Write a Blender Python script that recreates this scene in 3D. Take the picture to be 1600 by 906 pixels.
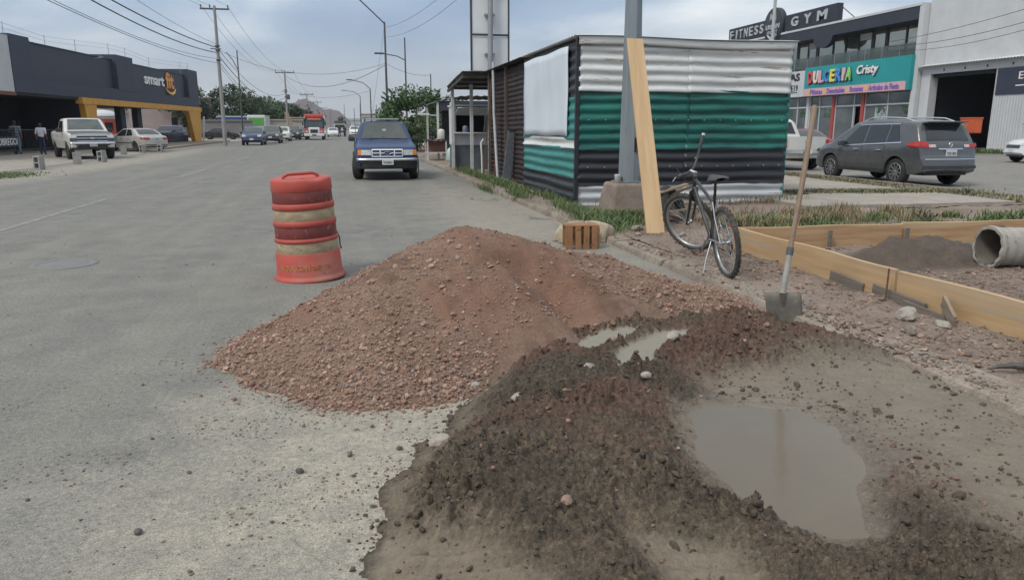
import bpy, bmesh, math, random
import numpy as np
from mathutils import Vector, Matrix, Euler
rad = math.radians
random.seed(7); RNG = np.random.default_rng(11)
for o in list(bpy.data.objects): bpy.data.objects.remove(o)
scene = bpy.context.scene
COL = scene.collection

# ------------------------------------------------------------------ camera
cam_d = bpy.data.cameras.new('camera'); cam = bpy.data.objects.new('camera', cam_d); COL.objects.link(cam)
cam_d.sensor_width = 36.0; cam_d.lens = 36.0 * 1155.0 / 1600.0
cam_d.clip_start = 0.05; cam_d.clip_end = 9000
cam.location = (0, 0, 1.5)
cam.rotation_euler = (rad(90 - 12.40), 0, rad(-12.40))
scene.camera = cam

# ------------------------------------------------------------------ sky
world = bpy.data.worlds.new('World'); scene.world = world; world.use_nodes = True
SUN_EL, SUN_AZ = 50.0, 238.0          # azimuth clockwise from +Y
def build_world():
    nt = world.node_tree; N = nt.nodes; L = nt.links; N.clear()
    out = N.new('ShaderNodeOutputWorld'); bg = N.new('ShaderNodeBackground'); bg.inputs['Strength'].default_value = 0.085
    L.new(bg.outputs[0], out.inputs[0])
    sky = N.new('ShaderNodeTexSky'); sky.sky_type = 'NISHITA'; sky.sun_disc = False
    sky.sun_elevation = rad(SUN_EL); sky.sun_rotation = rad(SUN_AZ); sky.air_density = 1.3; sky.dust_density = 2.5
    tc = N.new('ShaderNodeTexCoord'); sep = N.new('ShaderNodeSeparateXYZ'); L.new(tc.outputs['Generated'], sep.inputs[0])
    def math_(op, a, b=None, clamp=False):
        m = N.new('ShaderNodeMath'); m.operation = op; m.use_clamp = clamp
        for i, v in enumerate((a, b)):
            if v is None: continue
            if isinstance(v, (int, float)): m.inputs[i].default_value = v
            else: L.new(v, m.inputs[i])
        return m.outputs[0]
    z = math_('MAXIMUM', sep.outputs['Z'], 0.0)
    den = math_('ADD', z, 0.16)
    px = math_('DIVIDE', sep.outputs['X'], den); py = math_('DIVIDE', sep.outputs['Y'], den)
    cb = N.new('ShaderNodeCombineXYZ'); L.new(px, cb.inputs[0]); L.new(py, cb.inputs[1])
    def noise(scale, detail, rough, off):
        mp = N.new('ShaderNodeMapping'); mp.inputs['Location'].default_value = off; L.new(cb.outputs[0], mp.inputs[0])
        n = N.new('ShaderNodeTexNoise'); n.inputs['Scale'].default_value = scale; n.inputs['Detail'].default_value = detail
        n.inputs['Roughness'].default_value = rough; n.inputs['Distortion'].default_value = 0.35
        L.new(mp.outputs[0], n.inputs['Vector']); return n.outputs['Fac']
    n1 = noise(0.42, 3, 0.45, (1.3, 4.1, 0)); n2 = noise(1.3, 7, 0.55, (7.7, 2.2, 0))
    f = math_('ADD', math_('MULTIPLY', n1, 0.72), math_('MULTIPLY', n2, 0.28))
    ramp = N.new('ShaderNodeValToRGB'); L.new(f, ramp.inputs[0])
    e = ramp.color_ramp.elements
    e[0].position = 0.39; e[0].color = (0.225, 0.310, 0.450, 1)
    e[1].position = 0.63; e[1].color = (0.76, 0.79, 0.80, 1)
    m = ramp.color_ramp.elements.new(0.50); m.color = (0.33, 0.42, 0.545, 1)
    # thin bright band of cleared air low over the horizon
    hz = math_('SUBTRACT', 1.0, math_('DIVIDE', z, 0.14), True); hz = math_('POWER', hz, 1.6)
    hz = math_('MULTIPLY', hz, 0.92)
    mix = N.new('ShaderNodeMix'); mix.data_type = 'RGBA'; L.new(hz, mix.inputs['Factor'])
    L.new(ramp.outputs[0], mix.inputs['A']); mix.inputs['B'].default_value = (0.66, 0.65, 0.58, 1)
    # overcast luminance law: cloud deck brightens towards the zenith, and greys out
    neu = N.new('ShaderNodeMix'); neu.data_type = 'RGBA'; L.new(math_('MULTIPLY', math_('SUBTRACT', z, 0.12, True), 1.1, True), neu.inputs['Factor'])
    L.new(mix.outputs['Result'], neu.inputs['A']); neu.inputs['B'].default_value = (0.44, 0.435, 0.415, 1)
    lum = math_('DIVIDE', math_('ADD', 1.0, math_('MULTIPLY', z, 2.0)), 1.15)
    lumc = N.new('ShaderNodeMix'); lumc.data_type = 'RGBA'; lumc.blend_type = 'MULTIPLY'; lumc.inputs['Factor'].default_value = 1
    cl = N.new('ShaderNodeCombineXYZ')
    for i in range(3): L.new(lum, cl.inputs[i])
    L.new(neu.outputs['Result'], lumc.inputs['A']); L.new(cl.outputs[0], lumc.inputs['B']); mix = lumc
    sc = N.new('ShaderNodeMix'); sc.data_type = 'RGBA'; sc.blend_type = 'MULTIPLY'; sc.inputs['Factor'].default_value = 1
    L.new(mix.outputs['Result'], sc.inputs['A']); sc.inputs['B'].default_value = (10, 10, 10, 1)
    fin = N.new('ShaderNodeMix'); fin.data_type = 'RGBA'; fin.inputs['Factor'].default_value = 0.92
    L.new(sky.outputs[0], fin.inputs['A']); L.new(sc.outputs['Result'], fin.inputs['B'])
    L.new(fin.outputs['Result'], bg.inputs['Color'])
build_world()

# ------------------------------------------------------------------ sun behind cloud
sd = bpy.data.lights.new('sun', 'SUN'); sun = bpy.data.objects.new('sun', sd); COL.objects.link(sun)
sd.energy = 1.5; sd.angle = rad(13); sd.color = (1.0, 0.965, 0.90)
_d = Vector((math.sin(rad(SUN_AZ)) * math.cos(rad(SUN_EL)), math.cos(rad(SUN_AZ)) * math.cos(rad(SUN_EL)), math.sin(rad(SUN_EL))))
sun.rotation_euler = (-_d).to_track_quat('-Z', 'Y').to_euler(); sun.location = (20, -10, 40)

vs = scene.view_settings; vs.view_transform = 'Standard'; vs.look = 'None'; vs.exposure = 0.48; vs.gamma = 1.0; vs.use_curve_mapping = False

# ------------------------------------------------------------------ materials
MATS = {}
def mat(name, c1, c2=None, scale=8.0, rough=0.7, bump=0.0, bscale=None, metal=0.0, c3=None, spec=0.5, detail=6, coat=0.0, stretch=None, lo=0.35, hi=0.65, rvar=0.0, tint=0.0, spots=None, knots=None):
    """noise-mixed principled material; c3 adds large worn patches, spots=(colour, scale, threshold) small stains, tint = per-vertex brightness variation"""
    if name in MATS: return MATS[name]
    m = bpy.data.materials.new(name); m.use_nodes = True
    nt = m.node_tree; N = nt.nodes; L = nt.links
    b = N['Principled BSDF']; b.inputs['Roughness'].default_value = rough; b.inputs['Metallic'].default_value = metal
    b.inputs['Specular IOR Level'].default_value = spec
    if coat: b.inputs['Coat Weight'].default_value = coat; b.inputs['Coat Roughness'].default_value = 0.05
    tc = N.new('ShaderNodeTexCoord'); vec = tc.outputs['Object']
    if stretch:
        mp = N.new('ShaderNodeMapping'); mp.inputs['Scale'].default_value = stretch; L.new(vec, mp.inputs[0]); vec = mp.outputs[0]
    def noise(s, d=detail, r=0.6):
        n = N.new('ShaderNodeTexNoise'); n.inputs['Scale'].default_value = s; n.inputs['Detail'].default_value = d; n.inputs['Roughness'].default_value = r
        L.new(vec, n.inputs['Vector']); return n.outputs['Fac']
    def remap(v, a, bb):
        r = N.new('ShaderNodeMapRange'); r.inputs[1].default_value = a; r.inputs[2].default_value = bb; L.new(v, r.inputs[0]); return r.outputs[0]
    def mixc(f, a, bb, mode='MIX'):
        x = N.new('ShaderNodeMix'); x.data_type = 'RGBA'; x.blend_type = mode
        for k, v in (('Factor', f), ('A', a), ('B', bb)):
            if isinstance(v, tuple): x.inputs[k].default_value = (*v[:3], 1)
            elif isinstance(v, (int, float)): x.inputs[k].default_value = v
            else: L.new(v, x.inputs[k])
        return x.outputs['Result']
    col = c1
    if c2 is not None: col = mixc(remap(noise(scale), lo, hi), c1, c2)
    if c3 is not None: col = mixc(remap(noise(scale * 0.23, 4), 0.5, 0.66), col, c3)
    if spots is not None: col = mixc(remap(noise(spots[1], 5, 0.65), spots[2], spots[2] + 0.06), col, spots[0])
    if knots:
        vo = N.new('ShaderNodeTexVoronoi'); vo.inputs['Scale'].default_value = knots; L.new(tc.outputs['Object'], vo.inputs['Vector'])
        col = mixc(remap(vo.outputs['Distance'], 0.075, 0.035), col, (0.16, 0.085, 0.04))
    if tint:
        at = N.new('ShaderNodeAttribute'); at.attribute_name = 'tint'
        col = mixc(tint, col, at.outputs['Color'], 'MULTIPLY')
    if isinstance(col, tuple): b.inputs['Base Color'].default_value = (*col[:3], 1)
    else: L.new(col, b.inputs['Base Color'])
    if rvar:
        r = N.new('ShaderNodeMapRange'); r.inputs[1].default_value = 0.3; r.inputs[2].default_value = 0.7
        r.inputs[3].default_value = max(0.02, rough - rvar); r.inputs[4].default_value = min(1, rough + rvar)
        L.new(noise(scale * 1.7, 4), r.inputs[0]); L.new(r.outputs[0], b.inputs['Roughness'])
    if bump:
        bp = N.new('ShaderNodeBump'); bp.inputs['Strength'].default_value = 1.0; bp.inputs['Distance'].default_value = bump
        L.new(noise(bscale or scale * 4, 5), bp.inputs['Height']); L.new(bp.outputs[0], b.inputs['Normal'])
    MATS[name] = m
    return m
def paint(name, c, rough=0.32, dirt=0.25):
    d = tuple(x * (1 - dirt) + y * dirt for x, y in zip(c, (0.20, 0.18, 0.15)))
    return mat(name, c, d, scale=2.2, rough=rough, coat=0.5, lo=0.42, hi=0.75, rvar=0.08)

# ------------------------------------------------------------------ objects
def tag(o, label=None, cat=None, group=None, kind=None):
    if label: o['label'] = label
    if cat: o['category'] = cat
    if group: o['group'] = group
    if kind: o['kind'] = kind
    return o
def empty(name, loc=(0, 0, 0), rz=0.0, label=None, cat=None, group=None):
    o = bpy.data.objects.new(name, None); COL.objects.link(o); o.location = loc; o.rotation_euler = (0, 0, rz); o.empty_display_size = 0.2
    return tag(o, label, cat, group)
def link(name, me, m=None, parent=None, loc=None, rot=None, smooth=False):
    o = bpy.data.objects.new(name, me); COL.objects.link(o)
    if m is not None and len(me.materials) == 0: me.materials.append(m)
    if parent is not None: o.parent = parent
    if loc is not None: o.location = loc
    if rot is not None: o.rotation_euler = rot
    if smooth:
        me.polygons.foreach_set('use_smooth', [True] * len(me.polygons))
    return o
def copy_tree(o, parent=None):
    c = o.copy(); COL.objects.link(c); c.parent = parent
    for ch in list(o.children): copy_tree(ch, c)
    return c
class MB:
    """collects shapes, then build() links them as ONE mesh object"""
    def __init__(s): s.v = []; s.f = []; s.sm = []
    def add(s, vs_, fs, smooth=False):
        n = len(s.v); s.v += [tuple(p) for p in vs_]; s.f += [tuple(i + n for i in f) for f in fs]; s.sm += [smooth] * len(fs); return s
    def box(s, c, d, rot=None, bev=0.0):
        c = Vector(c); x, y, z = d[0] / 2, d[1] / 2, d[2] / 2
        if bev:
            bm = bmesh.new(); bmesh.ops.create_cube(bm, size=1); bmesh.ops.scale(bm, vec=d, verts=bm.verts)
            bmesh.ops.bevel(bm, geom=bm.edges[:], offset=min(bev, min(d) * 0.45), segments=2, affect='EDGES', profile=0.6)
            P = [v.co.copy() for v in bm.verts]; bm.verts.index_update(); F = [tuple(v.index for v in f.verts) for f in bm.faces]; bm.free()
        else:
            P = [Vector(p) for p in ((-x, -y, -z), (x, -y, -z), (x, y, -z), (-x, y, -z), (-x, -y, z), (x, -y, z), (x, y, z), (-x, y, z))]
            F = [(0, 3, 2, 1), (4, 5, 6, 7), (0, 1, 5, 4), (1, 2, 6, 5), (2, 3, 7, 6), (3, 0, 4, 7)]
        if rot is not None:
            R = rot if isinstance(rot, Matrix) else Euler(rot).to_matrix()
            P = [R @ p for p in P]
        return s.add([p + c for p in P], F)
    def bar(s, a, b, w, h=None, up=(0, 0, 1), bev=0.0):
        a = Vector(a); b = Vector(b); d = b - a; q = d.normalized(); u = Vector(up)
        if abs(q.dot(u)) > 0.98: u = Vector((0, 1, 0))
        y = u.cross(q).normalized(); z = q.cross(y)
        R = Matrix((q, y, z)).transposed()
        return s.box((a + b) / 2, (d.length, w, h or w), R, bev)
    def tube(s, pts, r, n=8, cap=True, smooth=True, closed=False):
        pts = [Vector(p) for p in pts]; m = len(pts); rr = r if isinstance(r, (list, tuple)) else [r] * m
        V = []; prev = None
        for i, p in enumerate(pts):
            if closed: t = (pts[(i + 1) % m] - pts[i - 1])
            else: t = pts[min(i + 1, m - 1)] - pts[max(i - 1, 0)]
            t = t.normalized() if t.length > 1e-9 else Vector((0, 0, 1))
            if prev is None: u = t.orthogonal().normalized()
            else:
                u = prev - t * prev.dot(t); u = u.normalized() if u.length > 1e-6 else t.orthogonal().normalized()
            prev = u; w = t.cross(u)
            for k in range(n):
                a = 2 * math.pi * k / n; V.append(p + (u * math.cos(a) + w * math.sin(a)) * rr[i])
        F = []
        for i in range(m if closed else m - 1):
            j = (i + 1) % m
            for k in range(n): F.append((i * n + k, i * n + (k + 1) % n, j * n + (k + 1) % n, j * n + k))
        s.add(V, F, smooth)
        if cap and not closed:
            s.add([V[k] for k in range(n)][::-1], [tuple(range(n))]); s.add([V[(m - 1) * n + k] for k in range(n)], [tuple(range(n))])
        return s
    def lathe(s, prof, n=24, c=(0, 0, 0), axis='Z', smooth=True, a0=0.0, a1=2 * math.pi):
        V = []; F = []; m = len(prof); full = abs(a1 - a0 - 2 * math.pi) < 1e-6; k_ = n if full else n + 1
        for k in range(k_):
            a = a0 + (a1 - a0) * k / n
            for (r, h) in prof:
                p = (r * math.cos(a), r * math.sin(a), h)
                if axis == 'Y': p = (p[0], p[2], p[1])
                if axis == 'X': p = (p[2], p[0], p[1])
                V.append(Vector(p) + Vector(c))
        for k in range(n):
            for i in range(m - 1):
                a = k * m + i; b = ((k + 1) % k_) * m + i
                F.append((a, b, b + 1, a + 1))
        return s.add(V, F, smooth)
    def prism(s, poly, axis, a, b):
        """2-D outline extruded along an axis: axis 'Y' -> poly is (x,z); 'X' -> (y,z); 'Z' -> (x,y)"""
        def P(p, t): return {'Y': (p[0], t, p[1]), 'X': (t, p[0], p[1]), 'Z': (p[0], p[1], t)}[axis]
        n = len(poly); V = [P(p, a) for p in poly] + [P(p, b) for p in poly]
        F = [tuple(range(n))[::-1], tuple(range(n, 2 * n))] + [(i, (i + 1) % n, n + (i + 1) % n, n + i) for i in range(n)]
        return s.add(V, F)
    def grid(s, fn, nu, nv, smooth=True):
        V = [fn(i / nu, j / nv) for i in range(nu + 1) for j in range(nv + 1)]
        F = [(i * (nv + 1) + j, (i + 1) * (nv + 1) + j, (i + 1) * (nv + 1) + j + 1, i * (nv + 1) + j + 1) for i in range(nu) for j in range(nv)]
        return s.add(V, F, smooth)
    def ball(s, c, r, n=10, sc=(1, 1, 1)):
        prof = [(max(1e-4, math.sin(math.pi * i / n)) , -math.cos(math.pi * i / n)) for i in range(n + 1)]
        V = []; F = []; k_ = n * 2 if n < 8 else n + 6
        for k in range(k_):
            a = 2 * math.pi * k / k_
            for (q, h) in prof: V.append((c[0] + r * sc[0] * q * math.cos(a), c[1] + r * sc[1] * q * math.sin(a), c[2] + r * sc[2] * h))
        m = len(prof)
        for k in range(k_):
            for i in range(m - 1): F.append((k * m + i, ((k + 1) % k_) * m + i, ((k + 1) % k_) * m + i + 1, k * m + i + 1))
        return s.add(V, F, True)
    def mesh(s, name='mesh', recalc=True):
        me = bpy.data.meshes.new(name); me.from_pydata(s.v, [], s.f)
        if recalc:
            bm = bmesh.new(); bm.from_mesh(me); bmesh.ops.recalc_face_normals(bm, faces=bm.faces[:]); bm.to_mesh(me); bm.free()
        if len(me.polygons) == len(s.sm): me.polygons.foreach_set('use_smooth', s.sm)
        me.update(); return me
    def build(s, name, m, parent=None, recalc=True, **k):
        return link(name, s.mesh(name, recalc), m, parent, **k)
def text_part(name, body, m, parent, center, width, height, right, up, depth=0.02, offset=0.0, align_fit=True, shear=0.0, space=1.0):
    """flat extruded lettering scaled to a box centred at `center`, reading along `right`"""
    cu = bpy.data.curves.new('lettering', 'FONT'); cu.body = body; cu.extrude = 0.02; cu.offset = offset; cu.shear = shear; cu.space_character = space; cu.resolution_u = 3
    t = bpy.data.objects.new('lettering', cu); COL.objects.link(t); bpy.context.view_layer.update()
    me = bpy.data.meshes.new_from_object(t.evaluated_get(bpy.context.evaluated_depsgraph_get()))
    bpy.data.objects.remove(t); bpy.data.curves.remove(cu)
    n = len(me.vertices); co = np.zeros(n * 3); me.vertices.foreach_get('co', co); co = co.reshape(-1, 3)
    mn, mx = co.min(0), co.max(0); sz = np.maximum(mx - mn, 1e-6)
    q = (co - (mn + mx) / 2) / sz
    R = np.array(Vector(right).normalized()); U = np.array(Vector(up).normalized()); Nn = np.cross(R, U)
    W = np.array(center) + np.outer(q[:, 0] * width, R) + np.outer(q[:, 1] * height, U) + np.outer(q[:, 2] * depth, Nn)
    me.vertices.foreach_set('co', W.ravel()); me.materials.clear(); me.update()
    return link(name, me, m, parent)

# ------------------------------------------------------------------ numeric helpers
def vnoise(x, y, seed=0):
    x = np.asarray(x, float); y = np.asarray(y, float)
    xi = np.floor(x).astype(np.int64); yi = np.floor(y).astype(np.int64); fx = x - xi; fy = y - yi
    def h(a, b):
        n = (a * 374761393 + b * 668265263 + seed * 1442695041) & 0xffffffff
        n = ((n ^ (n >> 13)) * 1274126177) & 0xffffffff
        return ((n ^ (n >> 16)) & 0xffff) / 65535.0
    u = fx * fx * fx * (fx * (fx * 6 - 15) + 10); v = fy * fy * fy * (fy * (fy * 6 - 15) + 10)
    return (h(xi, yi) * (1 - u) + h(xi + 1, yi) * u) * (1 - v) + (h(xi, yi + 1) * (1 - u) + h(xi + 1, yi + 1) * u) * v
def fbm(x, y, f, octv=4, seed=0, gain=0.5):
    s = 0; a = 1; t = 0
    for i in range(octv):
        s = s + a * vnoise(x * f + 17.3 * i, y * f - 9.1 * i, seed + i); t += a; a *= gain; f *= 2.03
    return s / t
def worley(x, y, f, seed=0):
    """cellular noise: (distance to nearest cell point, that cell's random value)"""
    x = np.asarray(x, float) * f; y = np.asarray(y, float) * f; xi = np.floor(x).astype(np.int64); yi = np.floor(y).astype(np.int64)
    best = np.full(x.shape, 9.0); val = np.zeros(x.shape)
    def h(a, b, k):
        n = (a * 374761393 + b * 668265263 + (seed * 7 + k) * 1442695041) & 0xffffffff
        n = ((n ^ (n >> 13)) * 1274126177) & 0xffffffff
        return ((n ^ (n >> 16)) & 0xffff) / 65535.0
    for i in (-1, 0, 1):
        for j in (-1, 0, 1):
            cx = xi + i; cy = yi + j; d = np.hypot(cx + h(cx, cy, 1) - x, cy + h(cx, cy, 2) - y); k = d < best
            best = np.where(k, d, best); val = np.where(k, h(cx, cy, 3), val)
    return best, val
def sstep(a, b, x):
    t = np.clip((x - a) / (b - a), 0, 1); return t * t * (3 - 2 * t)
def poly_sd(x, y, poly):
    """signed distance, positive inside"""
    d = np.full(x.shape, 1e9); ins = np.zeros(x.shape, bool); n = len(poly)
    for i in range(n):
        ax, ay = poly[i]; bx, by = poly[(i + 1) % n]; ex, ey = bx - ax, by - ay
        t = np.clip(((x - ax) * ex + (y - ay) * ey) / (ex * ex + ey * ey + 1e-12), 0, 1)
        d = np.minimum(d, np.hypot(x - ax - t * ex, y - ay - t * ey))
        c = ((ay > y) != (by > y)) & (x < (bx - ax) * (y - ay) / (by - ay + 1e-15) + ax); ins ^= c
    return np.where(ins, d, -d)
def np_mesh(name, V, F, smooth=True, tint=None, attr='tint'):
    me = bpy.data.meshes.new(name); V = np.asarray(V, np.float32); F = np.asarray(F, np.int32); k = F.shape[1]
    me.vertices.add(len(V)); me.vertices.foreach_set('co', V.ravel())
    me.loops.add(F.size); me.loops.foreach_set('vertex_index', F.ravel())
    me.polygons.add(len(F)); me.polygons.foreach_set('loop_start', np.arange(0, F.size, k, dtype=np.int32))
    me.polygons.foreach_set('use_smooth', np.full(len(F), smooth))
    if tint is not None:
        a = me.color_attributes.new(attr, 'FLOAT_COLOR', 'POINT'); t = np.ones((len(V), 4), np.float32); t[:, :3] = tint; a.data.foreach_set('color', t.ravel())
    me.update(calc_edges=True); return me
def height_mesh(name, xs, ys, zf, keep=None, mask=None):
    X, Y = np.meshgrid(xs, ys, indexing='ij'); Z = zf(X, Y)
    V = np.stack([X, Y, Z], -1).reshape(-1, 3); nx, ny = X.shape
    idx = np.arange(nx * ny).reshape(nx, ny)
    F = np.stack([idx[:-1, :-1], idx[1:, :-1], idx[1:, 1:], idx[:-1, 1:]], -1).reshape(-1, 4)
    T = mask(X, Y).reshape(-1, 3) if mask else None
    if keep is not None:
        K = keep(X, Y); k4 = (K[:-1, :-1] | K[1:, :-1] | K[1:, 1:] | K[:-1, 1:]).reshape(-1); F = F[k4]
        used = np.unique(F); re = np.full(len(V), -1); re[used] = np.arange(len(used)); V = V[used]; F = re[F]; T = T[used] if T is not None else None
    return np_mesh(name, V, F, True, T, 'mask')
def rock_base(sub, seed, jit=0.28):
    bm = bmesh.new(); bmesh.ops.create_icosphere(bm, subdivisions=sub, radius=1.0); r = random.Random(seed)
    ax = [Vector((r.gauss(0, 1), r.gauss(0, 1), r.gauss(0, 1))).normalized() for _ in range(9)]; am = [r.uniform(-jit, jit * 0.5) for _ in ax]
    for v in bm.verts:
        d = v.co.normalized(); k = 1.0
        for a, m_ in zip(ax, am): k += m_ * max(0, d.dot(a)) ** 3
        k += r.uniform(-jit, jit) * (0.35 if sub > 1 else 0.6); v.co = d * k
    V = np.array([v.co[:] for v in bm.verts]); bm.verts.index_update(); F = np.array([[v.index for v in f.verts] for f in bm.faces]); bm.free(); return V, F
ROCK1 = [rock_base(1, s) for s in range(7)]; ROCK2 = [rock_base(2, s + 50, 0.34) for s in range(7)]
def rocks_mesh(name, P, S, cols, seed=0, flat=0.7, base=None, smooth=False):
    """merge one jittered rock per point: P (n,3), S radii (n,), cols (n,3) tint"""
    rg = np.random.default_rng(seed); VV = []; FF = []; TT = []; off = 0; base = base or ROCK1
    which = rg.integers(0, len(base), len(P))
    for b, (bv, bf) in enumerate(base):
        sel = np.where(which == b)[0]
        if len(sel) == 0: continue
        n = len(sel); q = rg.normal(size=(n, 4)); q /= np.linalg.norm(q, axis=1)[:, None]; w, x, y, z = q.T
        R = np.stack([1 - 2 * (y * y + z * z), 2 * (x * y - z * w), 2 * (x * z + y * w), 2 * (x * y + z * w), 1 - 2 * (x * x + z * z), 2 * (y * z - x * w), 2 * (x * z - y * w), 2 * (y * z + x * w), 1 - 2 * (x * x + y * y)], -1).reshape(n, 3, 3)
        asp = np.stack([rg.uniform(0.75, 1.3, n), rg.uniform(0.7, 1.1, n), rg.uniform(0.5, 0.95, n)], -1)
        v = bv[None] * asp[:, None, :]; v = np.einsum('nij,nkj->nki', R, v); v[:, :, 2] *= flat
        v = v * S[sel][:, None, None] + P[sel][:, None, :]
        VV.append(v.reshape(-1, 3)); FF.append((bf[None] + (np.arange(n) * len(bv))[:, None, None]).reshape(-1, 3) + off); off += n * len(bv)
        TT.append(np.repeat(cols[sel], len(bv), 0))
    return np_mesh(name, np.concatenate(VV), np.concatenate(FF), smooth, np.concatenate(TT))
# ================================================================== GROUND
def ground_mat(name, cols, rough=0.9, dust=None, bump=0.004, fine=90.0, grit=0.25, streak=None, cracks=0.0):
    """layered soil / asphalt: cols = (dark, mid, pale); dust = (colour, centre, radius)"""
    m = bpy.data.materials.new(name); m.use_nodes = True; nt = m.node_tree; N = nt.nodes; L = nt.links; b = N['Principled BSDF']
    b.inputs['Roughness'].default_value = rough; b.inputs['Specular IOR Level'].default_value = 0.3
    tc = N.new('ShaderNodeTexCoord'); V = tc.outputs['Object']
    def noise(s, d=6, r=0.6, vec=None, dist=0.0):
        n = N.new('ShaderNodeTexNoise'); n.inputs['Scale'].default_value = s; n.inputs['Detail'].default_value = d; n.inputs['Roughness'].default_value = r; n.inputs['Distortion'].default_value = dist
        L.new(vec or V, n.inputs['Vector']); return n.outputs['Fac']
    def rng(v, a, c, lo=0.0, hi=1.0):
        r = N.new('ShaderNodeMapRange'); r.inputs[1].default_value = a; r.inputs[2].default_value = c; r.inputs[3].default_value = lo; r.inputs[4].default_value = hi; L.new(v, r.inputs[0]); return r.outputs[0]
    def mixc(f, a, c, mode='MIX'):
        x = N.new('ShaderNodeMix'); x.data_type = 'RGBA'; x.blend_type = mode
        for k, v in (('Factor', f), ('A', a), ('B', c)):
            if isinstance(v, tuple): x.inputs[k].default_value = (*v, 1)
            elif isinstance(v, (int, float)): x.inputs[k].default_value = v
            else: L.new(v, x.inputs[k])
        return x.outputs['Result']
    def mth(op, a, c):
        x = N.new('ShaderNodeMath'); x.operation = op
        for i, v in enumerate((a, c)):
            if isinstance(v, (int, float)): x.inputs[i].default_value = v
            else: L.new(v, x.inputs[i])
        return x.outputs[0]
    c = mixc(rng(noise(0.5, 5), 0.35, 0.65), cols[0], cols[1])
    c = mixc(rng(noise(2.3, 7, 0.68), 0.42, 0.72), c, cols[2])
    if streak:
        mp = N.new('ShaderNodeMapping'); mp.inputs['Scale'].default_value = (1.6, 0.06, 1); L.new(V, mp.inputs[0])
        c = mixc(rng(noise(1.0, 5, 0.6, mp.outputs[0]), 0.47, 0.68, 0, 0.55), c, streak)
    if dust:
        for (dc, ce, rr, amt) in dust:
            sub = N.new('ShaderNodeVectorMath'); sub.operation = 'SUBTRACT'; L.new(V, sub.inputs[0]); sub.inputs[1].default_value = (*ce, 0)
            div = N.new('ShaderNodeVectorMath'); div.operation = 'DIVIDE'; L.new(sub.outputs[0], div.inputs[0]); div.inputs[1].default_value = (rr[0], rr[1], 1e6)
            ln = N.new('ShaderNodeVectorMath'); ln.operation = 'LENGTH'; L.new(div.outputs[0], ln.inputs[0])
            d = mth('ADD', ln.outputs['Value'], mth('MULTIPLY', mth('SUBTRACT', noise(1.7, 6, 0.62, None, 0.6), 0.5), 1.5))
            f = rng(d, 1.05, 0.35, 0.0, amt)
            c = mixc(mth('MULTIPLY', f, rng(noise(7.0, 8, 0.75), 0.34, 0.62, 0.35, 1.0)), c, dc)
    g1 = noise(fine, 3, 0.7); g2 = noise(fine * 2.6, 2, 0.6)
    c = mixc(grit, c, mixc(rng(g1, 0.32, 0.68), (0.30, 0.30, 0.30), (1.7, 1.68, 1.62)), 'MULTIPLY')
    c = mixc(grit * 0.8, c, mixc(rng(g2, 0.34, 0.66), (0.35, 0.35, 0.35), (1.6, 1.6, 1.55)), 'MULTIPLY')
    g3 = noise(fine * 0.28, 5, 0.72); c = mixc(grit * 0.9, c, mixc(rng(g3, 0.36, 0.64), (0.55, 0.55, 0.55), (1.42, 1.41, 1.38)), 'MULTIPLY')
    # scattered dark specks and pale chips
    vo = N.new('ShaderNodeTexVoronoi'); vo.inputs['Scale'].default_value = fine * 0.22; L.new(V, vo.inputs['Vector'])
    c = mixc(mth('MULTIPLY', rng(vo.outputs['Distance'], 0.16, 0.08), rng(noise(1.3, 4), 0.5, 0.62)), c, tuple(x * 0.45 for x in cols[0]))
    h = mth('ADD', mth('MULTIPLY', g1, 0.6), mth('MULTIPLY', noise(fine * 0.2, 5), 1.4))
    if cracks:
        wv = N.new('ShaderNodeVectorMath'); wv.operation = 'ADD'; L.new(V, wv.inputs[0])
        nn = N.new('ShaderNodeTexNoise'); nn.inputs['Scale'].default_value = 0.9; nn.inputs['Detail'].default_value = 5; L.new(V, nn.inputs['Vector']); L.new(nn.outputs['Color'], wv.inputs[1])
        vc = N.new('ShaderNodeTexVoronoi'); vc.feature = 'DISTANCE_TO_EDGE'; vc.inputs['Scale'].default_value = 0.27; L.new(wv.outputs[0], vc.inputs['Vector'])
        f = mth('MULTIPLY', rng(vc.outputs['Distance'], 0.006, 0.0), rng(noise(0.35, 3), 0.5, 0.6, 0, cracks))
        c = mixc(f, c, (0.035, 0.034, 0.032))
    L.new(c, b.inputs['Base Color'])
    bp = N.new('ShaderNodeBump'); bp.inputs['Strength'].default_value = 0.9; bp.inputs['Distance'].default_value = bump; L.new(h, bp.inputs['Height']); L.new(bp.outputs[0], b.inputs['Normal'])
    MATS[name] = m; return m
M_ASPH = ground_mat('dusty_asphalt', ((0.138, 0.138, 0.131), (0.168, 0.167, 0.157), (0.205, 0.201, 0.185)), rough=0.88, bump=0.0045, fine=120, grit=0.55, streak=(0.215, 0.208, 0.186), cracks=0.8,
    dust=[((0.335, 0.308, 0.255), (0.45, 3.0), (1.95, 2.4), 0.95), ((0.33, 0.29, 0.24), (2.6, 13.0), (1.5, 8.0), 0.6), ((0.33, 0.30, 0.25), (-9.8, 38), (1.6, 26), 0.75)])
M_DIRT = ground_mat('dry_dirt', ((0.165, 0.122, 0.092), (0.215, 0.165, 0.13), (0.28, 0.225, 0.185)), bump=0.012, fine=55, grit=0.42)
M_EARTH = ground_mat('open_earth', ((0.17, 0.135, 0.10), (0.21, 0.17, 0.13), (0.27, 0.22, 0.17)), bump=0.02, fine=20, grit=0.3)
M_APRON = ground_mat('dusty_apron', ((0.22, 0.20, 0.175), (0.26, 0.235, 0.205), (0.33, 0.30, 0.265)), bump=0.006, fine=50, grit=0.25)
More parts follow.
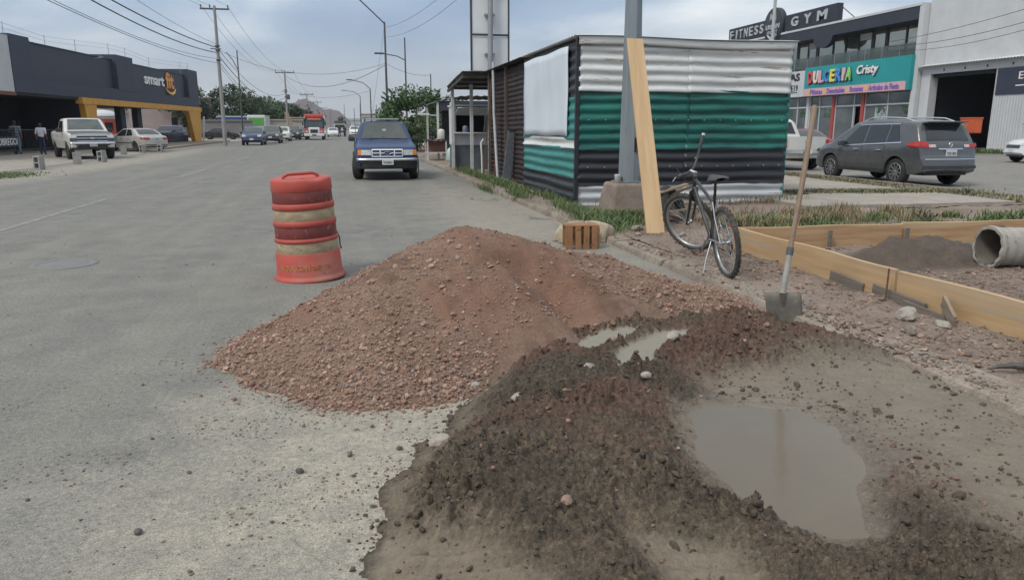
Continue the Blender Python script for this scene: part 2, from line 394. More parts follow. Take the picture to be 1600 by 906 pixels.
M_WALK = ground_mat('sidewalk_concrete', ((0.25, 0.225, 0.195), (0.29, 0.262, 0.228), (0.34, 0.31, 0.275)), bump=0.003, fine=70, grit=0.22)
M_SIDE = ground_mat('side_road_asphalt', ((0.155, 0.150, 0.143), (0.19, 0.182, 0.17), (0.23, 0.22, 0.205)), bump=0.004, fine=70, grit=0.25, streak=(0.235, 0.225, 0.205))
M_KERB = ground_mat('kerb_concrete', ((0.165, 0.130, 0.104), (0.215, 0.180, 0.148), (0.285, 0.25, 0.215)), bump=0.006, fine=45, grit=0.35)

def sheet(name, x0, x1, y0, y1, z, m, nx=1, ny=1, **kw):
    b = MB(); b.grid(lambda u, v: (x0 + (x1 - x0) * u, y0 + (y1 - y0) * v, z), nx, ny, False)
    o = b.build(name, m, recalc=False); tag(o, kind='structure')
    if o.data.polygons[0].normal.z < 0: o.data.flip_normals()
    return o
sheet('ground', -2250, 1850, -60, 4300, -0.03, M_EARTH)
sheet('road', -11.6, 3.36, -6, 900, 0.0, M_ASPH)
sheet('left_apron', -60, -11.6, -6, 260, 0.004, M_APRON)
sheet('side_road', 13.75, 37.0, -10, 300, 0.003, M_SIDE)
sheet('far_right_lot', 3.37, 13.7, 60, 500, 0.003, M_APRON)

# ---- painted lane line (worn dashes) left of centre
def lane_mark():
    m = mat('worn_white_paint', (0.27, 0.265, 0.25), (0.16, 0.16, 0.15), scale=5, rough=0.8, lo=0.35, hi=0.6, stretch=(3, 0.8, 1))
    root = empty('lane_marking', (0, 0, 0)); tag(root, kind='structure')
    for (y0, y1) in ((12.2, 17.4), (24.6, 29.2), (37.5, 42.0), (51, 55), (65, 69), (80, 84)):
        b = MB(); b.grid(lambda u, v: (-5.13 + 0.11 * u, y0 + (y1 - y0) * v, 0.004), 1, 1, False); b.build('dash', m, root)
lane_mark()
# ---- round manhole cover in the lane
mh = MB(); mh.lathe([(0.0001, 0.008), (0.24, 0.008), (0.25, 0.004), (0.265, 0.004), (0.27, 0.009), (0.34, 0.008), (0.345, 0.001)], 36)
mho = mh.build('manhole_cover', mat('manhole_iron', (0.15, 0.148, 0.14), (0.185, 0.18, 0.17), scale=14, rough=0.6, metal=0.2, bump=0.002)); mho.location = (-3.15, 9.05, 0)
tag(mho, 'round grey manhole cover set in the road at the left edge', 'manhole cover')

# ------------------------------------------------------------------ kerb of separate cast lengths
def kerb():
    root = empty('kerb', (0, 0, 0)); tag(root, kind='structure')
    y = 1.5; i = 0; r = random.Random(4)
    while y < 60:
        ln = r.uniform(1.35, 1.7); z = (0.082 if y < 10 else .098) + r.uniform(-0.014, 0.006); dx = r.uniform(-0.012, 0.012)
        me = MB(); x0, x1 = 3.34 + dx, 3.66 + dx; y1 = y + ln - 0.014; tl = r.uniform(-0.012, 0.012)
        n = 9; P = []
        prof = [(x0 - 0.02, -0.05), (x0, z - 0.035), (x0 + 0.012, z - 0.010), (x0 + 0.04, z), (x1 - 0.02, z + 0.004), (x1, z - 0.015), (x1, -0.05)]
        for k in range(n + 1):
            yy = y + (y1 - y) * k / n; w = r.uniform(-0.006, 0.006); chip = r.uniform(0.0, 0.03) if r.random() < 0.22 else 0.0
            endr = 0.010 if k in (0, n) else 0
            for j, (px, pz) in enumerate(prof): P.append((px + w + (chip if j in (1, 2, 3) else 0), yy, pz + tl * (k / n - .5) - (endr if 1 <= j <= 5 else 0) - (chip * 0.5 if j in (2, 3) else 0)))
        F = [(k * 7 + j, k * 7 + j + 1, (k + 1) * 7 + j + 1, (k + 1) * 7 + j) for k in range(n) for j in range(6)] + [tuple(range(7)), tuple(range(n * 7, n * 7 + 7))]
        me.add(P, F, False); me.build('kerb_stone', M_KERB, root); y += ln; i += 1
kerb()
# far kerb of the side road and low kerb before the gym lot
kb = MB()
kb.prism([(13.55, -0.03), (13.56, 0.12), (13.70, 0.13), (13.75, 0.11), (13.76, -0.03)], 'Y', 4, 60); tag(kb.build('side_road_kerb', M_KERB), kind='structure')

# ------------------------------------------------------------------ verge: dirt strip right of the kerb
def verge_h(X, Y):
    z = 0.085 + 0.05 * (fbm(X, Y, 0.7, 3, 3) - 0.5) + 0.05 * (fbm(X, Y, 3.0, 4, 5) - 0.5) + 0.034 * (fbm(X, Y, 14, 4, 8) - 0.5)
    z = z - 0.012 * sstep(3.9, 3.62, X)
    # excavation inside the timber formwork, dark spoil mound beside the pipe
    ins = sstep(4.5, 4.75, X) * sstep(7.75, 7.5, Y)
    z = z - 0.05 * ins
    d = np.hypot((X - 6.25) / 1.25, (Y - 7.1) / 0.58) + .35 * (fbm(X, Y, 3, 3, 22) - .5); z = z + 0.21 * sstep(1.0, 0.15, d) * (0.55 + 0.9 * fbm(X, Y, 4, 4, 21)) + sstep(1.0, .6, d) * .035 * (fbm(X, Y, 16, 4, 23) - .5)
    return z
def verge_mask(X, Y):
    d = np.hypot((X - 6.35) / 1.2, (Y - 7.05) / 0.66); dark = sstep(1.05, 0.75, d + 0.35 * (fbm(X, Y, 4, 3, 31) - 0.5))
    dry = sstep(0.35, 0.7, fbm(X, Y, 0.9, 4, 44)); g = sstep(11.5, 12.5, Y) * 0.5
    return np.stack([dark, dry, g], -1)
def soil_mat(name, base, dark, dry, rough=0.92, bump=0.010):
    m = ground_mat(name, base, bump=bump, fine=60, grit=0.45); nt = m.node_tree; N = nt.nodes; L = nt.links; b = N['Principled BSDF']
    src = b.inputs['Base Color'].links[0].from_socket
    at = N.new('ShaderNodeAttribute'); at.attribute_name = 'mask'; sp = N.new('ShaderNodeSeparateColor'); L.new(at.outputs['Color'], sp.inputs[0])
    for i, c in ((1, dry), (0, dark)):
        x = N.new('ShaderNodeMix'); x.data_type = 'RGBA'; L.new(sp.outputs[i], x.inputs['Factor']); L.new(src, x.inputs['A'])
        y = N.new('ShaderNodeMix'); y.data_type = 'RGBA'; y.inputs['Factor'].default_value = 0.75; L.new(src, y.inputs['A']); y.inputs['B'].default_value = (*c, 1)
        L.new(y.outputs['Result'], x.inputs['B']); src = x.outputs['Result']
    L.new(src, b.inputs['Base Color']); return m
M_VERGE = soil_mat('verge_soil', ((0.125, 0.092, 0.073), (0.165, 0.124, 0.100), (0.225, 0.175, 0.147)), (0.060, 0.048, 0.038), (0.235, 0.188, 0.158))
vg = link('verge', height_mesh('verge', np.arange(3.6, 9.6, 0.028), np.arange(1.6, 11.6, 0.028), verge_h, mask=verge_mask), M_VERGE); tag(vg, kind='structure')
vg2 = link('verge_behind', height_mesh('verge_behind', np.arange(3.6, 13.62, 0.12), np.arange(11.55, 60, 0.12), verge_h, mask=verge_mask), M_VERGE); tag(vg2, kind='structure')
vg3 = link('verge_right', height_mesh('verge_right', np.arange(9.55, 13.62, 0.1), np.arange(1.6, 11.6, 0.1), verge_h, mask=verge_mask), M_VERGE); tag(vg3, kind='structure')
# cast slabs of the far sidewalk
def walk():
    root = empty('sidewalk', (0, 0, 0)); tag(root, kind='structure'); r = random.Random(2)
    xs = [8.0, 9.5, 11.0, 12.4]
    for i in range(3):
        y = 11.7
        while y < 24:
            ln = 2.0; b = MB(); b.box(((xs[i] + xs[i + 1]) / 2, y + ln / 2, 0.075 + r.uniform(-0.006, 0.006)), (xs[i + 1] - xs[i] - 0.016, ln - 0.016, 0.12), (r.uniform(-.003, .003), r.uniform(-.003, .003), 0), 0.012)
            if not (xs[i] < 8.6 and y > 12.5): b.build('paving_slab', M_WALK, root)
            y += ln
walk()

# ------------------------------------------------------------------ gravel pile on the road
PC = (0.88, 5.74); PH = 0.735
TOE = [(-0.89, 5.04), (-0.78, 4.65), (-0.58, 4.26), (-0.31, 4.03), (-0.07, 3.89), (0.21, 3.87), (0.49, 3.86), (0.85, 4.0), (1.2, 4.2), (1.75, 4.55), (2.3, 4.85), (2.9, 5.1), (3.42, 5.5), (3.6, 5.95), (3.4, 6.3), (2.8, 6.55), (2.0, 6.75), (1.3, 6.95), (0.6, 6.85), (-0.1, 6.45), (-0.65, 5.75)]
_ta = np.array([math.atan2(y - PC[1], x - PC[0]) for x, y in TOE]); _tr = np.array([math.hypot(y - PC[1], x - PC[0]) for x, y in TOE]); _o = np.argsort(_ta)
_ta = _ta[_o]; _tr = _tr[_o]; _ta3 = np.concatenate([_ta - 2 * math.pi, _ta, _ta + 2 * math.pi]); _tr3 = np.concatenate([_tr] * 3)
def pile_s(X, Y):
    a = np.arctan2(Y - PC[1], X - PC[0]); R = (np.interp(a, _ta3, _tr3) + np.interp(a - 0.09, _ta3, _tr3) + np.interp(a + 0.09, _ta3, _tr3)) / 3
    R = R * (1 + 0.07 * (fbm(X, Y, 2.2, 3, 61) - 0.5) * 2)
    return np.hypot(X - PC[0], Y - PC[1]) / R, a
def pile_h(X, Y):
    s, a = pile_s(X, Y)
    sr = np.sqrt(s * s + 0.012) - 0.11 * (1 - np.clip(s, 0, 1))
    h = PH * (1.0 - sr * 1.0)
    h = h - 0.045 * np.sin(np.clip(s, 0, 1) * math.pi) * sstep(1.1, 0.0, np.abs(a - 0.35))     # hollower right arm
    # slumped gully on the face right of the crest
    t = np.clip(((X - 1.15) * 0.55 + (Y - 5.45) * -0.95) / 1.2, 0, 1); gx = 1.15 + 0.62 * t; gy = 5.45 - 1.0 * t
    h = h - 0.11 * np.exp(-(((X - gx) ** 2 + (Y - gy) ** 2) / 0.030)) * sstep(0, .15, t) + 0.04 * np.exp(-(((X - gx + .3) ** 2 + (Y - gy + .12) ** 2) / 0.03))
    h = h + np.clip(1 - s, 0, .4) * (0.24 * (fbm(X, Y, 1.6, 3, 71) - 0.5) + 0.20 * (fbm(X, Y, 5.5, 4, 72) - 0.5)) + 0.018 * (fbm(X, Y, 24, 3, 73) - 0.5)
    return np.maximum(h, -0.03)
def pile_mask(X, Y):
    s, a = pile_s(X, Y)
    fines = sstep(0.44, 0.62, fbm(X * 1.0 + Y * 0.3, Y * 0.5, 1.9, 4, 77)) * sstep(1.0, 0.55, s)
    pale = sstep(0.55, 1.0, s) * 0.6; dark = sstep(0.58, 0.7, fbm(X, Y, 3.4, 4, 79))
    return np.stack([fines, pale, dark], -1)
def pile_mat():
    m = ground_mat('red_gravel_sand', ((0.150, 0.094, 0.069), (0.178, 0.115, 0.086), (0.216, 0.150, 0.117)), bump=0.012, fine=70, grit=0.5); nt = m.node_tree; N = nt.nodes; L = nt.links; b = N['Principled BSDF']
    src = b.inputs['Base Color'].links[0].from_socket
    at = N.new('ShaderNodeAttribute'); at.attribute_name = 'mask'; sp = N.new('ShaderNodeSeparateColor'); L.new(at.outputs['Color'], sp.inputs[0])
    for i, c, k in ((0, (0.172, 0.092, 0.060), .75), (1, (0.215, 0.150, 0.115), .5), (2, (0.115, 0.066, 0.046), .7)):
        x = N.new('ShaderNodeMath'); x.operation = 'MULTIPLY'; L.new(sp.outputs[i], x.inputs[0]); x.inputs[1].default_value = k
        y = N.new('ShaderNodeMix'); y.data_type = 'RGBA'; L.new(x.outputs[0], y.inputs['Factor']); L.new(src, y.inputs['A']); y.inputs['B'].default_value = (*c, 1); src = y.outputs['Result']
    L.new(src, b.inputs['Base Color']); return m
gp = empty('gravel_pile', (1.0, 5.7, 0), 0, 'wide heap of reddish brown sandy gravel on the road behind the wet mix', 'gravel pile')
def at_origin(o, par):
    o.parent = par; o.matrix_parent_inverse = Matrix.Translation(-Vector(par.location)); return o
o = link('heap', height_mesh('heap', np.arange(-1.2, 3.9, 0.022), np.arange(3.5, 7.8, 0.022), pile_h, keep=lambda X, Y: pile_h(X, Y) > -0.02, mask=pile_mask), pile_mat()); at_origin(o, gp)
M_GRAV = mat('gravel_stone', (0.35, 0.268, 0.222), (0.24, 0.172, 0.136), scale=30, rough=0.9, tint=1.0, bump=0.002, bscale=200)
def gravel_cols(rg, n):
    base = np.array([[1.0, 0.86, 0.80], [0.85, 0.72, 0.66], [0.72, 0.70, 0.70], [1.25, 1.12, 1.05], [0.9, 0.95, 0.98], [0.95, 0.72, 0.62]])
    return base[rg.choice(6, n, p=[.30, .27, .12, .09, .08, .14])] * rg.uniform(0.7, 1.12, (n, 1))
def scatter_gravel():
    rg = np.random.default_rng(5); n = 190000
    X = rg.uniform(-1.3, 3.9, n); Y = rg.uniform(3.4, 7.0, n); s, a = pile_s(X, Y)
    fines = pile_mask(X, Y)[:, 0]
    w = (s < 1.0) * (0.18 + 0.60 * s ** 1.5 + 0.25 * sstep(0.45, 0.6, fbm(X, Y, 2.3, 3, 81))) * (1 - 0.75 * fines) + (s >= 1.0) * 0.30 * np.exp(-(s - 1.0) / 0.03)
    w = w * np.where(mud_d(X, Y) > 0.05, 0.0, 1.0)
    k = rg.uniform(0, 1, n) < w * 0.85; X = X[k]; Y = Y[k]; s = s[k]; n = len(X)
    S = 0.0036 * np.exp(rg.normal(0, 0.55, n)) * (1 + 0.7 * np.clip(s, 0, 1) ** 2); S = np.clip(S, 0.0025, 0.022)
    big = (rg.uniform(0, 1, n) < 0.014) & (s < 1.0); S = np.where(big, rg.uniform(0.014, 0.028, n), S)
    Z = np.maximum(pile_h(X, Y), 0.0) + S * 0.30
    P = np.stack([X, Y, Z], -1); c = gravel_cols(rg, n)
    o = link('loose_gravel', rocks_mesh('loose_gravel', P, S, c, 6, 0.85), M_GRAV); tag(o, kind='stuff'); at_origin(o, gp)
# ------------------------------------------------------------------ wet cement mix on the road
MUD = [(0.56, 3.98), (0.40, 3.44), (0.23, 3.32), (0.12, 2.95), (0.0, 2.61), (-0.06, 2.3), (-0.15, 1.9), (-0.1, 1.45), (1.0, 1.3), (2.6, 1.3), (3.5, 1.9), (3.58, 3.1), (3.60, 3.62), (3.56, 4.17), (3.33, 4.73), (3.22, 5.13), (2.62, 5.26), (2.07, 5.23), (1.42, 4.97), (1.01, 4.59)]
POOL = [(1.70, 3.38), (1.60, 3.05), (1.54, 2.76), (1.53, 2.42), (1.58, 2.25), (1.66, 2.15), (1.76, 2.16), (1.95, 2.43), (2.12, 2.62), (2.24, 2.85), (2.30, 3.08), (2.26, 3.28), (2.08, 3.40), (1.88, 3.42)]
SL1 = [(1.30, 4.50), (1.56, 4.72), (1.93, 4.70), (1.74, 4.42), (1.46, 4.19), (1.31, 4.33)]
SL2 = [(1.47, 3.84), (1.50, 4.06), (1.70, 4.33), (1.96, 4.51), (2.28, 4.60), (2.16, 4.36), (1.92, 4.22), (1.79, 4.06), (1.68, 3.84)]
SMOOTH1 = [(-0.10, 2.35), (0.04, 2.58), (0.25, 2.60), (0.45, 2.38), (0.60, 2.12), (0.62, 1.3), (-0.2, 1.3)]
SMOOTH2 = [(0.84, 1.9), (0.92, 2.28), (1.08, 2.32), (1.22, 2.18), (1.3, 1.9), (1.1, 1.4)]
def warp(X, Y, a=0.10, seed=90):
    return X + a * (fbm(X, Y, 3.1, 4, seed) - 0.5) * 2, Y + a * (fbm(X, Y, 3.1, 4, seed + 7) - 0.5) * 2
def mud_d(X, Y):
    x, y = warp(X, Y, 0.13); x = x + .05 * (fbm(X, Y, 16, 3, 95) - .5); y = y + .03 * (fbm(X, Y, 16, 3, 96) - .5); return poly_sd(x, y, MUD)
def pool_d(X, Y):
    x, y = warp(X, Y, 0.08, 120); return poly_sd(x, y, POOL)
def smooth_d(X, Y):
    x, y = warp(X, Y, 0.10, 140); return np.maximum(poly_sd(x, y, SMOOTH1), poly_sd(x, y, SMOOTH2))
def slurry_d(X, Y):
    x, y = warp(X, Y, 0.05, 150); return np.maximum(poly_sd(x, y, SL1), poly_sd(x, y, SL2))
def right_w(X, Y):            # 1 on the flat wet side right of the pool
    a = sstep(1.95, 2.75, X - 0.15 * (Y - 3.0) + 0.25 * (fbm(X, Y, 2.0, 3, 160) - 0.5)) * sstep(4.3, 3.7, Y)
    return np.maximum(a, sstep(1.75, 2.1, X) * sstep(4.0, 3.75, Y + .2 * (fbm(X, Y, 4, 3, 161) - .5)) * sstep(2.9, 3.3, Y))
def clump_w(X, Y):
    c = sstep(0.02, 0.24, mud_d(X, Y)) * sstep(0.0, 0.20, -pool_d(X, Y)) * (1 - .75 * sstep(-0.10, 0.16, smooth_d(X, Y) + .16 * (fbm(X, Y, 7, 4, 207) - .5))) * sstep(0.03, -0.03, slurry_d(X, Y))
    return c * (1 - 0.85 * right_w(X, Y))
POOL_Z = 0.026
def mud_h(X, Y):
    d = mud_d(X, Y); p = pool_d(X, Y); rw = right_w(X, Y); cw = clump_w(X, Y)
    body = 0.108 * sstep(0.0, 0.50, d) * sstep(-0.02, 0.42, -p) * (1 - 0.62 * rw) * (0.7 + 0.6 * fbm(X, Y, 1.4, 3, 170))
    body = body * (1 - 0.55 * sstep(-0.12, 0.10, smooth_d(X, Y)))
    body = body + 0.05 * sstep(0.35, 0.0, np.abs(np.hypot((X - 2.7) / 1.0, (Y - 4.55) / 0.5) - 0.0)) 
    z = 0.003 + 0.022 * sstep(0.0, 0.16, d) + body
    # lumpy, trowelled
    rg = fbm(X, Y, 9, 4, 180, 0.6) - 0.5; fine = fbm(X, Y, 34, 3, 190, 0.6) - 0.5
    billow = 1 - np.abs(2 * fbm(X, Y, 13, 3, 185) - 1)
    w1, v1 = worley(X + .02 * fine, Y + .02 * rg, 22, 3); w2, v2 = worley(X + .01 * rg, Y + .012 * fine, 46, 4); w3, v3 = worley(X, Y, 80, 6)
    big = sstep(.42, .6, fbm(X, Y, 3.2, 3, 230))
    w0, v0 = worley(X + .05 * rg, Y + .05 * fine, 12, 2)
    dome = lambda w, k: np.sqrt(np.clip(1 - (w / k) ** 2, 0, 1))
    lumps = .050 * dome(w0, .62) * sstep(.45, 1, v0) * big + .044 * dome(w1, .66) * sstep(.1, .9, v1) * (.35 + .65 * big) + .027 * dome(w2, .68) * sstep(.05, .8, v2) + .011 * dome(w3, .66) * v3
    z = z + cw * (0.045 * rg + 0.020 * (billow - 0.7) + 0.010 * fine + lumps) + (1 - cw) * sstep(0.0, 0.1, d) * (0.006 * rg + 0.003 * fine)
    # finger strokes raked in the front left, scored lines on the right
    u = X * 0.25 + Y * 0.97; z = z + 0.016 * sstep(0.0, 0.2, smooth_d(X, Y)) * np.sin(u * 58 + 3.0 * fbm(X, Y, 4, 3, 200)) * sstep(0.35, 0.55, fbm(X, Y, 2.4, 2, 201))
    z = z + 0.007 * rw * sstep(0.0, 0.15, d) * np.sin((X * 0.5 + Y * 0.86) * 46 + 5 * fbm(X, Y, 3, 3, 203)) * sstep(0.4, 0.6, fbm(X, Y, 1.9, 3, 204))
    pm = sstep(-0.03, 0.08, p); shelf = POOL_Z + .002 + np.clip(-p, -.1, .6) * .035 + .014 * (fbm(X, Y, 5, 4, 206) - .5) + .005 * fine + .003 * np.sin((X * .35 + Y * .94) * 60 + 6 * fbm(X, Y, 3, 3, 209))
    sh = rw * sstep(-.75, -.25, p); z = z * (1 - sh) + shelf * sh
    z = z - (z - (POOL_Z - 0.03)) * pm
    return np.where(d < 0.0, -0.02, z)
def mud_mask(X, Y):
    d = mud_d(X, Y); p = pool_d(X, Y); cw = clump_w(X, Y); rw = right_w(X, Y)
    grey = np.clip(1 - cw + 0.35 * (fbm(X, Y, 3.0, 4, 210) - 0.5), 0, 1) * sstep(0.0, 0.1, d)
    grey = np.maximum(grey * (0.55 + 0.35 * sstep(0.0, 0.1, smooth_d(X, Y))), sstep(-0.015, 0.03, slurry_d(X, Y)) * 2.0)
    red = sstep(0.46, 0.60, fbm(X, Y, 2.1, 4, 220)) * sstep(3.0, 4.2, Y + 0.6 * X) * cw
    red = np.maximum(red, 0.9 * sstep(0.45, 0.2, np.hypot((X - 2.75) / 0.8, (Y - 4.72) / 0.42)) * cw)
    wet = np.clip(sstep(-0.35, 0.0, p) * (.5 + .5 * rw) + 0.45 * rw, 0, 1)
    grey = np.maximum(grey, (.75 + .3 * (fbm(X, Y, 6, 4, 208) - .5)) * rw)
    return np.stack([grey, red, wet], -1)
def mud_material():
    m = ground_mat('wet_mix', ((0.048, 0.036, 0.024), (0.064, 0.048, 0.032), (0.096, 0.071, 0.048)), bump=0.014, fine=75, grit=0.6); nt = m.node_tree; N = nt.nodes; L = nt.links; b = N['Principled BSDF']
    src = b.inputs['Base Color'].links[0].from_socket
    at = N.new('ShaderNodeAttribute'); at.attribute_name = 'mask'; sp = N.new('ShaderNodeSeparateColor'); L.new(at.outputs['Color'], sp.inputs[0])
    for i, c in ((1, (0.090, 0.050, 0.034)), (0, (0.215, 0.178, 0.132))):
        mr = N.new('ShaderNodeMapRange'); mr.inputs[2].default_value = 1.0; mr.inputs[4].default_value = 0.85; L.new(sp.outputs[i], mr.inputs[0])
        y = N.new('ShaderNodeMix'); y.data_type = 'RGBA'; L.new(mr.outputs[0], y.inputs['Factor']); L.new(src, y.inputs['A']); y.inputs['B'].default_value = (*c, 1); src = y.outputs['Result']
    mr = N.new('ShaderNodeMapRange'); mr.inputs[1].default_value = 1.0; mr.inputs[2].default_value = 1.7; L.new(sp.outputs[0], mr.inputs[0])
    y = N.new('ShaderNodeMix'); y.data_type = 'RGBA'; L.new(mr.outputs[0], y.inputs['Factor']); L.new(src, y.inputs['A']); y.inputs['B'].default_value = (0.225, 0.208, 0.165, 1)
    L.new(y.outputs['Result'], b.inputs['Base Color'])
    rr = N.new('ShaderNodeMapRange'); rr.inputs[3].default_value = 0.80; rr.inputs[4].default_value = 0.24; L.new(sp.outputs[2], rr.inputs[0]); L.new(rr.outputs[0], b.inputs['Roughness'])
    b.inputs['Specular IOR Level'].default_value = 0.5
    # clods differ in wetness: each cell a little darker or paler
    src = b.inputs['Base Color'].links[0].from_socket; tc = N.new('ShaderNodeTexCoord')
    for sc_, lo_, hi_ in ((24, .80, 1.18), (60, .74, 1.22)):
        vo = N.new('ShaderNodeTexVoronoi'); vo.inputs['Scale'].default_value = sc_; L.new(tc.outputs['Object'], vo.inputs['Vector']); sx = N.new('ShaderNodeSeparateColor'); L.new(vo.outputs['Color'], sx.inputs[0])
        r1 = N.new('ShaderNodeMapRange'); r1.inputs[3].default_value = lo_; r1.inputs[4].default_value = hi_; L.new(sx.outputs[0], r1.inputs[0]); cc = N.new('ShaderNodeCombineColor'); [L.new(r1.outputs[0], cc.inputs[i]) for i in range(3)]
        mm = N.new('ShaderNodeMix'); mm.data_type = 'RGBA'; mm.blend_type = 'MULTIPLY'; L.new(src, mm.inputs['A']); L.new(cc.outputs[0], mm.inputs['B'])
        inv = N.new('ShaderNodeMath'); inv.operation = 'SUBTRACT'; inv.use_clamp = True; inv.inputs[0].default_value = 1.0; L.new(sp.outputs[0], inv.inputs[1]); L.new(inv.outputs[0], mm.inputs['Factor']); src = mm.outputs['Result']
    L.new(src, b.inputs['Base Color'])
    return m
M_MUD = mud_material()
mx = empty('wet_cement_mix', (1.5, 3.3, 0), 0, 'ring of dark wet cement and gravel mix spread around a puddle', 'cement mix')
o = link('mix_bed', height_mesh('mix_bed', np.arange(-0.25, 3.7, 0.009), np.arange(1.5, 5.5, 0.009), mud_h, keep=lambda X, Y: mud_d(X, Y) > -0.012, mask=mud_mask), M_MUD); at_origin(o, mx)
def scatter_clods():
    rg = np.random.default_rng(15)
    M_CLOD = mat('wet_clod', (0.050, 0.038, 0.026), (0.084, 0.062, 0.042), scale=22, rough=0.68, tint=1.0, bump=0.004, bscale=90)
    for (n, s0, sd, base, nm, cut, smo) in ((26000, 0.0056, 0.45, ROCK1, 'crumbs', 0.9, False), (3200, 0.0125, 0.38, ROCK2, 'clods', 0.9, False)):
        X = rg.uniform(-0.2, 3.7, n); Y = rg.uniform(1.6, 5.4, n); w = clump_w(X, Y) * (0.35 + 0.9 * sstep(0.42, 0.62, fbm(X, Y, 3.2, 3, 230))) * cut
        w = w + 0.05 * right_w(X, Y) * (mud_d(X, Y) > 0.05) * (pool_d(X, Y) < 0.0) * sstep(0.5, 0.65, fbm(X, Y, 2.7, 3, 233)) * 4
        dm = mud_d(X, Y); w = w + (dm < 0.03) * .75 * np.exp(-np.abs(dm) / .045) * (Y < 4.4) * (X < 1.2)
        k = (rg.uniform(0, 1, n) < w); X = X[k]; Y = Y[k]; n_ = len(X)
        S = np.clip(s0 * np.exp(rg.normal(0, sd, n_)), 0.003, 0.026); Z = np.where(mud_d(X, Y) < 0, 0.0, mud_h(X, Y)) + S * 0.05
        red = mud_mask(X, Y)[:, 1]; g = rg.uniform(0.6, 1.3, (n_, 1))
        c = g * (np.array([1.0, 1.0, 1.0]) + red[:, None] * np.array([0.55, 0.0, -0.12]))
        o = link(nm, rocks_mesh(nm, np.stack([X, Y, Z], -1), S, c, 16, 0.9, base, smo), M_CLOD); tag(o, kind='stuff'); at_origin(o, mx)
    # pale stones half sunk in the mix
    n = 260; X = rg.uniform(0.2, 3.5, n); Y = rg.uniform(2.0, 5.2, n); k = (clump_w(X, Y) > 0.3); X = X[k]; Y = Y[k]; S = np.clip(0.010 * np.exp(rg.normal(0, .45, len(X))), 0.006, 0.03)
    o = link('pebbles', rocks_mesh('pebbles', np.stack([X, Y, mud_h(X, Y) + S * .45], -1), S, gravel_cols(rg, len(X)) * 0.8, 17, .8, ROCK2), M_GRAV); tag(o, kind='stuff'); at_origin(o, mx)
scatter_clods(); scatter_gravel()
# ---- puddle
def puddle():
    b = MB(); P = [(1.25, 1.9), (2.6, 1.9), (3.3, 2.5), (3.4, 3.6), (3.1, 4.05), (1.9, 4.0), (1.3, 3.5)]
    b.add([(x, y, POOL_Z) for x, y in P], [tuple(range(len(P)))])
    m = bpy.data.materials.new('murky_water'); m.use_nodes = True; nt = m.node_tree; N = nt.nodes; L = nt.links; p = N['Principled BSDF']
    p.inputs['Roughness'].default_value = 0.12; p.inputs['IOR'].default_value = 1.33; p.inputs['Specular IOR Level'].default_value = 0.5
    tc = N.new('ShaderNodeTexCoord'); n = N.new('ShaderNodeTexNoise'); n.inputs['Scale'].default_value = 2.4; n.inputs['Detail'].default_value = 6; n.inputs['Distortion'].default_value = 0.8; L.new(tc.outputs['Object'], n.inputs['Vector'])
    x = N.new('ShaderNodeMix'); x.data_type = 'RGBA'; L.new(n.outputs['Fac'], x.inputs['Factor']); x.inputs['A'].default_value = (0.108, 0.088, 0.060, 1); x.inputs['B'].default_value = (0.140, 0.116, 0.082, 1); L.new(x.outputs['Result'], p.inputs['Base Color'])
    n2 = N.new('ShaderNodeTexNoise'); n2.inputs['Scale'].default_value = 9; n2.inputs['Detail'].default_value = 3; L.new(tc.outputs['Object'], n2.inputs['Vector'])
    bp = N.new('ShaderNodeBump'); bp.inputs['Distance'].default_value = 0.0012; L.new(n2.outputs['Fac'], bp.inputs['Height']); L.new(bp.outputs[0], p.inputs['Normal'])
    o = b.build('puddle_water', m, recalc=False); tag(o, kind='structure')
    if o.data.polygons[0].normal.z < 0: o.data.flip_normals()
puddle()
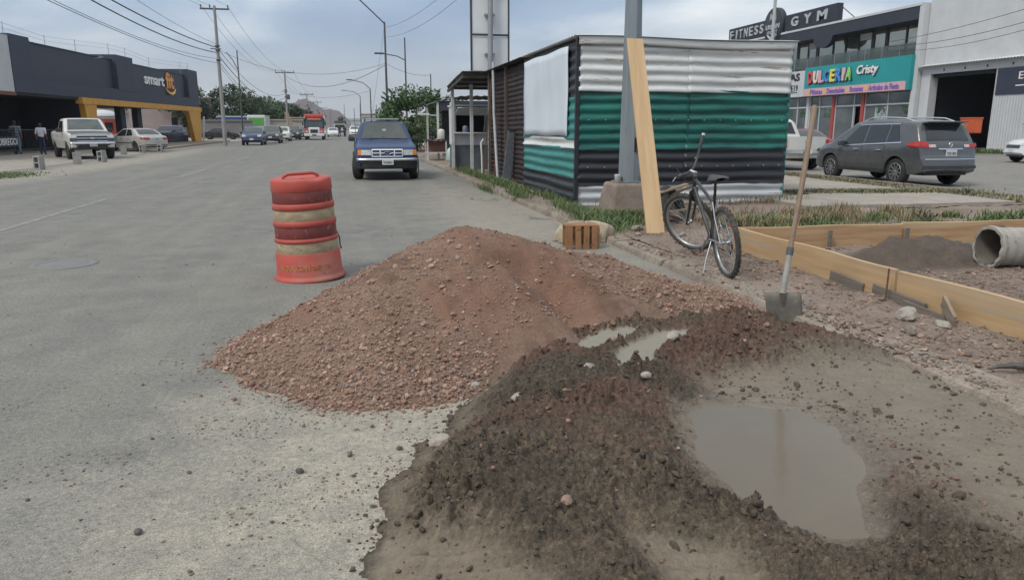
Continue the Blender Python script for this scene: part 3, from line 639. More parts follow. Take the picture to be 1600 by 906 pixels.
# ---- loose pebbles of verge and road, and single stones big enough to pick out
def scatter_pebbles():
    rg = np.random.default_rng(25); n = 52000
    M_PEB = mat('verge_pebble', (0.285, 0.24, 0.205), (0.20, 0.16, 0.135), scale=30, rough=0.92, tint=1.0)
    X = rg.uniform(3.37, 9.0, n); Y = rg.uniform(2.0, 9.6, n); d = np.hypot((X - 6.35) / 1.15, (Y - 7.05) / 0.62)
    w = (0.25 + 0.75 * sstep(0.42, 0.6, fbm(X, Y, 1.5, 4, 260))) * np.clip(5.5 / (Y + 1.0), 0.2, 1) * (d > 1)
    k = rg.uniform(0, 1, n) < w; X = X[k]; Y = Y[k]; S = np.clip(0.0072 * np.exp(rg.normal(0, .6, len(X))), 0.0035, 0.042); c = gravel_cols(rg, len(X)) * rg.uniform(.75, 1.3, (len(X), 1))
    c[:, 0] *= 0.97
    o = link('verge_pebbles', rocks_mesh('verge_pebbles', np.stack([X, Y, np.where(X < 3.64, .084, verge_h(X, Y)) + S * .25], -1), S, c, 26, .7), M_PEB)
    tag(o, 'loose grey brown pebbles strewn over the dirt verge', 'pebbles', kind='stuff')
    n = 14000; X = rg.normal(0.2, 1.3, n); Y = rg.normal(3.2, 1.2, n)
    k = (mud_d(X, Y) < -0.02) & (pile_s(X, Y)[0] > 1.02) & (X < 3.3) & (Y > 1.5) & (rg.uniform(0, 1, n) < 0.10 + 0.90 * sstep(0.46, 0.66, fbm(X, Y, 2.6, 4, 270))); X = X[k]; Y = Y[k]
    S = np.clip(0.0036 * np.exp(rg.normal(0, .5, len(X))), 0.002, 0.009)
    o = link('road_grit', rocks_mesh('road_grit', np.stack([X, Y, S * .3], -1), S, gravel_cols(rg, len(X)) * np.array([0.85, 0.92, 0.92]), 27, .7), M_PEB)
    tag(o, 'fine grit and crumbs scattered on the dusty road', 'grit', kind='stuff')
    n = 260; X = rg.uniform(-4.5, 2.5, n); Y = rg.uniform(2.2, 12, n); k = (mud_d(X, Y) < 0) & (pile_s(X, Y)[0] > 1); X = X[k]; Y = Y[k]; S = np.clip(0.006 * np.exp(rg.normal(0, .4, len(X))), 0.004, 0.014)
    o = link('road_pebbles', rocks_mesh('road_pebbles', np.stack([X, Y, S * .3], -1), S, gravel_cols(rg, len(X)) * .7, 28, .7), M_PEB); tag(o, 'sparse small pebbles over the open asphalt', 'pebbles', kind='stuff')
scatter_pebbles()
def stones():
    rg = random.Random(33)
    M1 = mat('dark_stone', (0.075, 0.072, 0.066), (0.13, 0.12, 0.105), scale=25, rough=0.9, bump=0.004, bscale=60); M2 = mat('pale_stone', (0.34, 0.31, 0.27), (0.24, 0.205, 0.175), scale=18, rough=0.9, bump=0.004, bscale=60)
    road = [(-0.84, 2.78, .026), (-0.75, 3.27, .016), (-0.27, 3.17, .027), (-0.05, 3.3, .024), (0.06, 3.62, .018), (-1.0, 3.7, .014), (-0.28, 3.7, .014), (0.28, 3.0, .022), (0.23, 2.93, .020), (0.12, 2.72, .017), (-0.9, 2.36, .02), (-0.55, 4.65, .016), (-1.25, 4.55, .015), (-0.35, 2.75, .013), (0.42, 3.38, .015), (-1.35, 3.15, .013)]
    for x, y, s in road:
        s *= .75
        o = link('stone', rocks_mesh('stone', np.array([[0, 0, s * .5]]), np.array([s]), np.ones((1, 3)), rg.randrange(999), .8, ROCK2), M1, loc=(x, y, 0)); tag(o, 'small dark stone lying loose on the dusty road left of the mix', 'stone', 'dark stones loose on the road')
    pale = [((1.02, 4.40), .035), ((1.98, 4.22), .045), ((2.1, 4.32), .03), ((1.30, 3.85), .038), ((0.82, 3.55), .045), ((0.66, 4.06), .055), ((2.5, 4.95), .03), ((1.55, 3.62), .04), ((0.36, 3.22), .05)]
    for (x, y), s in pale:
        z = float(mud_h(np.array([x]), np.array([y]))[0]); o = link('stone', rocks_mesh('stone', np.array([[0, 0, s * .3]]), np.array([s]), np.ones((1, 3)), rg.randrange(999), .75, ROCK2), M2, loc=(x, y, max(z, 0))); tag(o, 'pale fist sized stone half sunk in the wet mix', 'stone', 'pale stones in the wet mix')
    for (x, y), s, lab in (((4.02, 4.60), .11, 'largest pale concrete chunk lying below the near formwork board'), ((4.14, 4.36), .075, 'smaller pale concrete chunk right of the largest one under the near board'), ((3.95, 9.75), .10, 'brownish rock in the grass between concrete post base and plank'), ((3.78, 9.25), .06, 'flat pale stone on the kerb before the leaning plank'), ((3.72, 3.05), .12, 'broad pale stone slab at the right edge beside the wet mix'), ((4.25, 8.9), .07, 'small rock lying under the bicycle front wheel')):
        o = link('rock', rocks_mesh('rock', np.array([[0, 0, s * .32]]), np.array([s]), np.ones((1, 3)), rg.randrange(999), .62, ROCK2), M2, loc=(x, y, float(verge_h(np.array([x]), np.array([y]))[0]))); tag(o, lab, 'rock')
stones()
# ================================================================== NEAR THINGS
def vh(x, y): return float(verge_h(np.array([x]), np.array([y]))[0])
# ------------------------------------------------------------------ traffic drum
def traffic_drum():
    root = empty('traffic_drum', (-0.42, 7.72, 0.0), rad(20), 'worn orange red traffic drum with dirty cream and maroon bands', 'traffic drum')
    root.rotation_euler = (rad(0.6), rad(-2.6), rad(14))
    red = mat('drum_red_plastic', (0.42, 0.068, 0.046), (0.33, 0.060, 0.045), scale=5, rough=0.62, c3=(0.38, 0.14, 0.105), bump=0.002, bscale=18, spots=((0.17, 0.065, 0.048), 9, 0.66))
    cream = mat('drum_cream_band', (0.40, 0.32, 0.205), (0.28, 0.21, 0.13), scale=9, rough=0.6, stretch=(1, 1, 2.2), spots=((0.13, 0.08, 0.06), 14, 0.60))
    maroon = mat('drum_maroon_band', (0.20, 0.036, 0.030), (0.12, 0.030, 0.027), scale=10, rough=0.55, spots=((0.30, 0.15, 0.12), 16, 0.60))
    H = 1.02
    def rr(t): return 0.322 - 0.032 * t
    b = MB()
    b.lathe([(0.0001, 0.012), (0.33, 0.0), (0.352, 0.006), (0.355, 0.03), (0.335, 0.045), (rr(0.05) + 0.004, 0.07), (rr(.27) + 0.004, .275 * H), (rr(.28) - 0.004, .285 * H)], 44); b.build('base_skirt', red, root)
    bands = [(.285, .385, cream), (.43, .54, maroon), (.60, .70, cream), (.765, .87, maroon)]
    rings = [(.385, .43), (.54, .60), (.70, .765)]
    for a, c, m in bands:
        b = MB(); b.lathe([(rr(a) - 0.006, (a - .004) * H), (rr(a) - 0.004, a * H), (rr((a + c) / 2) - 0.004, (a + c) / 2 * H), (rr(c) - 0.004, c * H), (rr(c) - 0.006, (c + .004) * H)], 44); b.build('reflective_band', m, root)
    for a, c in rings:
        b = MB(); b.lathe([(rr(a) - 0.006, a * H), (rr(a) + 0.006, (a + .008) * H), (rr(c) + 0.006, (c - .012) * H), (rr(c) - 0.006, c * H)], 44); b.build('ring', red, root)
    b = MB(); b.lathe([(rr(.87) - .006, .87 * H), (rr(.88) + .004, .885 * H), (rr(.97) + .003, .975 * H), (rr(1) - .006, .992 * H), (rr(1) - .03, .999 * H), (0.12, .985 * H), (0.0001, .985 * H)], 44)
    top = b.build('top', red, root)
    for v in top.data.vertices:          # dented rim
        a = math.atan2(v.co.y, v.co.x); k = math.exp(-((a + 1.2) / .35) ** 2); v.co.z -= 0.02 * k * (v.co.z > .95 * H); v.co.x *= 1 - 0.03 * k; v.co.y *= 1 - 0.03 * k
    b = MB(); pts = [(-.175, 0, .985 * H), (-.165, 0, 1.012 * H), (-.12, 0, 1.032 * H), (.12, 0, 1.032 * H), (.165, 0, 1.012 * H), (.175, 0, .985 * H)]; b.tube(pts, .017, 10); b.build('handle', red, root)
    # split in the skirt side with a hanging strip
    b = MB(); b.tube([(rr(.4) + .004, .02, .43 * H), (rr(.34) + .02, .0, .37 * H), (rr(.3) + .012, -.03, .30 * H), (rr(.25) + .016, -.05, .26 * H)], .007, 6); b.build('torn_strip', mat('rubber_black', (0.02, 0.02, 0.02), (0.035, 0.033, 0.03), scale=20, rough=0.7), root)
    # faded stencilled lettering round the skirt
    m = mat('faded_yellow_stencil', (0.46, 0.27, 0.07), (0.50, 0.085, 0.045), scale=24, rough=0.7, lo=0.46, hi=0.60)
    t = text_part('lettering', 'N DO UCSNV THE SOC', m, root, (0, 0, 0), 1.0, 0.052, (1, 0, 0), (0, 0, 1), 0.003, 0.012)
    for v in t.data.vertices:
        a = -math.pi / 2 - 0.30 + v.co.x * 1.65; z = .155 + v.co.z; r = rr(z / H) + .0065 - v.co.y; v.co = (r * math.cos(a), r * math.sin(a), z)
traffic_drum()

# ------------------------------------------------------------------ corrugated shed
def corrugated(y0z, x0, x1, z0, z1, m, name, parent, plane='Y', at=0.0, pitch=0.178, amp=0.017, phase=0.0, out=-1, jag=0.0, bulge=0.022, seed=1):
    """sheet with horizontal waves: plane 'Y' spans x at y=at; plane 'X' spans y at x=at; out = side the crests stand out to"""
    r = random.Random(seed); nx = 26; nz = max(6, int((z1 - z0) / pitch * 9)); b = MB(); ph = r.uniform(0, 6)
    def fn(u, v):
        h = x0 + (x1 - x0) * u; z = z0 + (z1 - z0) * v
        w = math.sin(2 * math.pi * (z + phase) / pitch); w = math.copysign(abs(w) ** 0.8, w) * amp
        d = w + bulge * math.sin(u * 7 + ph) * math.sin(v * 3 + ph) * 0.6
        zz = z + 0.006 * math.sin(u * 9 + ph) + (jag * (vnoise(np.array([u * 23.0]), np.array([seed * 1.0]))[0] - .5) if v in (0.0, 1.0) else 0)
        return (h, at + out * d, zz) if plane == 'Y' else (at + out * d, h, zz)
    b.grid(fn, nx, nz, True); o = b.build(name, m, parent, recalc=False)
    sol = o.modifiers.new('thick', 'SOLIDIFY'); sol.thickness = 0.003; sol.offset = 0
    return o
def brushed(name, c1, c2, c3, rough=0.45, vert=False, rust=None, st=0.62):
    return mat(name, c1, c2, scale=3.2, rough=rough, c3=c3, stretch=(0.5, 0.5, 4.5) if not vert else (5, 5, .4), lo=0.4, hi=0.66, bump=0.0015, bscale=30, rvar=.12, spots=(rust, 2.6, st) if rust else None)
def shed():
    root = empty('corrugated_shed', (6.2, 15.3, 0.05), 0, 'flat roofed corrugated metal shed painted white, green and black in bands', 'shed')
    white = brushed('shed_white', (0.62, 0.63, 0.62), (0.50, 0.51, 0.50), (0.66, 0.66, 0.64), rust=(0.30, 0.25, 0.19), st=0.60)
    green = brushed('shed_green', (0.005, 0.125, 0.100), (0.004, 0.058, 0.056), (0.008, 0.175, 0.130), rough=0.4, rust=(0.004, 0.05, 0.052), st=0.58)
    green2 = brushed('shed_green_side', (0.030, 0.200, 0.185), (0.022, 0.150, 0.142), (0.05, 0.22, 0.20), rough=0.5)
    black = brushed('shed_black', (0.016, 0.018, 0.024), (0.024, 0.026, 0.033), (0.012, 0.013, 0.018), rough=0.5)
    galv = brushed('shed_galvanised', (0.50, 0.52, 0.53), (0.40, 0.42, 0.43), (0.58, 0.59, 0.58), rough=0.4, rust=(0.26, 0.18, 0.12), st=0.61)
    panel = mat('shed_panel_white', (0.60, 0.65, 0.70), (0.52, 0.57, 0.62), scale=1.3, rough=0.55, c3=(0.64, 0.68, 0.72), bump=0.002, bscale=7, stretch=(1, 1, .5))
    X0, X1, YF, YB = 4.12, 8.36, 13.2, 17.35
    P = lambda o: at_origin(o, root)
    # dark inner box keeps the inside dark
    b = MB(); b.box(((X0 + X1) / 2, (YF + YB) / 2, 1.52), (X1 - X0 - .10, YB - YF - .10, 2.9)); P(b.build('inner_dark_box', mat('shed_inside_dark', (0.09, 0.065, 0.045), (0.12, 0.09, 0.06), scale=6, rough=0.9)))
    for i, (a, c) in enumerate(((X0, 6.30), (6.24, X1))):
        d = 0.004 * i
        P(corrugated(0, a, c, 2.13, 3.06, white, 'corrugated_sheet', None, 'Y', YF - .018 - d, seed=3 + i, phase=0.02))
        P(corrugated(0, a, c, 1.09, 2.16, green, 'corrugated_sheet', None, 'Y', YF - .008 - d, seed=5 + i, jag=.025))
        P(corrugated(0, a, c, 0.44, 1.10, black, 'corrugated_sheet', None, 'Y', YF - .016 - d, seed=7 + i, jag=0.02))
        P(corrugated(0, a, c, 0.05, 0.47, galv, 'corrugated_sheet', None, 'Y', YF + .004 - d, seed=9 + i, jag=.01))
    P(corrugated(0, YF, YB, 1.11, 1.32, white, 'corrugated_sheet', None, 'X', X0 - .022, seed=13))
    P(corrugated(0, YF, YB, 0.56, 1.13, green2, 'corrugated_sheet', None, 'X', X0 - .012, seed=15, jag=.012))
    P(corrugated(0, YF, YB, 0.06, 0.58, black, 'corrugated_sheet', None, 'X', X0 - .018, seed=17))
    P(corrugated(0, YF, YB, 2.05, 3.02, black, 'corrugated_sheet', None, 'X', X0 - .004, seed=19))
    P(corrugated(0, YF, YB, 1.26, 2.08, green2, 'corrugated_sheet', None, 'X', X0 - .008, seed=21))
    b = MB(); b.grid(lambda u, v: (X0 - .045 - .006 * math.sin(v * 9 + u * 3), 13.68 + 3.52 * u, 1.33 + 1.62 * v + .012 * math.sin(u * 11)), 16, 12); o = b.build('hatch_panel', panel, None, recalc=False); sm = o.modifiers.new('t', 'SOLIDIFY'); sm.thickness = .012; P(o)
    b = MB(); b.box((X0 - .03, (YF + YB) / 2, .02), (.10, YB - YF, .14)); P(b.build('footing', mat('shed_footing', (0.55, 0.55, 0.53), (0.40, 0.39, 0.37), scale=5, rough=.85)))
    # corner posts and roof
    b = MB(); b.box((X0 - .012, YF + .0, 1.55), (.07, .07, 3.0)); P(b.build('corner_post', black))
    b = MB(); b.box((X1 + .0, YF + .03, 1.5), (.06, .06, 2.9)); P(b.build('corner_post', green2))
    b = MB(); b.grid(lambda u, v: (X0 - .10 + (X1 + .16 - X0) * u, YF - .12 + (YB + .1 - YF) * v, 3.085 + .012 * math.sin(2 * math.pi * v * (YB - YF) / .17) - .02 * u + .012 * math.sin(u * 8)), 24, 140); o = b.build('roof_sheet', galv, None, recalc=False); sm = o.modifiers.new('t', 'SOLIDIFY'); sm.thickness = .004; P(o)
    b = MB(); b.grid(lambda u, v: (X0 - .02 + (X1 - X0 + .06) * u, YF - .075 - .012 * math.sin(v * 3.1), 2.93 + .15 * v + .018 * math.sin(u * 7.3) - .015 * u), 30, 4); o = b.build('fascia_strip', white, None, recalc=False); sm = o.modifiers.new('t', 'SOLIDIFY'); sm.thickness = .006; P(o)
    # screw heads along the overlaps
    b = MB()
    for i in range(13):
        for z in (2.62, 1.63, .78): b.ball((X0 + .2 + i * .325, YF - .042, z), .010, 5)
    o = P(b.build('screw_heads', galv)); tag(o, kind='stuff')
shed()

# ------------------------------------------------------------------ brown corrugated lean-to behind the shed
def lean_to():
    root = empty('corrugated_lean_to', (4.6, 19.8, 0.05), 0, 'dark rusty brown corrugated lean-to joined behind the painted shed', 'lean-to')
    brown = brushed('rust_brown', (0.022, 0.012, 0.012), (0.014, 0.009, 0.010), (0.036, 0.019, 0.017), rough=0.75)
    dark = mat('old_timber_dark', (0.07, 0.055, 0.042), (0.11, 0.085, 0.065), scale=6, rough=0.9, stretch=(1, 1, .2))
    P = lambda o: at_origin(o, root)
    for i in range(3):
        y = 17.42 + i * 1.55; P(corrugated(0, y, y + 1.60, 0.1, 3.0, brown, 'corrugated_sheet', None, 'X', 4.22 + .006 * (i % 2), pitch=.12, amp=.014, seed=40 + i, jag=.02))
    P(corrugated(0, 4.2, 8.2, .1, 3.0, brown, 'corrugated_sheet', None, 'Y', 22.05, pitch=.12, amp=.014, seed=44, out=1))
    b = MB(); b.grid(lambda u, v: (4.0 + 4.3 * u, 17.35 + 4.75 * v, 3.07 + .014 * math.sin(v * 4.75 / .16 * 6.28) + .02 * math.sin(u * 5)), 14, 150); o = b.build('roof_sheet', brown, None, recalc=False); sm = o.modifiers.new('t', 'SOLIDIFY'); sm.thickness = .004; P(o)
    for y in (17.44, 19.7, 22.0): b = MB(); b.box((4.17, y, 1.55), (.07, .07, 3.0)); P(b.build('post', dark))
lean_to()
# ------------------------------------------------------------------ canopy on posts beyond the lean-to
def canopy():
    root = empty('canopy', (4.4, 24.2, 0.05), 0, 'sloping metal canopy on white posts over the white food booth', 'canopy')
    P = lambda o: at_origin(o, root)
    sh = brushed('canopy_sheet', (0.115, 0.12, 0.115), (0.075, 0.08, 0.08), (0.17, 0.17, 0.155), rough=.6); under = mat('canopy_translucent_green', (0.20, 0.26, 0.20), (0.14, 0.19, 0.15), scale=3, rough=.5)
    wp = mat('post_white_paint', (0.55, 0.56, 0.55), (0.42, 0.42, 0.41), scale=5, rough=.6, spots=((0.25, 0.2, 0.15), 6, .62))
    dk = mat('rafter_wood', (0.05, 0.04, 0.035), (0.08, 0.065, 0.05), scale=8, rough=.9)
    def zf(x, y): return 3.09 - (y - 22.1) * .075
    for i in range(4):
        ya = 22.12 + i * .87; o = MB().grid(lambda u, v: (3.38 + 3.4 * u, ya + .90 * v, zf(0, ya + .9 * v) + .012 * math.sin(v * .9 / .15 * 6.28) + .006 * (i % 2) + .012 * math.sin(u * 5 + i)), 8, 28).build('roof_sheet', under if i in (1,) else sh, None, recalc=False); sm = o.modifiers.new('t', 'SOLIDIFY'); sm.thickness = .004; P(o)
    for y in (22.3, 23.4, 24.5, 25.5): P(MB().bar((3.4, y, zf(0, y) - .06), (6.7, y, zf(0, y) - .06), .05, .08).build('rafter', dk))
    P(MB().bar((3.42, 22.2, zf(0, 22.2) - .14), (3.42, 25.6, zf(0, 25.6) - .14), .06, .08).build('beam', dk))
    for (x, y) in ((3.55, 25.45), (4.0, 24.3), (5.6, 25.45)): P(MB().box((x, y, (zf(x, y) - .1) / 2 + .03), (.095, .095, zf(x, y) - .12)).build('post', wp))
canopy()
def booth():
    root = empty('food_booth', (4.3, 26.3, 0.05), 0, 'white food booth with grey lower panel and propped up hatch under canopy', 'booth')
    P = lambda o: at_origin(o, root)
    w = mat('booth_white', (0.62, 0.63, 0.63), (0.52, 0.53, 0.53), scale=2, rough=.5); g = mat('booth_grey', (0.105, 0.125, 0.14), (0.085, 0.10, 0.115), scale=2, rough=.55); d = mat('booth_inside', (0.03, 0.03, 0.033), rough=.8)
    P(MB().box((4.28, 26.2, .50), (1.32, 1.3, .82)).build('lower_panel', g)); P(MB().box((4.28, 26.2, 1.10), (1.34, 1.32, .385)).build('upper_panel', w)); P(MB().box((4.28, 25.50, 1.31), (1.44, .36, .045), bev=.01).build('counter', w))
    for x in (3.64, 4.92): P(MB().box((x, 26.2, 1.75), (.06, 1.30, .9)).build('side_wall', w))
    P(MB().box((4.28, 26.82, 1.75), (1.2, .05, .88)).build('back_wall', d)); P(MB().box((4.28, 26.2, 2.22), (1.42, 1.42, .05)).build('roof', w))
    P(MB().box((4.30, 25.30, 2.02), (1.30, .60, .03), (rad(-22), 0, 0)).build('hatch', w))
    P(MB().bar((4.62, 25.55, 1.33), (4.62, 25.1, 1.92), .02).build('hatch_prop', w))
booth()
# things standing on the booth counter
o = MB().lathe([(0.0001, 0), (.09, 0), (.10, .02), (.10, .16), (.085, .2), (.04, .22), (.0001, .22)], 16).build('pot', mat('pot_blue_grey', (0.16, 0.20, 0.27), (0.12, 0.15, 0.2), scale=6, rough=.4)); o.location = (3.98, 25.48, 1.335); tag(o, 'blue grey pot standing on the white booth counter', 'pot')
# ------------------------------------------------------------------ sign frame on its pole
def sign_frame():
    root = empty('billboard', (4.2, 22.5, 0.05), 0, 'tall two panel white billboard with black frame on a galvanised pole', 'billboard')
    P = lambda o: at_origin(o, root)
    gal = mat('galvanised_steel', (0.32, 0.34, 0.35), (0.25, 0.27, 0.28), scale=5, rough=.45, metal=.45, stretch=(1, 1, .3)); wh = mat('billboard_white', (0.66, 0.68, 0.69), (0.60, 0.62, 0.63), scale=1.5, rough=.5); bk = mat('billboard_frame_black', (0.02, 0.02, 0.022), (0.05, 0.045, 0.04), scale=5, rough=.5)
    P(MB().tube([(4.24, 22.30, 0), (4.25, 22.30, 3), (4.27, 22.30, 6.4)], [.085, .08, .07], 12).build('pole', gal))
    xa, xb = 3.72, 4.84
    for z0, z1 in ((3.14, 4.12), (4.18, 5.22), (5.28, 6.3)):
        P(MB().box(((xa + xb) / 2, 22.50, (z0 + z1) / 2), (xb - xa - .05, .05, z1 - z0 - .03)).build('panel', wh))
    for x in (xa, xb): P(MB().box((x, 22.50, 4.72), (.045, .09, 3.22)).build('frame_upright', bk))
    for z in (3.11, 4.15, 5.25, 6.32): P(MB().box(((xa + xb) / 2, 22.49, z), (xb - xa + .04, .095, .05)).build('frame_rail', bk))
    for z in (3.6, 4.7, 5.8): P(MB().box((4.25, 22.40, z), (.30, .12, .05)).build('clamp', gal))
sign_frame()
# ------------------------------------------------------------------ ladder, leaning mesh panel and post beside lean-to
def props():
    gal = MATS['galvanised_steel']; rust = mat('rusty_rebar', (0.10, 0.045, 0.028), (0.15, 0.075, 0.045), scale=30, rough=.85)
    root = empty('rebar_ladder', (3.92, 21.0, 0.08), 0, 'narrow rusty rebar ladder leaning against the brown lean-to', 'ladder')
    a0, a1 = Vector((3.80, 21.15, .08)), Vector((4.10, 21.3, 2.85)); off = Vector((.30, -.12, 0))
    for d in (0, 1): at_origin(MB().bar(a0 + off * d, a1 + off * d * .7, .032).build('rail', rust), root)
    for i in range(9): t = .06 + i * .11; p = a0.lerp(a1, t); at_origin(MB().bar(p, p + off * (1 - .3 * t), .022).build('rung', rust), root)
    root = empty('leaning_pole', (3.80, 20.2, 0.08), 0, 'tall pale metal pole leaning on the roof edge beside the ladder', 'pole')
    at_origin(MB().tube([(3.98, 19.9, .1), (4.02, 20.6, 1.9), (4.06, 20.9, 3.25)], .042, 8).build('pole', mat('pale_pole', (0.38, 0.40, 0.42), (0.28, 0.29, 0.30), scale=8, rough=.6)), root)
    root = empty('mesh_panel', (4.0, 19.0, 0.08), 0, 'grey expanded metal mesh panel leaning against the brown wall', 'mesh panel')
    b = MB(); m = mat('expanded_metal', (0.25, 0.27, 0.29), (0.18, 0.19, 0.21), scale=12, rough=.5, metal=.4)
    Wd, Ht = .44, 1.32; o0 = Vector((3.86, 18.75, .10)); ux = Vector((.30, .32, 0)).normalized(); uy = Vector((.12, -.06, 1)).normalized()
    n = 13; k = int(Ht / Wd * n)
    for i in range(-k, n + 1):
        for s in (1, -1):
            # diagonal strands clipped to the panel
            t0 = max(0, -i / n if s > 0 else 0); P_ = []
            for j in range(0, k + 1):
                x = (i + j) / n if s > 0 else (n - i - j) / n
                if -1e-6 <= x <= 1 + 1e-6: P_.append(o0 + ux * (x * Wd) + uy * (j / k * Ht))
            if len(P_) > 1: b.bar(P_[0], P_[-1], .009, .006)
    at_origin(b.build('strands', m), root)
    c = [o0, o0 + ux * Wd, o0 + ux * Wd + uy * Ht, o0 + uy * Ht]; b = MB()
    for i in range(4): b.bar(c[i], c[(i + 1) % 4], .026)
    at_origin(b.build('edge_frame', m), root)
    # curved white pipe stuck in the grass in front of the booth
    o = MB().tube([(3.86, 21.6, .05), (3.85, 21.6, .7), (3.83, 21.6, 1.05), (3.90, 21.6, 1.16)], .03, 8).build('white_pipe', mat('pvc_white', (0.6, 0.6, 0.58), (0.5, 0.5, 0.48), scale=8, rough=.5)); tag(o, 'thin white plastic pipe standing upright beside the leaning pole', 'pipe')
props()

# ------------------------------------------------------------------ lamp post on concrete block
def lamp_post():
    root = empty('lamp_post', (4.38, 11.3, 0.05), 0, 'grey octagonal steel lamp post bolted to a tapered concrete block', 'lamp post')
    P = lambda o: at_origin(o, root)
    st = mat('post_galvanised', (0.22, 0.255, 0.275), (0.165, 0.195, 0.215), scale=2.6, rough=.5, metal=.35, c3=(0.26, 0.29, 0.30), stretch=(3, 3, .35), rvar=.1, spots=((0.09, 0.11, 0.11), 5, .63))
    con = mat('post_block_concrete', (0.235, 0.185, 0.150), (0.175, 0.135, 0.108), scale=5, rough=.92, bump=.008, bscale=22, c3=(0.27, 0.22, 0.19), spots=((0.038, 0.085, 0.055), 3.0, .60))
    b = MB(); n = 8
    def ring(c, hw, z, ch): return [(c[0] + hw * sx, c[1] + hw * sy, z) for sx, sy in ((-1 + ch, -1), (1 - ch, -1), (1, -1 + ch), (1, 1 - ch), (1 - ch, 1), (-1 + ch, 1), (-1, 1 - ch), (-1, -1 + ch))]
    rings = [ring((4.38, 11.38), .37, -.02, .12), ring((4.38, 11.38), .355, .15, .12), ring((4.37, 11.37), .315, .40, .13), ring((4.37, 11.36), .285, .60, .14), ring((4.37, 11.36), .265, .635, .16)]
    V = [p for r_ in rings for p in r_]; rr = random.Random(5); V = [(x + rr.uniform(-.008, .008), y + rr.uniform(-.008, .008), z + rr.uniform(-.006, .006)) for x, y, z in V]
    F = [(i * 8 + k, i * 8 + (k + 1) % 8, i * 8 + 8 + (k + 1) % 8, i * 8 + 8 + k) for i in range(4) for k in range(8)] + [tuple(range(32, 40))]
    b.add(V, F); o = P(b.build('concrete_block', con)); bv = o.modifiers.new('b', 'BEVEL'); bv.width = .02; bv.segments = 2
    P(MB().box((4.40, 11.32, .648), (.42, .40, .022), bev=.005).build('base_plate', st))
    for sx, sy in ((-1, -1), (1, -1), (1, 1), (-1, 1)): P(MB().tube([(4.40 + .165 * sx, 11.32 + .155 * sy, .655), (4.40 + .165 * sx, 11.32 + .155 * sy, .73)], .016, 6).build('anchor_bolt', MATS['rusty_rebar']))
    P(MB().tube([(4.42, 11.32, .655), (4.40, 11.32, 3.5), (4.38, 11.32, 7.6)], [.185, .135, .075], 8, smooth=False).build('shaft', st))
    P(MB().tube([(4.38, 11.32, 7.5), (3.9, 11.3, 7.85), (3.0, 11.3, 8.0)], [.05, .04, .035], 8).build('arm', st)); P(MB().box((2.75, 11.3, 7.98), (.6, .25, .12), bev=.04).build('lamp_head', st))
    # hand-hole in the shaft with wires
    P(MB().box((4.455, 11.145, 1.23), (.062, .016, .22), (rad(-1.2), 0, rad(8)), .006).build('hand_hole', mat('hand_hole_dark', (0.012, 0.012, 0.012), rough=.9)))
    P(MB().tube([(4.45, 11.13, 1.30), (4.47, 11.12, 1.2), (4.44, 11.12, 1.15), (4.46, 11.12, 1.09)], .006, 5).build('cable', MATS['rusty_rebar']))
lamp_post()
o = MB().lathe([(0.0001, 0), (.034, 0), (.047, .135), (.049, .14), (.044, .135), (.032, .006), (0.0001, .006)], 20).build('paper_cup', mat('cup_white', (0.68, 0.68, 0.66), (0.6, 0.6, 0.58), scale=12, rough=.55)); o.location = (4.16, 11.16, .632); tag(o, 'white paper cup left on the concrete lamp post block', 'cup')
# ------------------------------------------------------------------ plank leaning on the lamp post
M_WOOD = mat('fresh_pine', (0.47, 0.325, 0.18), (0.39, 0.255, 0.13), scale=2.2, rough=.62, stretch=(7, 7, .5), c3=(0.51, 0.36, 0.21), bump=.0012, bscale=22, knots=2.1, spots=((0.36, 0.22, 0.11), 1.9, .68))
M_WOODY = mat('fresh_pine_long', (0.46, 0.315, 0.17), (0.36, 0.235, 0.125), scale=2.2, rough=.62, stretch=(9, .5, 9), c3=(0.44, 0.34, 0.225), bump=.0012, bscale=22, knots=1.7, spots=((0.33, 0.30, 0.25), 1.1, .60))
M_WOODX = mat('fresh_pine_cross', (0.45, 0.30, 0.165), (0.33, 0.19, 0.10), scale=2.2, rough=.62, stretch=(.5, 9, 9), c3=(0.47, 0.34, 0.2), bump=.0012, bscale=22, knots=1.9)
M_OLD = mat('weathered_board', (0.175, 0.150, 0.125), (0.115, 0.098, 0.082), scale=3, rough=.9, stretch=(.6, .6, 8), bump=.003, bscale=20)
def plank():
    a = Vector((4.05, 9.33, .085)); t = Vector((4.335, 11.07, 2.80)); b = MB(); b.bar((0, 0, 0), (0, 0, (t - a).length), .25, .036, bev=.004)
    o = b.build('pine_plank', M_WOOD); q = (t - a).normalized(); xv = Vector((1, -.10, 0)); xv = (xv - q * xv.dot(q)).normalized(); yv = q.cross(xv)
    # bar(): local thickness lies along X, width along Y for a vertical bar
    o.matrix_world = Matrix.Translation(a) @ Matrix((xv, yv, q)).transposed().to_4x4()
    tag(o, 'long bare pine plank leaning against the grey lamp post', 'plank')
plank()

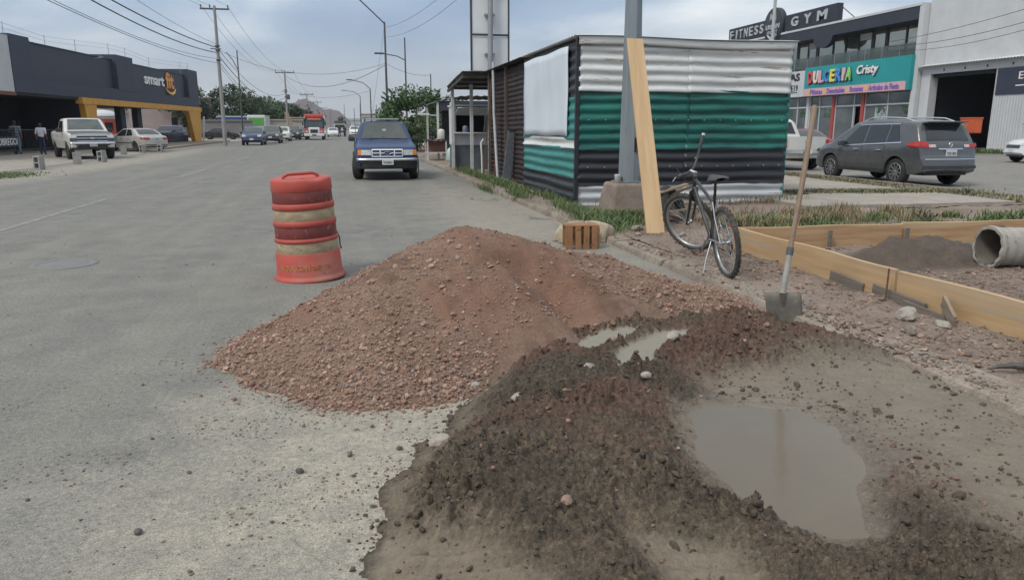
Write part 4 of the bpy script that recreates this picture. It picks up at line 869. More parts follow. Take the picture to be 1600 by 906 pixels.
# ------------------------------------------------------------------ timber formwork
def formwork():
    root = empty('timber_formwork', (4.45, 7.8, .05), 0, 'L shaped formwork of bare pine boards standing on edge in the dirt', 'formwork')
    P = lambda o: at_origin(o, root)
    def board(a, c, z0, z1, m, t=.036):
        b = MB(); a = Vector(a); c = Vector(c); n = 12; r = random.Random(int(a.y * 10)); d = (c - a); L_ = d.length; u = d.normalized(); w = Vector((-u.y, u.x, 0)) * (t / 2)
        V = []
        for i in range(n + 1):
            p = a + d * (i / n) + Vector((-u.y, u.x, 0)) * (.010 * math.sin(i * .6 + a.x))
            dz = .006 * math.sin(i * .9 + a.y)
            for s, z in ((-1, z0), (1, z0), (1, z1), (-1, z1)): V.append(p + w * s + Vector((0, 0, z + dz)))
        F = [(i * 4 + k, i * 4 + (k + 1) % 4, i * 4 + 4 + (k + 1) % 4, i * 4 + 4 + k) for i in range(n) for k in range(4)] + [(0, 1, 2, 3), (n * 4 + 3, n * 4 + 2, n * 4 + 1, n * 4)]
        b.add(V, F); o = b.build('board', m); bv = o.modifiers.new('b', 'BEVEL'); bv.width = .004; bv.segments = 1; bv.limit_method = 'ANGLE'; return P(o)
    board((4.445, 7.88, 0), (4.425, 5.20, 0), .07, .352, M_WOODY); board((4.43, 5.17, 0), (4.40, 2.2, 0), .065, .348, M_WOODY)
    board((4.47, 7.86, 0), (6.62, 7.80, 0), .075, .348, M_WOODX); board((6.64, 7.83, 0), (9.6, 7.72, 0), .075, .352, M_WOODX)
    for (x, y) in ((4.50, 5.18), (4.50, 6.6), (5.6, 7.75), (6.64, 7.72), (8.0, 7.70)): P(MB().bar((x, y, -.05), (x, y, .30), .035, .035).build('stake', M_OLD))
formwork()
def scraps():
    def lean(name, a, c, w, h, rot, lab, m=M_OLD):
        o = MB().bar(a, c, w, h, bev=.004).build(name, m); tag(o, lab, 'board'); return o
    lean('weathered_board', (4.392, 6.02, .13), (4.385, 5.55, .10), .022, .12, 0, 'short grey weathered board propped on the near formwork board, nearest the bicycle')
    lean('weathered_board', (4.385, 5.42, .12), (4.372, 4.80, .09), .025, .13, 0, 'grey weathered board against the near formwork board beside the thin stake')
    lean('weathered_board', (4.34, 5.0, .10), (4.34, 4.45, .07), .024, .08, 0, 'low grey scrap board half buried below the near formwork board')
    lean('broken_board', (4.36, 4.62, .22), (4.20, 4.33, .13), .025, .10, 0, 'splintered grey brown board end lying on the concrete chunk', mat('splintered_wood', (0.27, 0.21, 0.15), (0.17, 0.13, 0.1), scale=6, rough=.9, stretch=(.6, .6, 6)))
    o = MB().tube([(4.30, 5.16, .05), (4.305, 5.16, .37)], .008, 6).build('rebar_stake', MATS['rusty_rebar']); tag(o, 'thin dark steel rebar stake upright before the near formwork board', 'stake')
scraps()
# ------------------------------------------------------------------ pipe lying in the trench
def pipe():
    m = mat('pipe_cement', (0.335, 0.315, 0.275), (0.25, 0.235, 0.205), scale=6, rough=.85, bump=.004, bscale=30, spots=((0.17, 0.15, 0.12), 7, .60)); b = MB(); prof = []
    R = .20; L_ = 2.2
    for i in range(90):
        x = L_ * i / 89; prof.append((R + .010 * (0.5 + .5 * math.sin(x / .11 * 6.28)) + (.016 if x < .05 else 0), x))
    full = [(0.0001, L_)] + [(R - .022, L_)] + [(R - .022, L_ * .5)] + [(R - .022, .012)] + [(R - .012, .0)] + [(R + .020, 0.0)] + prof
    b.lathe(full[4:], 40, axis='X'); o = b.build('drain_pipe', m); MB().lathe(full[:5], 40, axis='X').build('shaded_inner_wall', mat('pipe_inside_shade', (0.085, 0.075, 0.06), (0.12, 0.105, 0.085), scale=7, rough=.9), o); o.data.set_sharp_from_angle(angle=rad(50)); o.location = (6.60, 6.50, .262); o.rotation_euler = (0, rad(1.5), rad(-6))  # inner wall coloured darker: shade inside the pipe put into its colour
    for v in o.data.vertices:
        if v.co.x < .12: v.co.x += .006 * math.sin(3 * math.atan2(v.co.z, v.co.y) + 1) + .008 * math.sin(11 * math.atan2(v.co.z, v.co.y))
    tag(o, 'grey ribbed drain pipe with broken rim lying inside the formwork', 'pipe')
pipe()
# ------------------------------------------------------------------ shovel
def shovel():
    root = empty('shovel', (3.25, 5.0, .05), 0, 'square bladed shovel with worn wooden handle stuck upright in the mix', 'shovel')
    P = lambda o: at_origin(o, root)
    st = mat('shovel_steel', (0.115, 0.105, 0.09), (0.17, 0.155, 0.13), scale=7, rough=.7, metal=.2, bump=.002, bscale=40, spots=((0.24, 0.22, 0.18), 5, .60)); wd = mat('shovel_handle_wood', (0.25, 0.18, 0.125), (0.185, 0.13, 0.09), scale=4, rough=.75, stretch=(8, 8, .7), spots=((0.16, 0.11, 0.08), 4, .62)); sk = mat('shovel_socket', (0.31, 0.30, 0.275), (0.22, 0.21, 0.19), scale=9, rough=.6)
    a = Vector((3.245, 5.0, .265)); t = Vector((3.60, 5.32, 1.665)); q = (t - a).normalized()
    P(MB().tube([a + q * .30, a.lerp(t, .6) + Vector((.006, 0, 0)), t - q * .01, t], [.0195, .021, .021, .017], 14).build('handle', wd))
    P(MB().tube([a - q * .02, a + q * .14, a + q * .31], [.025, .0225, .0225], 12).build('socket', sk)); P(MB().tube([a + q * .285, a + q * .345], [.0275, .0275], 12).build('ferrule', mat('ferrule_dark', (0.05, 0.055, 0.06), (0.1, 0.1, 0.1), scale=20, rough=.6)))
    # blade: shallow dished plate, top edge folded, tilted like the socket
    r = Vector((.97, -.22, 0)).normalized(); dn = Vector((.10, -.12, -1)).normalized(); nrm = r.cross(dn).normalized()
    if nrm.y > 0: nrm = -nrm
    b = MB(); c0 = a - Vector((0, 0, .015))
    def fn(u, v):
        x = (u - .5) * (.285 - .02 * v); dish = -.018 * (1 - (2 * u - 1) ** 2) * (.3 + .7 * v) ; lip = .016 * max(0, 1 - v * 9)
        return c0 + r * x + dn * (v * .29) + nrm * (dish - lip)
    b.grid(fn, 12, 10); o = b.build('blade', st); sm = o.modifiers.new('t', 'SOLIDIFY'); sm.thickness = .004; P(o)
    P(MB().tube([a - q * .02 - nrm * -.004, c0 + dn * .12 + nrm * -.012], [.022, .006], 10).build('blade_rib', st))
shovel()
# ------------------------------------------------------------------ pickaxe head at the right edge
def pick():
    root = empty('pickaxe', (3.78, 3.42, .1), 0, 'dark curved pickaxe point lying on the pebbles at the right edge', 'pickaxe'); P = lambda o: at_origin(o, root)
    st = mat('pick_steel', (0.05, 0.047, 0.043), (0.10, 0.09, 0.08), scale=12, rough=.6, metal=.3); z = vh(3.8, 3.4)
    pts = [(3.67, 3.50, z + .012), (3.72, 3.47, z + .034), (3.78, 3.43, z + .048), (3.86, 3.37, z + .052), (3.96, 3.30, z + .045), (4.06, 3.24, z + .02)]
    P(MB().tube(pts, [.004, .014, .020, .028, .020, .008], 8).build('head', st)); P(MB().tube([(3.86, 3.37, z + .03), (4.12, 3.62, z + .05), (4.34, 3.84, z + .07)], [.024, .019, .02], 10).build('handle', MATS['shovel_handle_wood']))
pick()
# ------------------------------------------------------------------ crate and sack by the kerb
def crate():
    root = empty('wooden_crate', (2.86, 8.95, 0), rad(-8), 'small brown slatted wooden crate lying on its side by the kerb', 'crate')
    w = mat('crate_wood', (0.30, 0.155, 0.075), (0.22, 0.11, 0.052), scale=5, rough=.8, stretch=(1, 1, 1), spots=((0.13, 0.07, 0.04), 8, .6)); W, D, H = .42, .30, .29
    for sx in (-1, 1):
        for sy in (-1, 1): MB().box((sx * (W / 2 - .02), sy * (D / 2 - .02), H / 2 + .003), (.038, .038, H - .02)).build('corner_post', w, root)
    for i in range(4): MB().box((-W / 2 + .055 + i * .1035, -D / 2 - .006, H / 2), (.072 if i else .06, .010, H - .005), (0, rad(random.uniform(-2, 2)), 0)).build('slat', w, root)
    for i in range(3): MB().box((0, -D / 2 + .05 + i * .10, H + .004), (W + .02, .08, .011), (0, 0, rad(random.uniform(-2, 2)))).build('slat', w, root)
    for i in range(3): MB().box((W / 2 + .006, 0, .05 + i * .095), (.010, D - .012, .07)).build('slat', w, root)
    MB().box((0, D / 2 - .045, H / 2), (W - .09, .010, H - .03)).build('back_panel', w, root)
crate()
def sack():
    b = MB(); r = random.Random(3)
    def fn(u, v):
        a = u * 2 * math.pi; p = v * math.pi / 2; k = 1 + .16 * math.sin(3 * a + 1) * math.cos(p) + .09 * math.sin(7 * a + 5 * v) * math.cos(p) + .07 * math.sin(11 * a - 3 * v)
        fold = .03 * math.sin(9 * a + 7 * v) * math.cos(p)
        return (.36 * math.cos(a) * math.cos(p) * k + .05 * math.sin(p), .22 * math.sin(a) * math.cos(p) * k, .24 * (math.sin(p) ** .55) * (1 + .22 * math.sin(2 * a + 1) * math.cos(p) + .12 * math.cos(5 * a)) + fold * v)
    b.grid(fn, 56, 18); o = b.build('cement_sack', mat('woven_sack', (0.40, 0.34, 0.25), (0.29, 0.24, 0.17), scale=7, rough=.9, bump=.012, bscale=16, spots=((0.30, 0.22, 0.15), 4, .6)), recalc=True); o.location = (3.02, 9.42, 0.01); o.rotation_euler = (0, 0, rad(-12))
    tag(o, 'crumpled beige woven cement sack lying behind the wooden crate', 'sack')
sack()
# ------------------------------------------------------------------ rubbish against the shed behind the plank
def rubbish():
    o = MB().lathe([(.20, -.09), (.29, -.09), (.325, -.05), (.33, 0), (.325, .05), (.29, .09), (.20, .09), (.185, .06), (.185, -.06), (.20, -.09)], 28).build('old_tyre', mat('tyre_old', (0.03, 0.03, 0.03), (0.055, 0.052, 0.048), scale=12, rough=.9)); o.location = (4.90, 10.75, .30); o.rotation_euler = (rad(62), rad(20), rad(30)); tag(o, 'old black tyre leaning in the rubbish behind the plank', 'tyre')
    r = random.Random(8); cols = [('scrap_wood_pale', (0.36, 0.26, 0.17)), ('scrap_wood_dark', (0.13, 0.09, 0.065)), ('scrap_wood_mid', (0.24, 0.17, 0.12))]
    labs = ['pale scrap board topmost on the rubbish behind the bicycle', 'dark scrap board crossing the rubbish behind the bicycle', 'brown scrap board lowest in the rubbish behind the bicycle']
    for i, ((a, c), lab) in enumerate(zip([((4.62, 10.6, .52), (5.25, 10.95, .62)), ((4.7, 10.75, .40), (5.35, 10.7, .66)), ((4.55, 10.45, .22), (5.3, 10.5, .30))], labs)):
        n, c_ = cols[i]; o = MB().bar(a, c, .10, .025, bev=.004).build('scrap_board', mat(n, c_, tuple(x * .7 for x in c_), scale=5, rough=.9, stretch=(.6, 6, 6))); tag(o, lab, 'board')
    for i, (x, y, s, lab) in enumerate(((4.75, 10.35, .20, 'large brown rock at the foot of the rubbish right of the plank'), (5.25, 10.4, .15, 'brown rock behind the bicycle front wheel'), (4.95, 10.9, .24, 'rock under the old tyre in the rubbish heap'))):
        o = link('rock', rocks_mesh('rock', np.array([[0, 0, s * .4]]), np.array([s]), np.ones((1, 3)), 70 + i, .8, ROCK2), mat('brown_rock', (0.20, 0.145, 0.115), (0.13, 0.095, 0.075), scale=9, rough=.95, bump=.006, bscale=25), loc=(x, y, vh(x, y))); tag(o, lab, 'rock')
rubbish()
# ------------------------------------------------------------------ bicycle
def bicycle():
    rub = mat('bike_tyre', (0.035, 0.034, 0.032), (0.075, 0.068, 0.060), scale=14, rough=.9); alu = mat('bike_alloy', (0.42, 0.43, 0.43), (0.32, 0.33, 0.33), scale=20, rough=.35, metal=.8); blk = mat('bike_black_paint', (0.022, 0.023, 0.026), (0.045, 0.045, 0.046), scale=6, rough=.4); gry = mat('bike_grey_paint', (0.30, 0.31, 0.33), (0.2, 0.21, 0.22), scale=6, rough=.4, metal=.3)
    orange = mat('reflector_orange', (0.6, 0.16, 0.03), rough=.3); sadm = mat('saddle_vinyl', (0.03, 0.03, 0.033), (0.055, 0.054, 0.055), scale=10, rough=.6)
    root = empty('bicycle', (3.56, 6.44, .075), 0, 'dark mountain bicycle on its kickstand beside the formwork corner', 'bicycle')
    R = .345; WB = 1.08
    head = math.atan2(7.50 - 6.44, 3.70 - 3.56)
    root.rotation_euler = (rad(-7), rad(-3.0), 0); 
    root.matrix_world = Matrix.Translation((3.56, 6.44, .075)) @ Matrix.Rotation(head, 4, 'Z') @ Matrix.Rotation(rad(-3.5), 4, 'Y') @ Matrix.Rotation(rad(-7), 4, 'X')
    def wheel(name, parent, c, m4=None):
        w = empty('x'); bpy.data.objects.remove(w)
        b = MB(); nt_ = 64
        b.lathe([(R - .045, -.018), (R - .03, -.026), (R - .012, -.022), (R, -.010), (R + .002, 0), (R, .010), (R - .012, .022), (R - .03, .026), (R - .045, .018), (R - .05, 0), (R - .045, -.018)], 56, axis='Y')
        for k in range(nt_):
            a = 2 * math.pi * k / nt_
            for y in ((-.014, .014) if k % 2 else (0, )): b.box((R * math.cos(a), y, R * math.sin(a)), (.010, .013, .012), Matrix.Rotation(-a, 3, 'Y'))
        ty = b.build(name, rub, parent)
        b = MB(); b.lathe([(R - .050, -.013), (R - .041, -.016), (R - .040, .016), (R - .050, .013), (R - .066, .006), (R - .066, -.006), (R - .050, -.013)], 56, axis='Y'); rm = b.build('rim', alu, ty)
        b = MB()
        for k in range(32):
            a = 2 * math.pi * k / 32; s = 1 if k % 2 else -1; a2 = a + (.45 if (k // 2) % 2 else -.45)
            b.tube([(.02 * math.cos(a2), s * .028, .02 * math.sin(a2)), ((R - .06) * math.cos(a), 0, (R - .06) * math.sin(a))], .0013, 4, cap=False)
        b.build('spokes', alu, ty)
        MB().lathe([(0.0001, -.055), (.008, -.055), (.008, -.034), (.024, -.030), (.024, -.026), (.013, -.02), (.013, .02), (.024, .026), (.024, .030), (.008, .034), (.008, .055), (0.0001, .055)], 14, axis='Y').build('hub', alu, ty)
        ty.matrix_local = Matrix.Translation(c) @ (m4 or Matrix()); return ty
    rear = wheel('rear_wheel', root, (0, 0, R))
    # sprockets
    b = MB()
    for i, r_ in enumerate((.046, .040, .033, .026)): b.lathe([(.010, -.030 - i * .0045), (r_, -.030 - i * .0045), (r_, -.0275 - i * .0045), (.010, -.0275 - i * .0045)], 22, c=(0, 0, 0), axis='Y')
    b.build('cassette', alu, rear)
    hx, hz = .88, .80; tilt = math.atan2(.17, .42)       # head tube top / bottom
    ht = Vector((.845, 0, .865)); hb = Vector((.895, 0, .745)); bb = Vector((.42, 0, .30)); st = Vector((.255, 0, .78)); ax = Vector((0, 0, R))
    fr = MB()
    fr.tube([ht, hb], .020, 10); fr.tube([hb + Vector((-.01, 0, .02)), bb], .019, 10); fr.tube([ht + Vector((-.01, 0, -.02)), Vector((.285, 0, .68))], .0165, 10); fr.tube([bb, st], .0155, 10); fr.tube([bb + Vector((0, -.036, 0)), bb + Vector((0, .036, 0))], .021, 10)
    f = fr.build('frame', blk, root)
    for s in (-1, 1):
        MB().tube([bb + Vector((-.03, s * .03, 0)), Vector((.22, s * .045, .325)), ax + Vector((0, s * .055, 0))], [.010, .009, .008], 8).build('chainstay', gry, f)
        MB().tube([Vector((.275, s * .02, .70)), Vector((.15, s * .045, .55)), ax + Vector((0, s * .055, 0))], [.009, .008, .007], 8).build('seatstay', gry, f)
    MB().tube([(.26, 0, .745), (.225, 0, .90)], .0135, 10).build('seatpost', blk, root)
    b = MB()          # saddle
    def sad(u, v):
        a = u * 2 * math.pi; t = v; x = .38 - .31 * t; w = .036 + .075 * sstep(.30, .85, t) ; w = w * (math.sin(math.pi * min(1, max(0, t * .95 + .03))) ** .35)
        zc = .935 + .012 * t * t - .008 * math.sin(t * math.pi); return (x, w * math.cos(a) * 1.15, zc + (.040 * math.sin(a) if math.sin(a) > 0 else .034 * math.sin(a)) * (math.sin(math.pi * min(1, t * .96 + .02)) ** .4))
    b.grid(sad, 20, 16); b.build('saddle', sadm, root)
    b = MB()
    for s in (-1, 1): b.tube([(.33, s * .012, .915), (.22, s * .022, .895), (.12, s * .035, .918)], .0035, 6)
    b.build('saddle_rails', alu, root)
    # fork, stem, bars and front wheel turned to the left about the steering axis
    sax = (ht - hb).normalized(); ang = rad(38); S = Matrix.Translation(hb) @ Matrix.Rotation(ang, 4, sax) @ Matrix.Translation(-hb)
    fa = Vector((WB, 0, R)); steer = empty('fork_assembly'); bpy.data.objects.remove(steer)
    fk = MB(); cr = hb - sax * .02
    for s in (-1, 1): fk.tube([S @ (cr + Vector((0, s * .055, 0))), S @ (cr.lerp(fa, .45) + Vector((-.01, s * .056, 0))), S @ (fa + Vector((0, s * .055, 0)))], [.017, .0165, .011], 10)
    fk.tube([S @ (cr + Vector((0, -.062, 0))), S @ (cr + Vector((0, .062, 0)))], .017, 8); fk.tube([hb - sax * .03, ht + sax * .02], .016, 8)
    fk.build('fork', blk, root)
    fw = wheel('front_wheel', root, (0, 0, 0)); fw.matrix_local = S @ Matrix.Translation(fa)
    b = MB()
    for s in (-1, 1): b.box(S @ (cr + Vector((.02, s * .03, -.045))), (.05, .018, .05), S.to_3x3())
    b.build('brake_pads', blk, root)
    stem = MB(); t0 = ht + sax * .02; clamp = t0 + sax * .055 + Vector((.065, 0, .01)); stem.tube([t0, t0 + sax * .05], .018, 10); stem.tube([S @ (t0 + sax * .04), S @ clamp], .017, 10); stem.build('stem', alu, root)
    c = clamp
    MB().tube([S @ (c + Vector((-.015, .19, .03))), S @ (c + Vector((-.01, .09, .0))), S @ c, S @ (c + Vector((.0, -.08, .01))), S @ (c + Vector((-.01, -.17, .10))), S @ (c + Vector((-.03, -.24, .20)))], .0125, 10).build('handlebar', blk, root)
    MB().tube([S @ (c + Vector((-.012, .17, .025))), S @ (c + Vector((-.045, .265, .045)))], .0185, 10).build('grip', sadm, root)
    MB().tube([S @ (c + Vector((-.025, -.22, .175))), S @ (c + Vector((-.05, -.285, .275)))], .0185, 10).build('grip', sadm, root)
    MB().tube([S @ (c + Vector((-.05, -.284, .274))), S @ (c + Vector((-.056, -.296, .296)))], .0175, 10).build('bar_end_plug', mat('plug_pale', (0.6, 0.6, 0.58), rough=.5), root)
    for s, z in ((1, .02), (-1, .08)): MB().tube([S @ (c + Vector((.015, s * .14, z))), S @ (c + Vector((.05, s * .19, z - .01))), S @ (c + Vector((.05, s * .25, z - .03)))], .0055, 6).build('brake_lever', alu, root)
    b = MB()
    for s in (1, -1): b.tube([S @ (c + Vector((.02, s * .13, .02))), S @ (c + Vector((.13, s * .05, .06))), S @ (c + Vector((.10, 0, -.10))), hb + Vector((.03, .02 * s, .02))], .0025, 5)
    b.tube([hb + Vector((.02, .02, 0)), (.5, .02, .50), bb + Vector((0, .03, .03))], .0025, 5); b.build('cables', blk, root)
    # cranks, chainring, chain, pedals
    b = MB(); b.lathe([(.045, -.050), (.088, -.050), (.092, -.047), (.088, -.044), (.045, -.044), (.045, -.050)], 34, c=tuple(bb), axis='Y')
    for k in range(5): a = k * 1.2566; b.bar(bb + Vector((0, -.047, 0)), bb + Vector((.07 * math.cos(a), -.047, .07 * math.sin(a))), .012, .004, up=(0, 1, 0))
    b.build('chainring', alu, root)
    MB().tube([bb + Vector((0, -.047, .088)), ax + Vector((0, -.04, .04)), ax + Vector((-.04, -.04, 0)), ax + Vector((0, -.04, -.04)), ax + Vector((.03, -.04, -.11)), bb + Vector((0, -.047, -.088))], .0045, 5).build('chain', blk, root)
    for s, dx, dz in ((-1, -.09, .14), (1, .09, -.14)):
        e = bb + Vector((dx, s * .075, dz)); MB().tube([bb + Vector((0, s * .052, 0)), bb + Vector((dx * .5, s * .066, dz * .5)), e], [.013, .010, .012], 8).build('crank', alu, root)
        pd = MB(); pd.box(e + Vector((0, s * .06, 0)), (.095, .085, .028), bev=.006).build('pedal', blk, root)
        MB().box(e + Vector((-.049, s * .06, 0)), (.006, .05, .016)).build('reflector', orange, root)
    MB().tube([(.33, .03, .30), (.25, .12, .13), (.20, .17, -.005)], .008, 8).build('kickstand', alu, root)
    MB().tube([ax + Vector((.0, -.06, -.02)), ax + Vector((.02, -.062, -.09)), ax + Vector((.035, -.05, -.13))], .009, 6).build('rear_derailleur', blk, root)
bicycle()
# ================================================================== VEHICLES
M_GLASS = mat('tinted_glass', (0.020, 0.024, 0.026), rough=0.06, spec=0.6)
M_GLASSL = mat('windscreen_glass', (0.075, 0.095, 0.095), (0.045, 0.06, 0.062), scale=1.4, rough=0.06, spec=0.6)
M_TYRE = mat('car_tyre', (0.018, 0.018, 0.018), (0.035, 0.033, 0.031), scale=9, rough=.88)
M_TRIM = mat('black_trim', (0.022, 0.023, 0.025), (0.04, 0.04, 0.04), scale=7, rough=.6)
M_CHROME = mat('chrome', (0.62, 0.63, 0.64), rough=.22, metal=.9)
M_ALLOY = mat('alloy_rim', (0.38, 0.39, 0.40), (0.26, 0.27, 0.28), scale=9, rough=.35, metal=.7)
M_LAMP = mat('headlamp', (0.56, 0.56, 0.52), (0.36, 0.36, 0.34), scale=12, rough=.15)
M_TAIL = mat('tail_lamp', (0.42, 0.025, 0.022), (0.30, 0.02, 0.018), scale=12, rough=.2)
M_AMBER = mat('amber_lamp', (0.62, 0.20, 0.03), rough=.25)
M_PLATE = mat('plate_white', (0.62, 0.63, 0.63), (0.5, 0.51, 0.52), scale=14, rough=.5)
M_PLATEINK = mat('plate_ink', (0.05, 0.06, 0.07), rough=.6)
class Shell:
    """car body from a side outline top(x), lower edge with wheel arches, belt line, plan taper; x forward, y left"""
    def __init__(s, S):
        s.S = S; s.L = S['L']; s.W = S['W']; T = S['top']; s.tx = np.array([p[0] for p in T]); s.tz = np.array([p[1] for p in T])
        s.bx = np.array([p[0] for p in S['belt']]); s.bz = np.array([p[1] for p in S['belt']])
        s.sill = S.get('sill', .30); s.R = S['R']; s.ax = S['axles']; s.ar = S.get('arch', s.R + .055); s.tum = S.get('tumble', .30); s.rnd = S.get('round', .09)
    def top(s, x): return float(np.interp(x, s.tx, s.tz))
    def belt(s, x): return float(np.interp(x, s.bx, s.bz))
    def low(s, x):
        z = s.sill + s.S.get('nose_up', .10) * max(0, (abs(x) - s.L * .40) / (s.L * .10)) ** 1.5
        for a in s.ax:
            if abs(x - a) < s.ar: z = max(z, s.R + math.sqrt(max(0, s.ar ** 2 - (x - a) ** 2)) - .01)
        return min(z, s.top(x) - .03)
    def hw(s, x, z):
        w = s.W / 2; e = (abs(x) - s.L * .30) / (s.L * .20)
        if e > 0: w *= 1 - s.S.get('taper', .13) * e ** 2.2
        b = s.belt(x); zt = s.top(x)
        w *= 1 - .035 * max(0, (b - .25 - z) / .5) ** 2 * 1.0 - .012 * math.sin(max(0, min(1, (b - z) / .5)) * math.pi) * -1.2
        if z > b: w -= s.tum * (z - b) + .012
        r = s.rnd
        if z > zt - r: t = min(1, (z - (zt - r)) / r); w -= r * .9 * (1 - math.sqrt(max(0, 1 - t * t)))
        return max(.05, w)
    def bend(s, x, y):
        e = max(0, (abs(x) - s.L * .36) / (s.L * .14)); return x - math.copysign(s.S.get('bow', .10) * e * (y / (s.W / 2)) ** 2, x)
    def mesh(s, m, root):
        xs = set(np.linspace(s.tx[0], s.tx[-1], int(s.L / .045)).tolist()) | set(s.tx.tolist())
        for a in s.ax: xs |= {a - s.ar, a + s.ar, a - s.ar * .93, a + s.ar * .93, a - s.ar * .8, a + s.ar * .8}
        xs = sorted(x for x in xs if s.tx[0] <= x <= s.tx[-1]); nz = 16; ny = 10; V = []; F = []
        rows = []
        for x in xs:
            zt = s.top(x); zl = s.low(x); row = []
            tt = [0, .06, .14, .24, .34, .44, .54, .64, .73, .81, .87, .92, .955, .98, .995, 1.0]
            prof = [(zl + (zt - zl) * t) for t in tt]
            for z in prof: y = s.hw(x, z); row.append((s.bend(x, y), y, z))
            yt = row[-1][1]
            for k in range(1, ny): y = yt * (1 - 2 * k / ny); row.append((s.bend(x, y), y, zt + .018 * (1 - (y / yt) ** 2) * (1 if s.S.get('crown', 1) else 0)))
            for z in reversed(prof): y = s.hw(x, z); row.append((s.bend(x, -y), -y, z))
            rows.append(row)
        n = len(rows[0]); V = [p for r_ in rows for p in r_]
        for i in range(len(rows) - 1):
            for j in range(n): F.append((i * n + j, i * n + (j + 1) % n, (i + 1) * n + (j + 1) % n, (i + 1) * n + j))
        F.append(tuple(range(n))); F.append(tuple(range((len(rows) - 1) * n, len(rows) * n)))
        b = MB(); b.add(V, F, True); o = b.build('body', m, root)
        o.data.set_sharp_from_angle(angle=rad(38)); return o
    def side(s, quad, off=.008, n=8):
        """patch on the body side from a 4-corner (x,z) outline; returns two MBs (left, right)"""
        out = []
        for sg in (1, -1):
            b = MB()
            def fn(u, v):
                a, c, d, e = quad; x = (a[0] * (1 - u) + c[0] * u) * (1 - v) + (e[0] * (1 - u) + d[0] * u) * v; z = (a[1] * (1 - u) + c[1] * u) * (1 - v) + (e[1] * (1 - u) + d[1] * u) * v
                y = s.hw(x, min(z, s.top(x) - .01)) + off; return (s.bend(x, y), sg * y, z)
            b.grid(fn, n, n); out.append(b)
        return out
    def cap(s, xa, xb, fw=.90, off=.010, n=12, ybot=None):
        """patch on top profile between stations xa..xb (windscreen, rear window, bonnet)"""
        b = MB()
        def fn(u, v):
            x = xa + (xb - xa) * v; x2 = x + .01; zt = s.top(x); w = (s.hw(x, zt) + .03) * (fw if ybot is None else fw * (1 - v) + ybot * v); y = w * (2 * u - 1)
            sl = math.atan2(s.top(x2) - s.top(x - .01), .02); nx, nz = -math.sin(sl), math.cos(sl)
            return (s.bend(x, y) + nx * off, y, zt + .018 * (1 - (y / max(w, .1)) ** 2 * .9) + nz * off)
        b.grid(fn, n, 10); return b
    def endx(s, z, front):
        if front: xs = s.tx[::-1]; zs = s.tz[::-1]
        else: xs = s.tx; zs = s.tz
        for i in range(len(zs) - 1):
            if zs[i] <= z <= zs[i + 1]: t = (z - zs[i]) / max(1e-6, zs[i + 1] - zs[i]); return float(xs[i] + (xs[i + 1] - xs[i]) * t)
        return float(xs[0])
    def end(s, y0, y1, z0, z1, front=True, off=.012, n=6, skew=0.0, thick=.0):
        """patch on nose or tail between y and z limits"""
        b = MB(); sg = 1 if front else -1
        def fn(u, v):
            y = y0 + (y1 - y0) * u; z = z0 + (z1 - z0) * v + skew * u; x = s.endx(z, front); return (s.bend(x, y) + sg * off, y, z)
        b.grid(fn, n, n); return b
def add_wheel(root, x, y, R, w, style='alloy', steer=0.0, rimc=None):
    sg = 1 if y > 0 else -1
    t = MB().lathe([(R * .62, -w / 2 + .01), (R * .80, -w / 2), (R * .95, -w / 2 + .015), (R, -w / 4), (R, w / 4), (R * .95, w / 2 - .015), (R * .80, w / 2), (R * .62, w / 2 - .01)], 30, axis='Y').build('wheel', M_TYRE, root, loc=(x, y, R), rot=(0, 0, steer)); rm = rimc or M_ALLOY; f = sg * (w / 2 - .03)
    if style == 'alloy':
        MB().lathe([(R * .64, sg * w / 2 - sg * .012), (R * .60, sg * w / 2 - sg * .015), (R * .57, f - sg * .05), (R * .1, f - sg * .05)], 28, axis='Y').build('rim', M_TRIM, t)
        b = MB()
        for k in range(10): a = k * .6283; b.bar((0.04 * math.cos(a), f, .04 * math.sin(a)), (R * .62 * math.cos(a + .12), f + sg * .015, R * .62 * math.sin(a + .12)), .030, .02, up=(0, 1, 0))
        b.lathe([(0.0001, f + sg * .012), (.06, f + sg * .01), (.07, f - sg * .02)], 16, axis='Y'); b.build('spokes', rm, t)
        MB().lathe([(R * .60, sg * w / 2 - sg * .006), (R * .645, sg * w / 2 - sg * .004), (R * .645, sg * w / 2 - sg * .02), (R * .60, sg * w / 2 - sg * .03), (R * .60, sg * w / 2 - sg * .006)], 28, axis='Y').build('rim_lip', rm, t)
    else:
        MB().lathe([(R * .64, sg * w / 2 - sg * .012), (R * .58, sg * w / 2 - sg * .03), (R * .45, f - sg * .03), (R * .25, f + sg * .01), (0.0001, f + sg * .015)], 24, axis='Y').build('rim', rm, t)
    return t
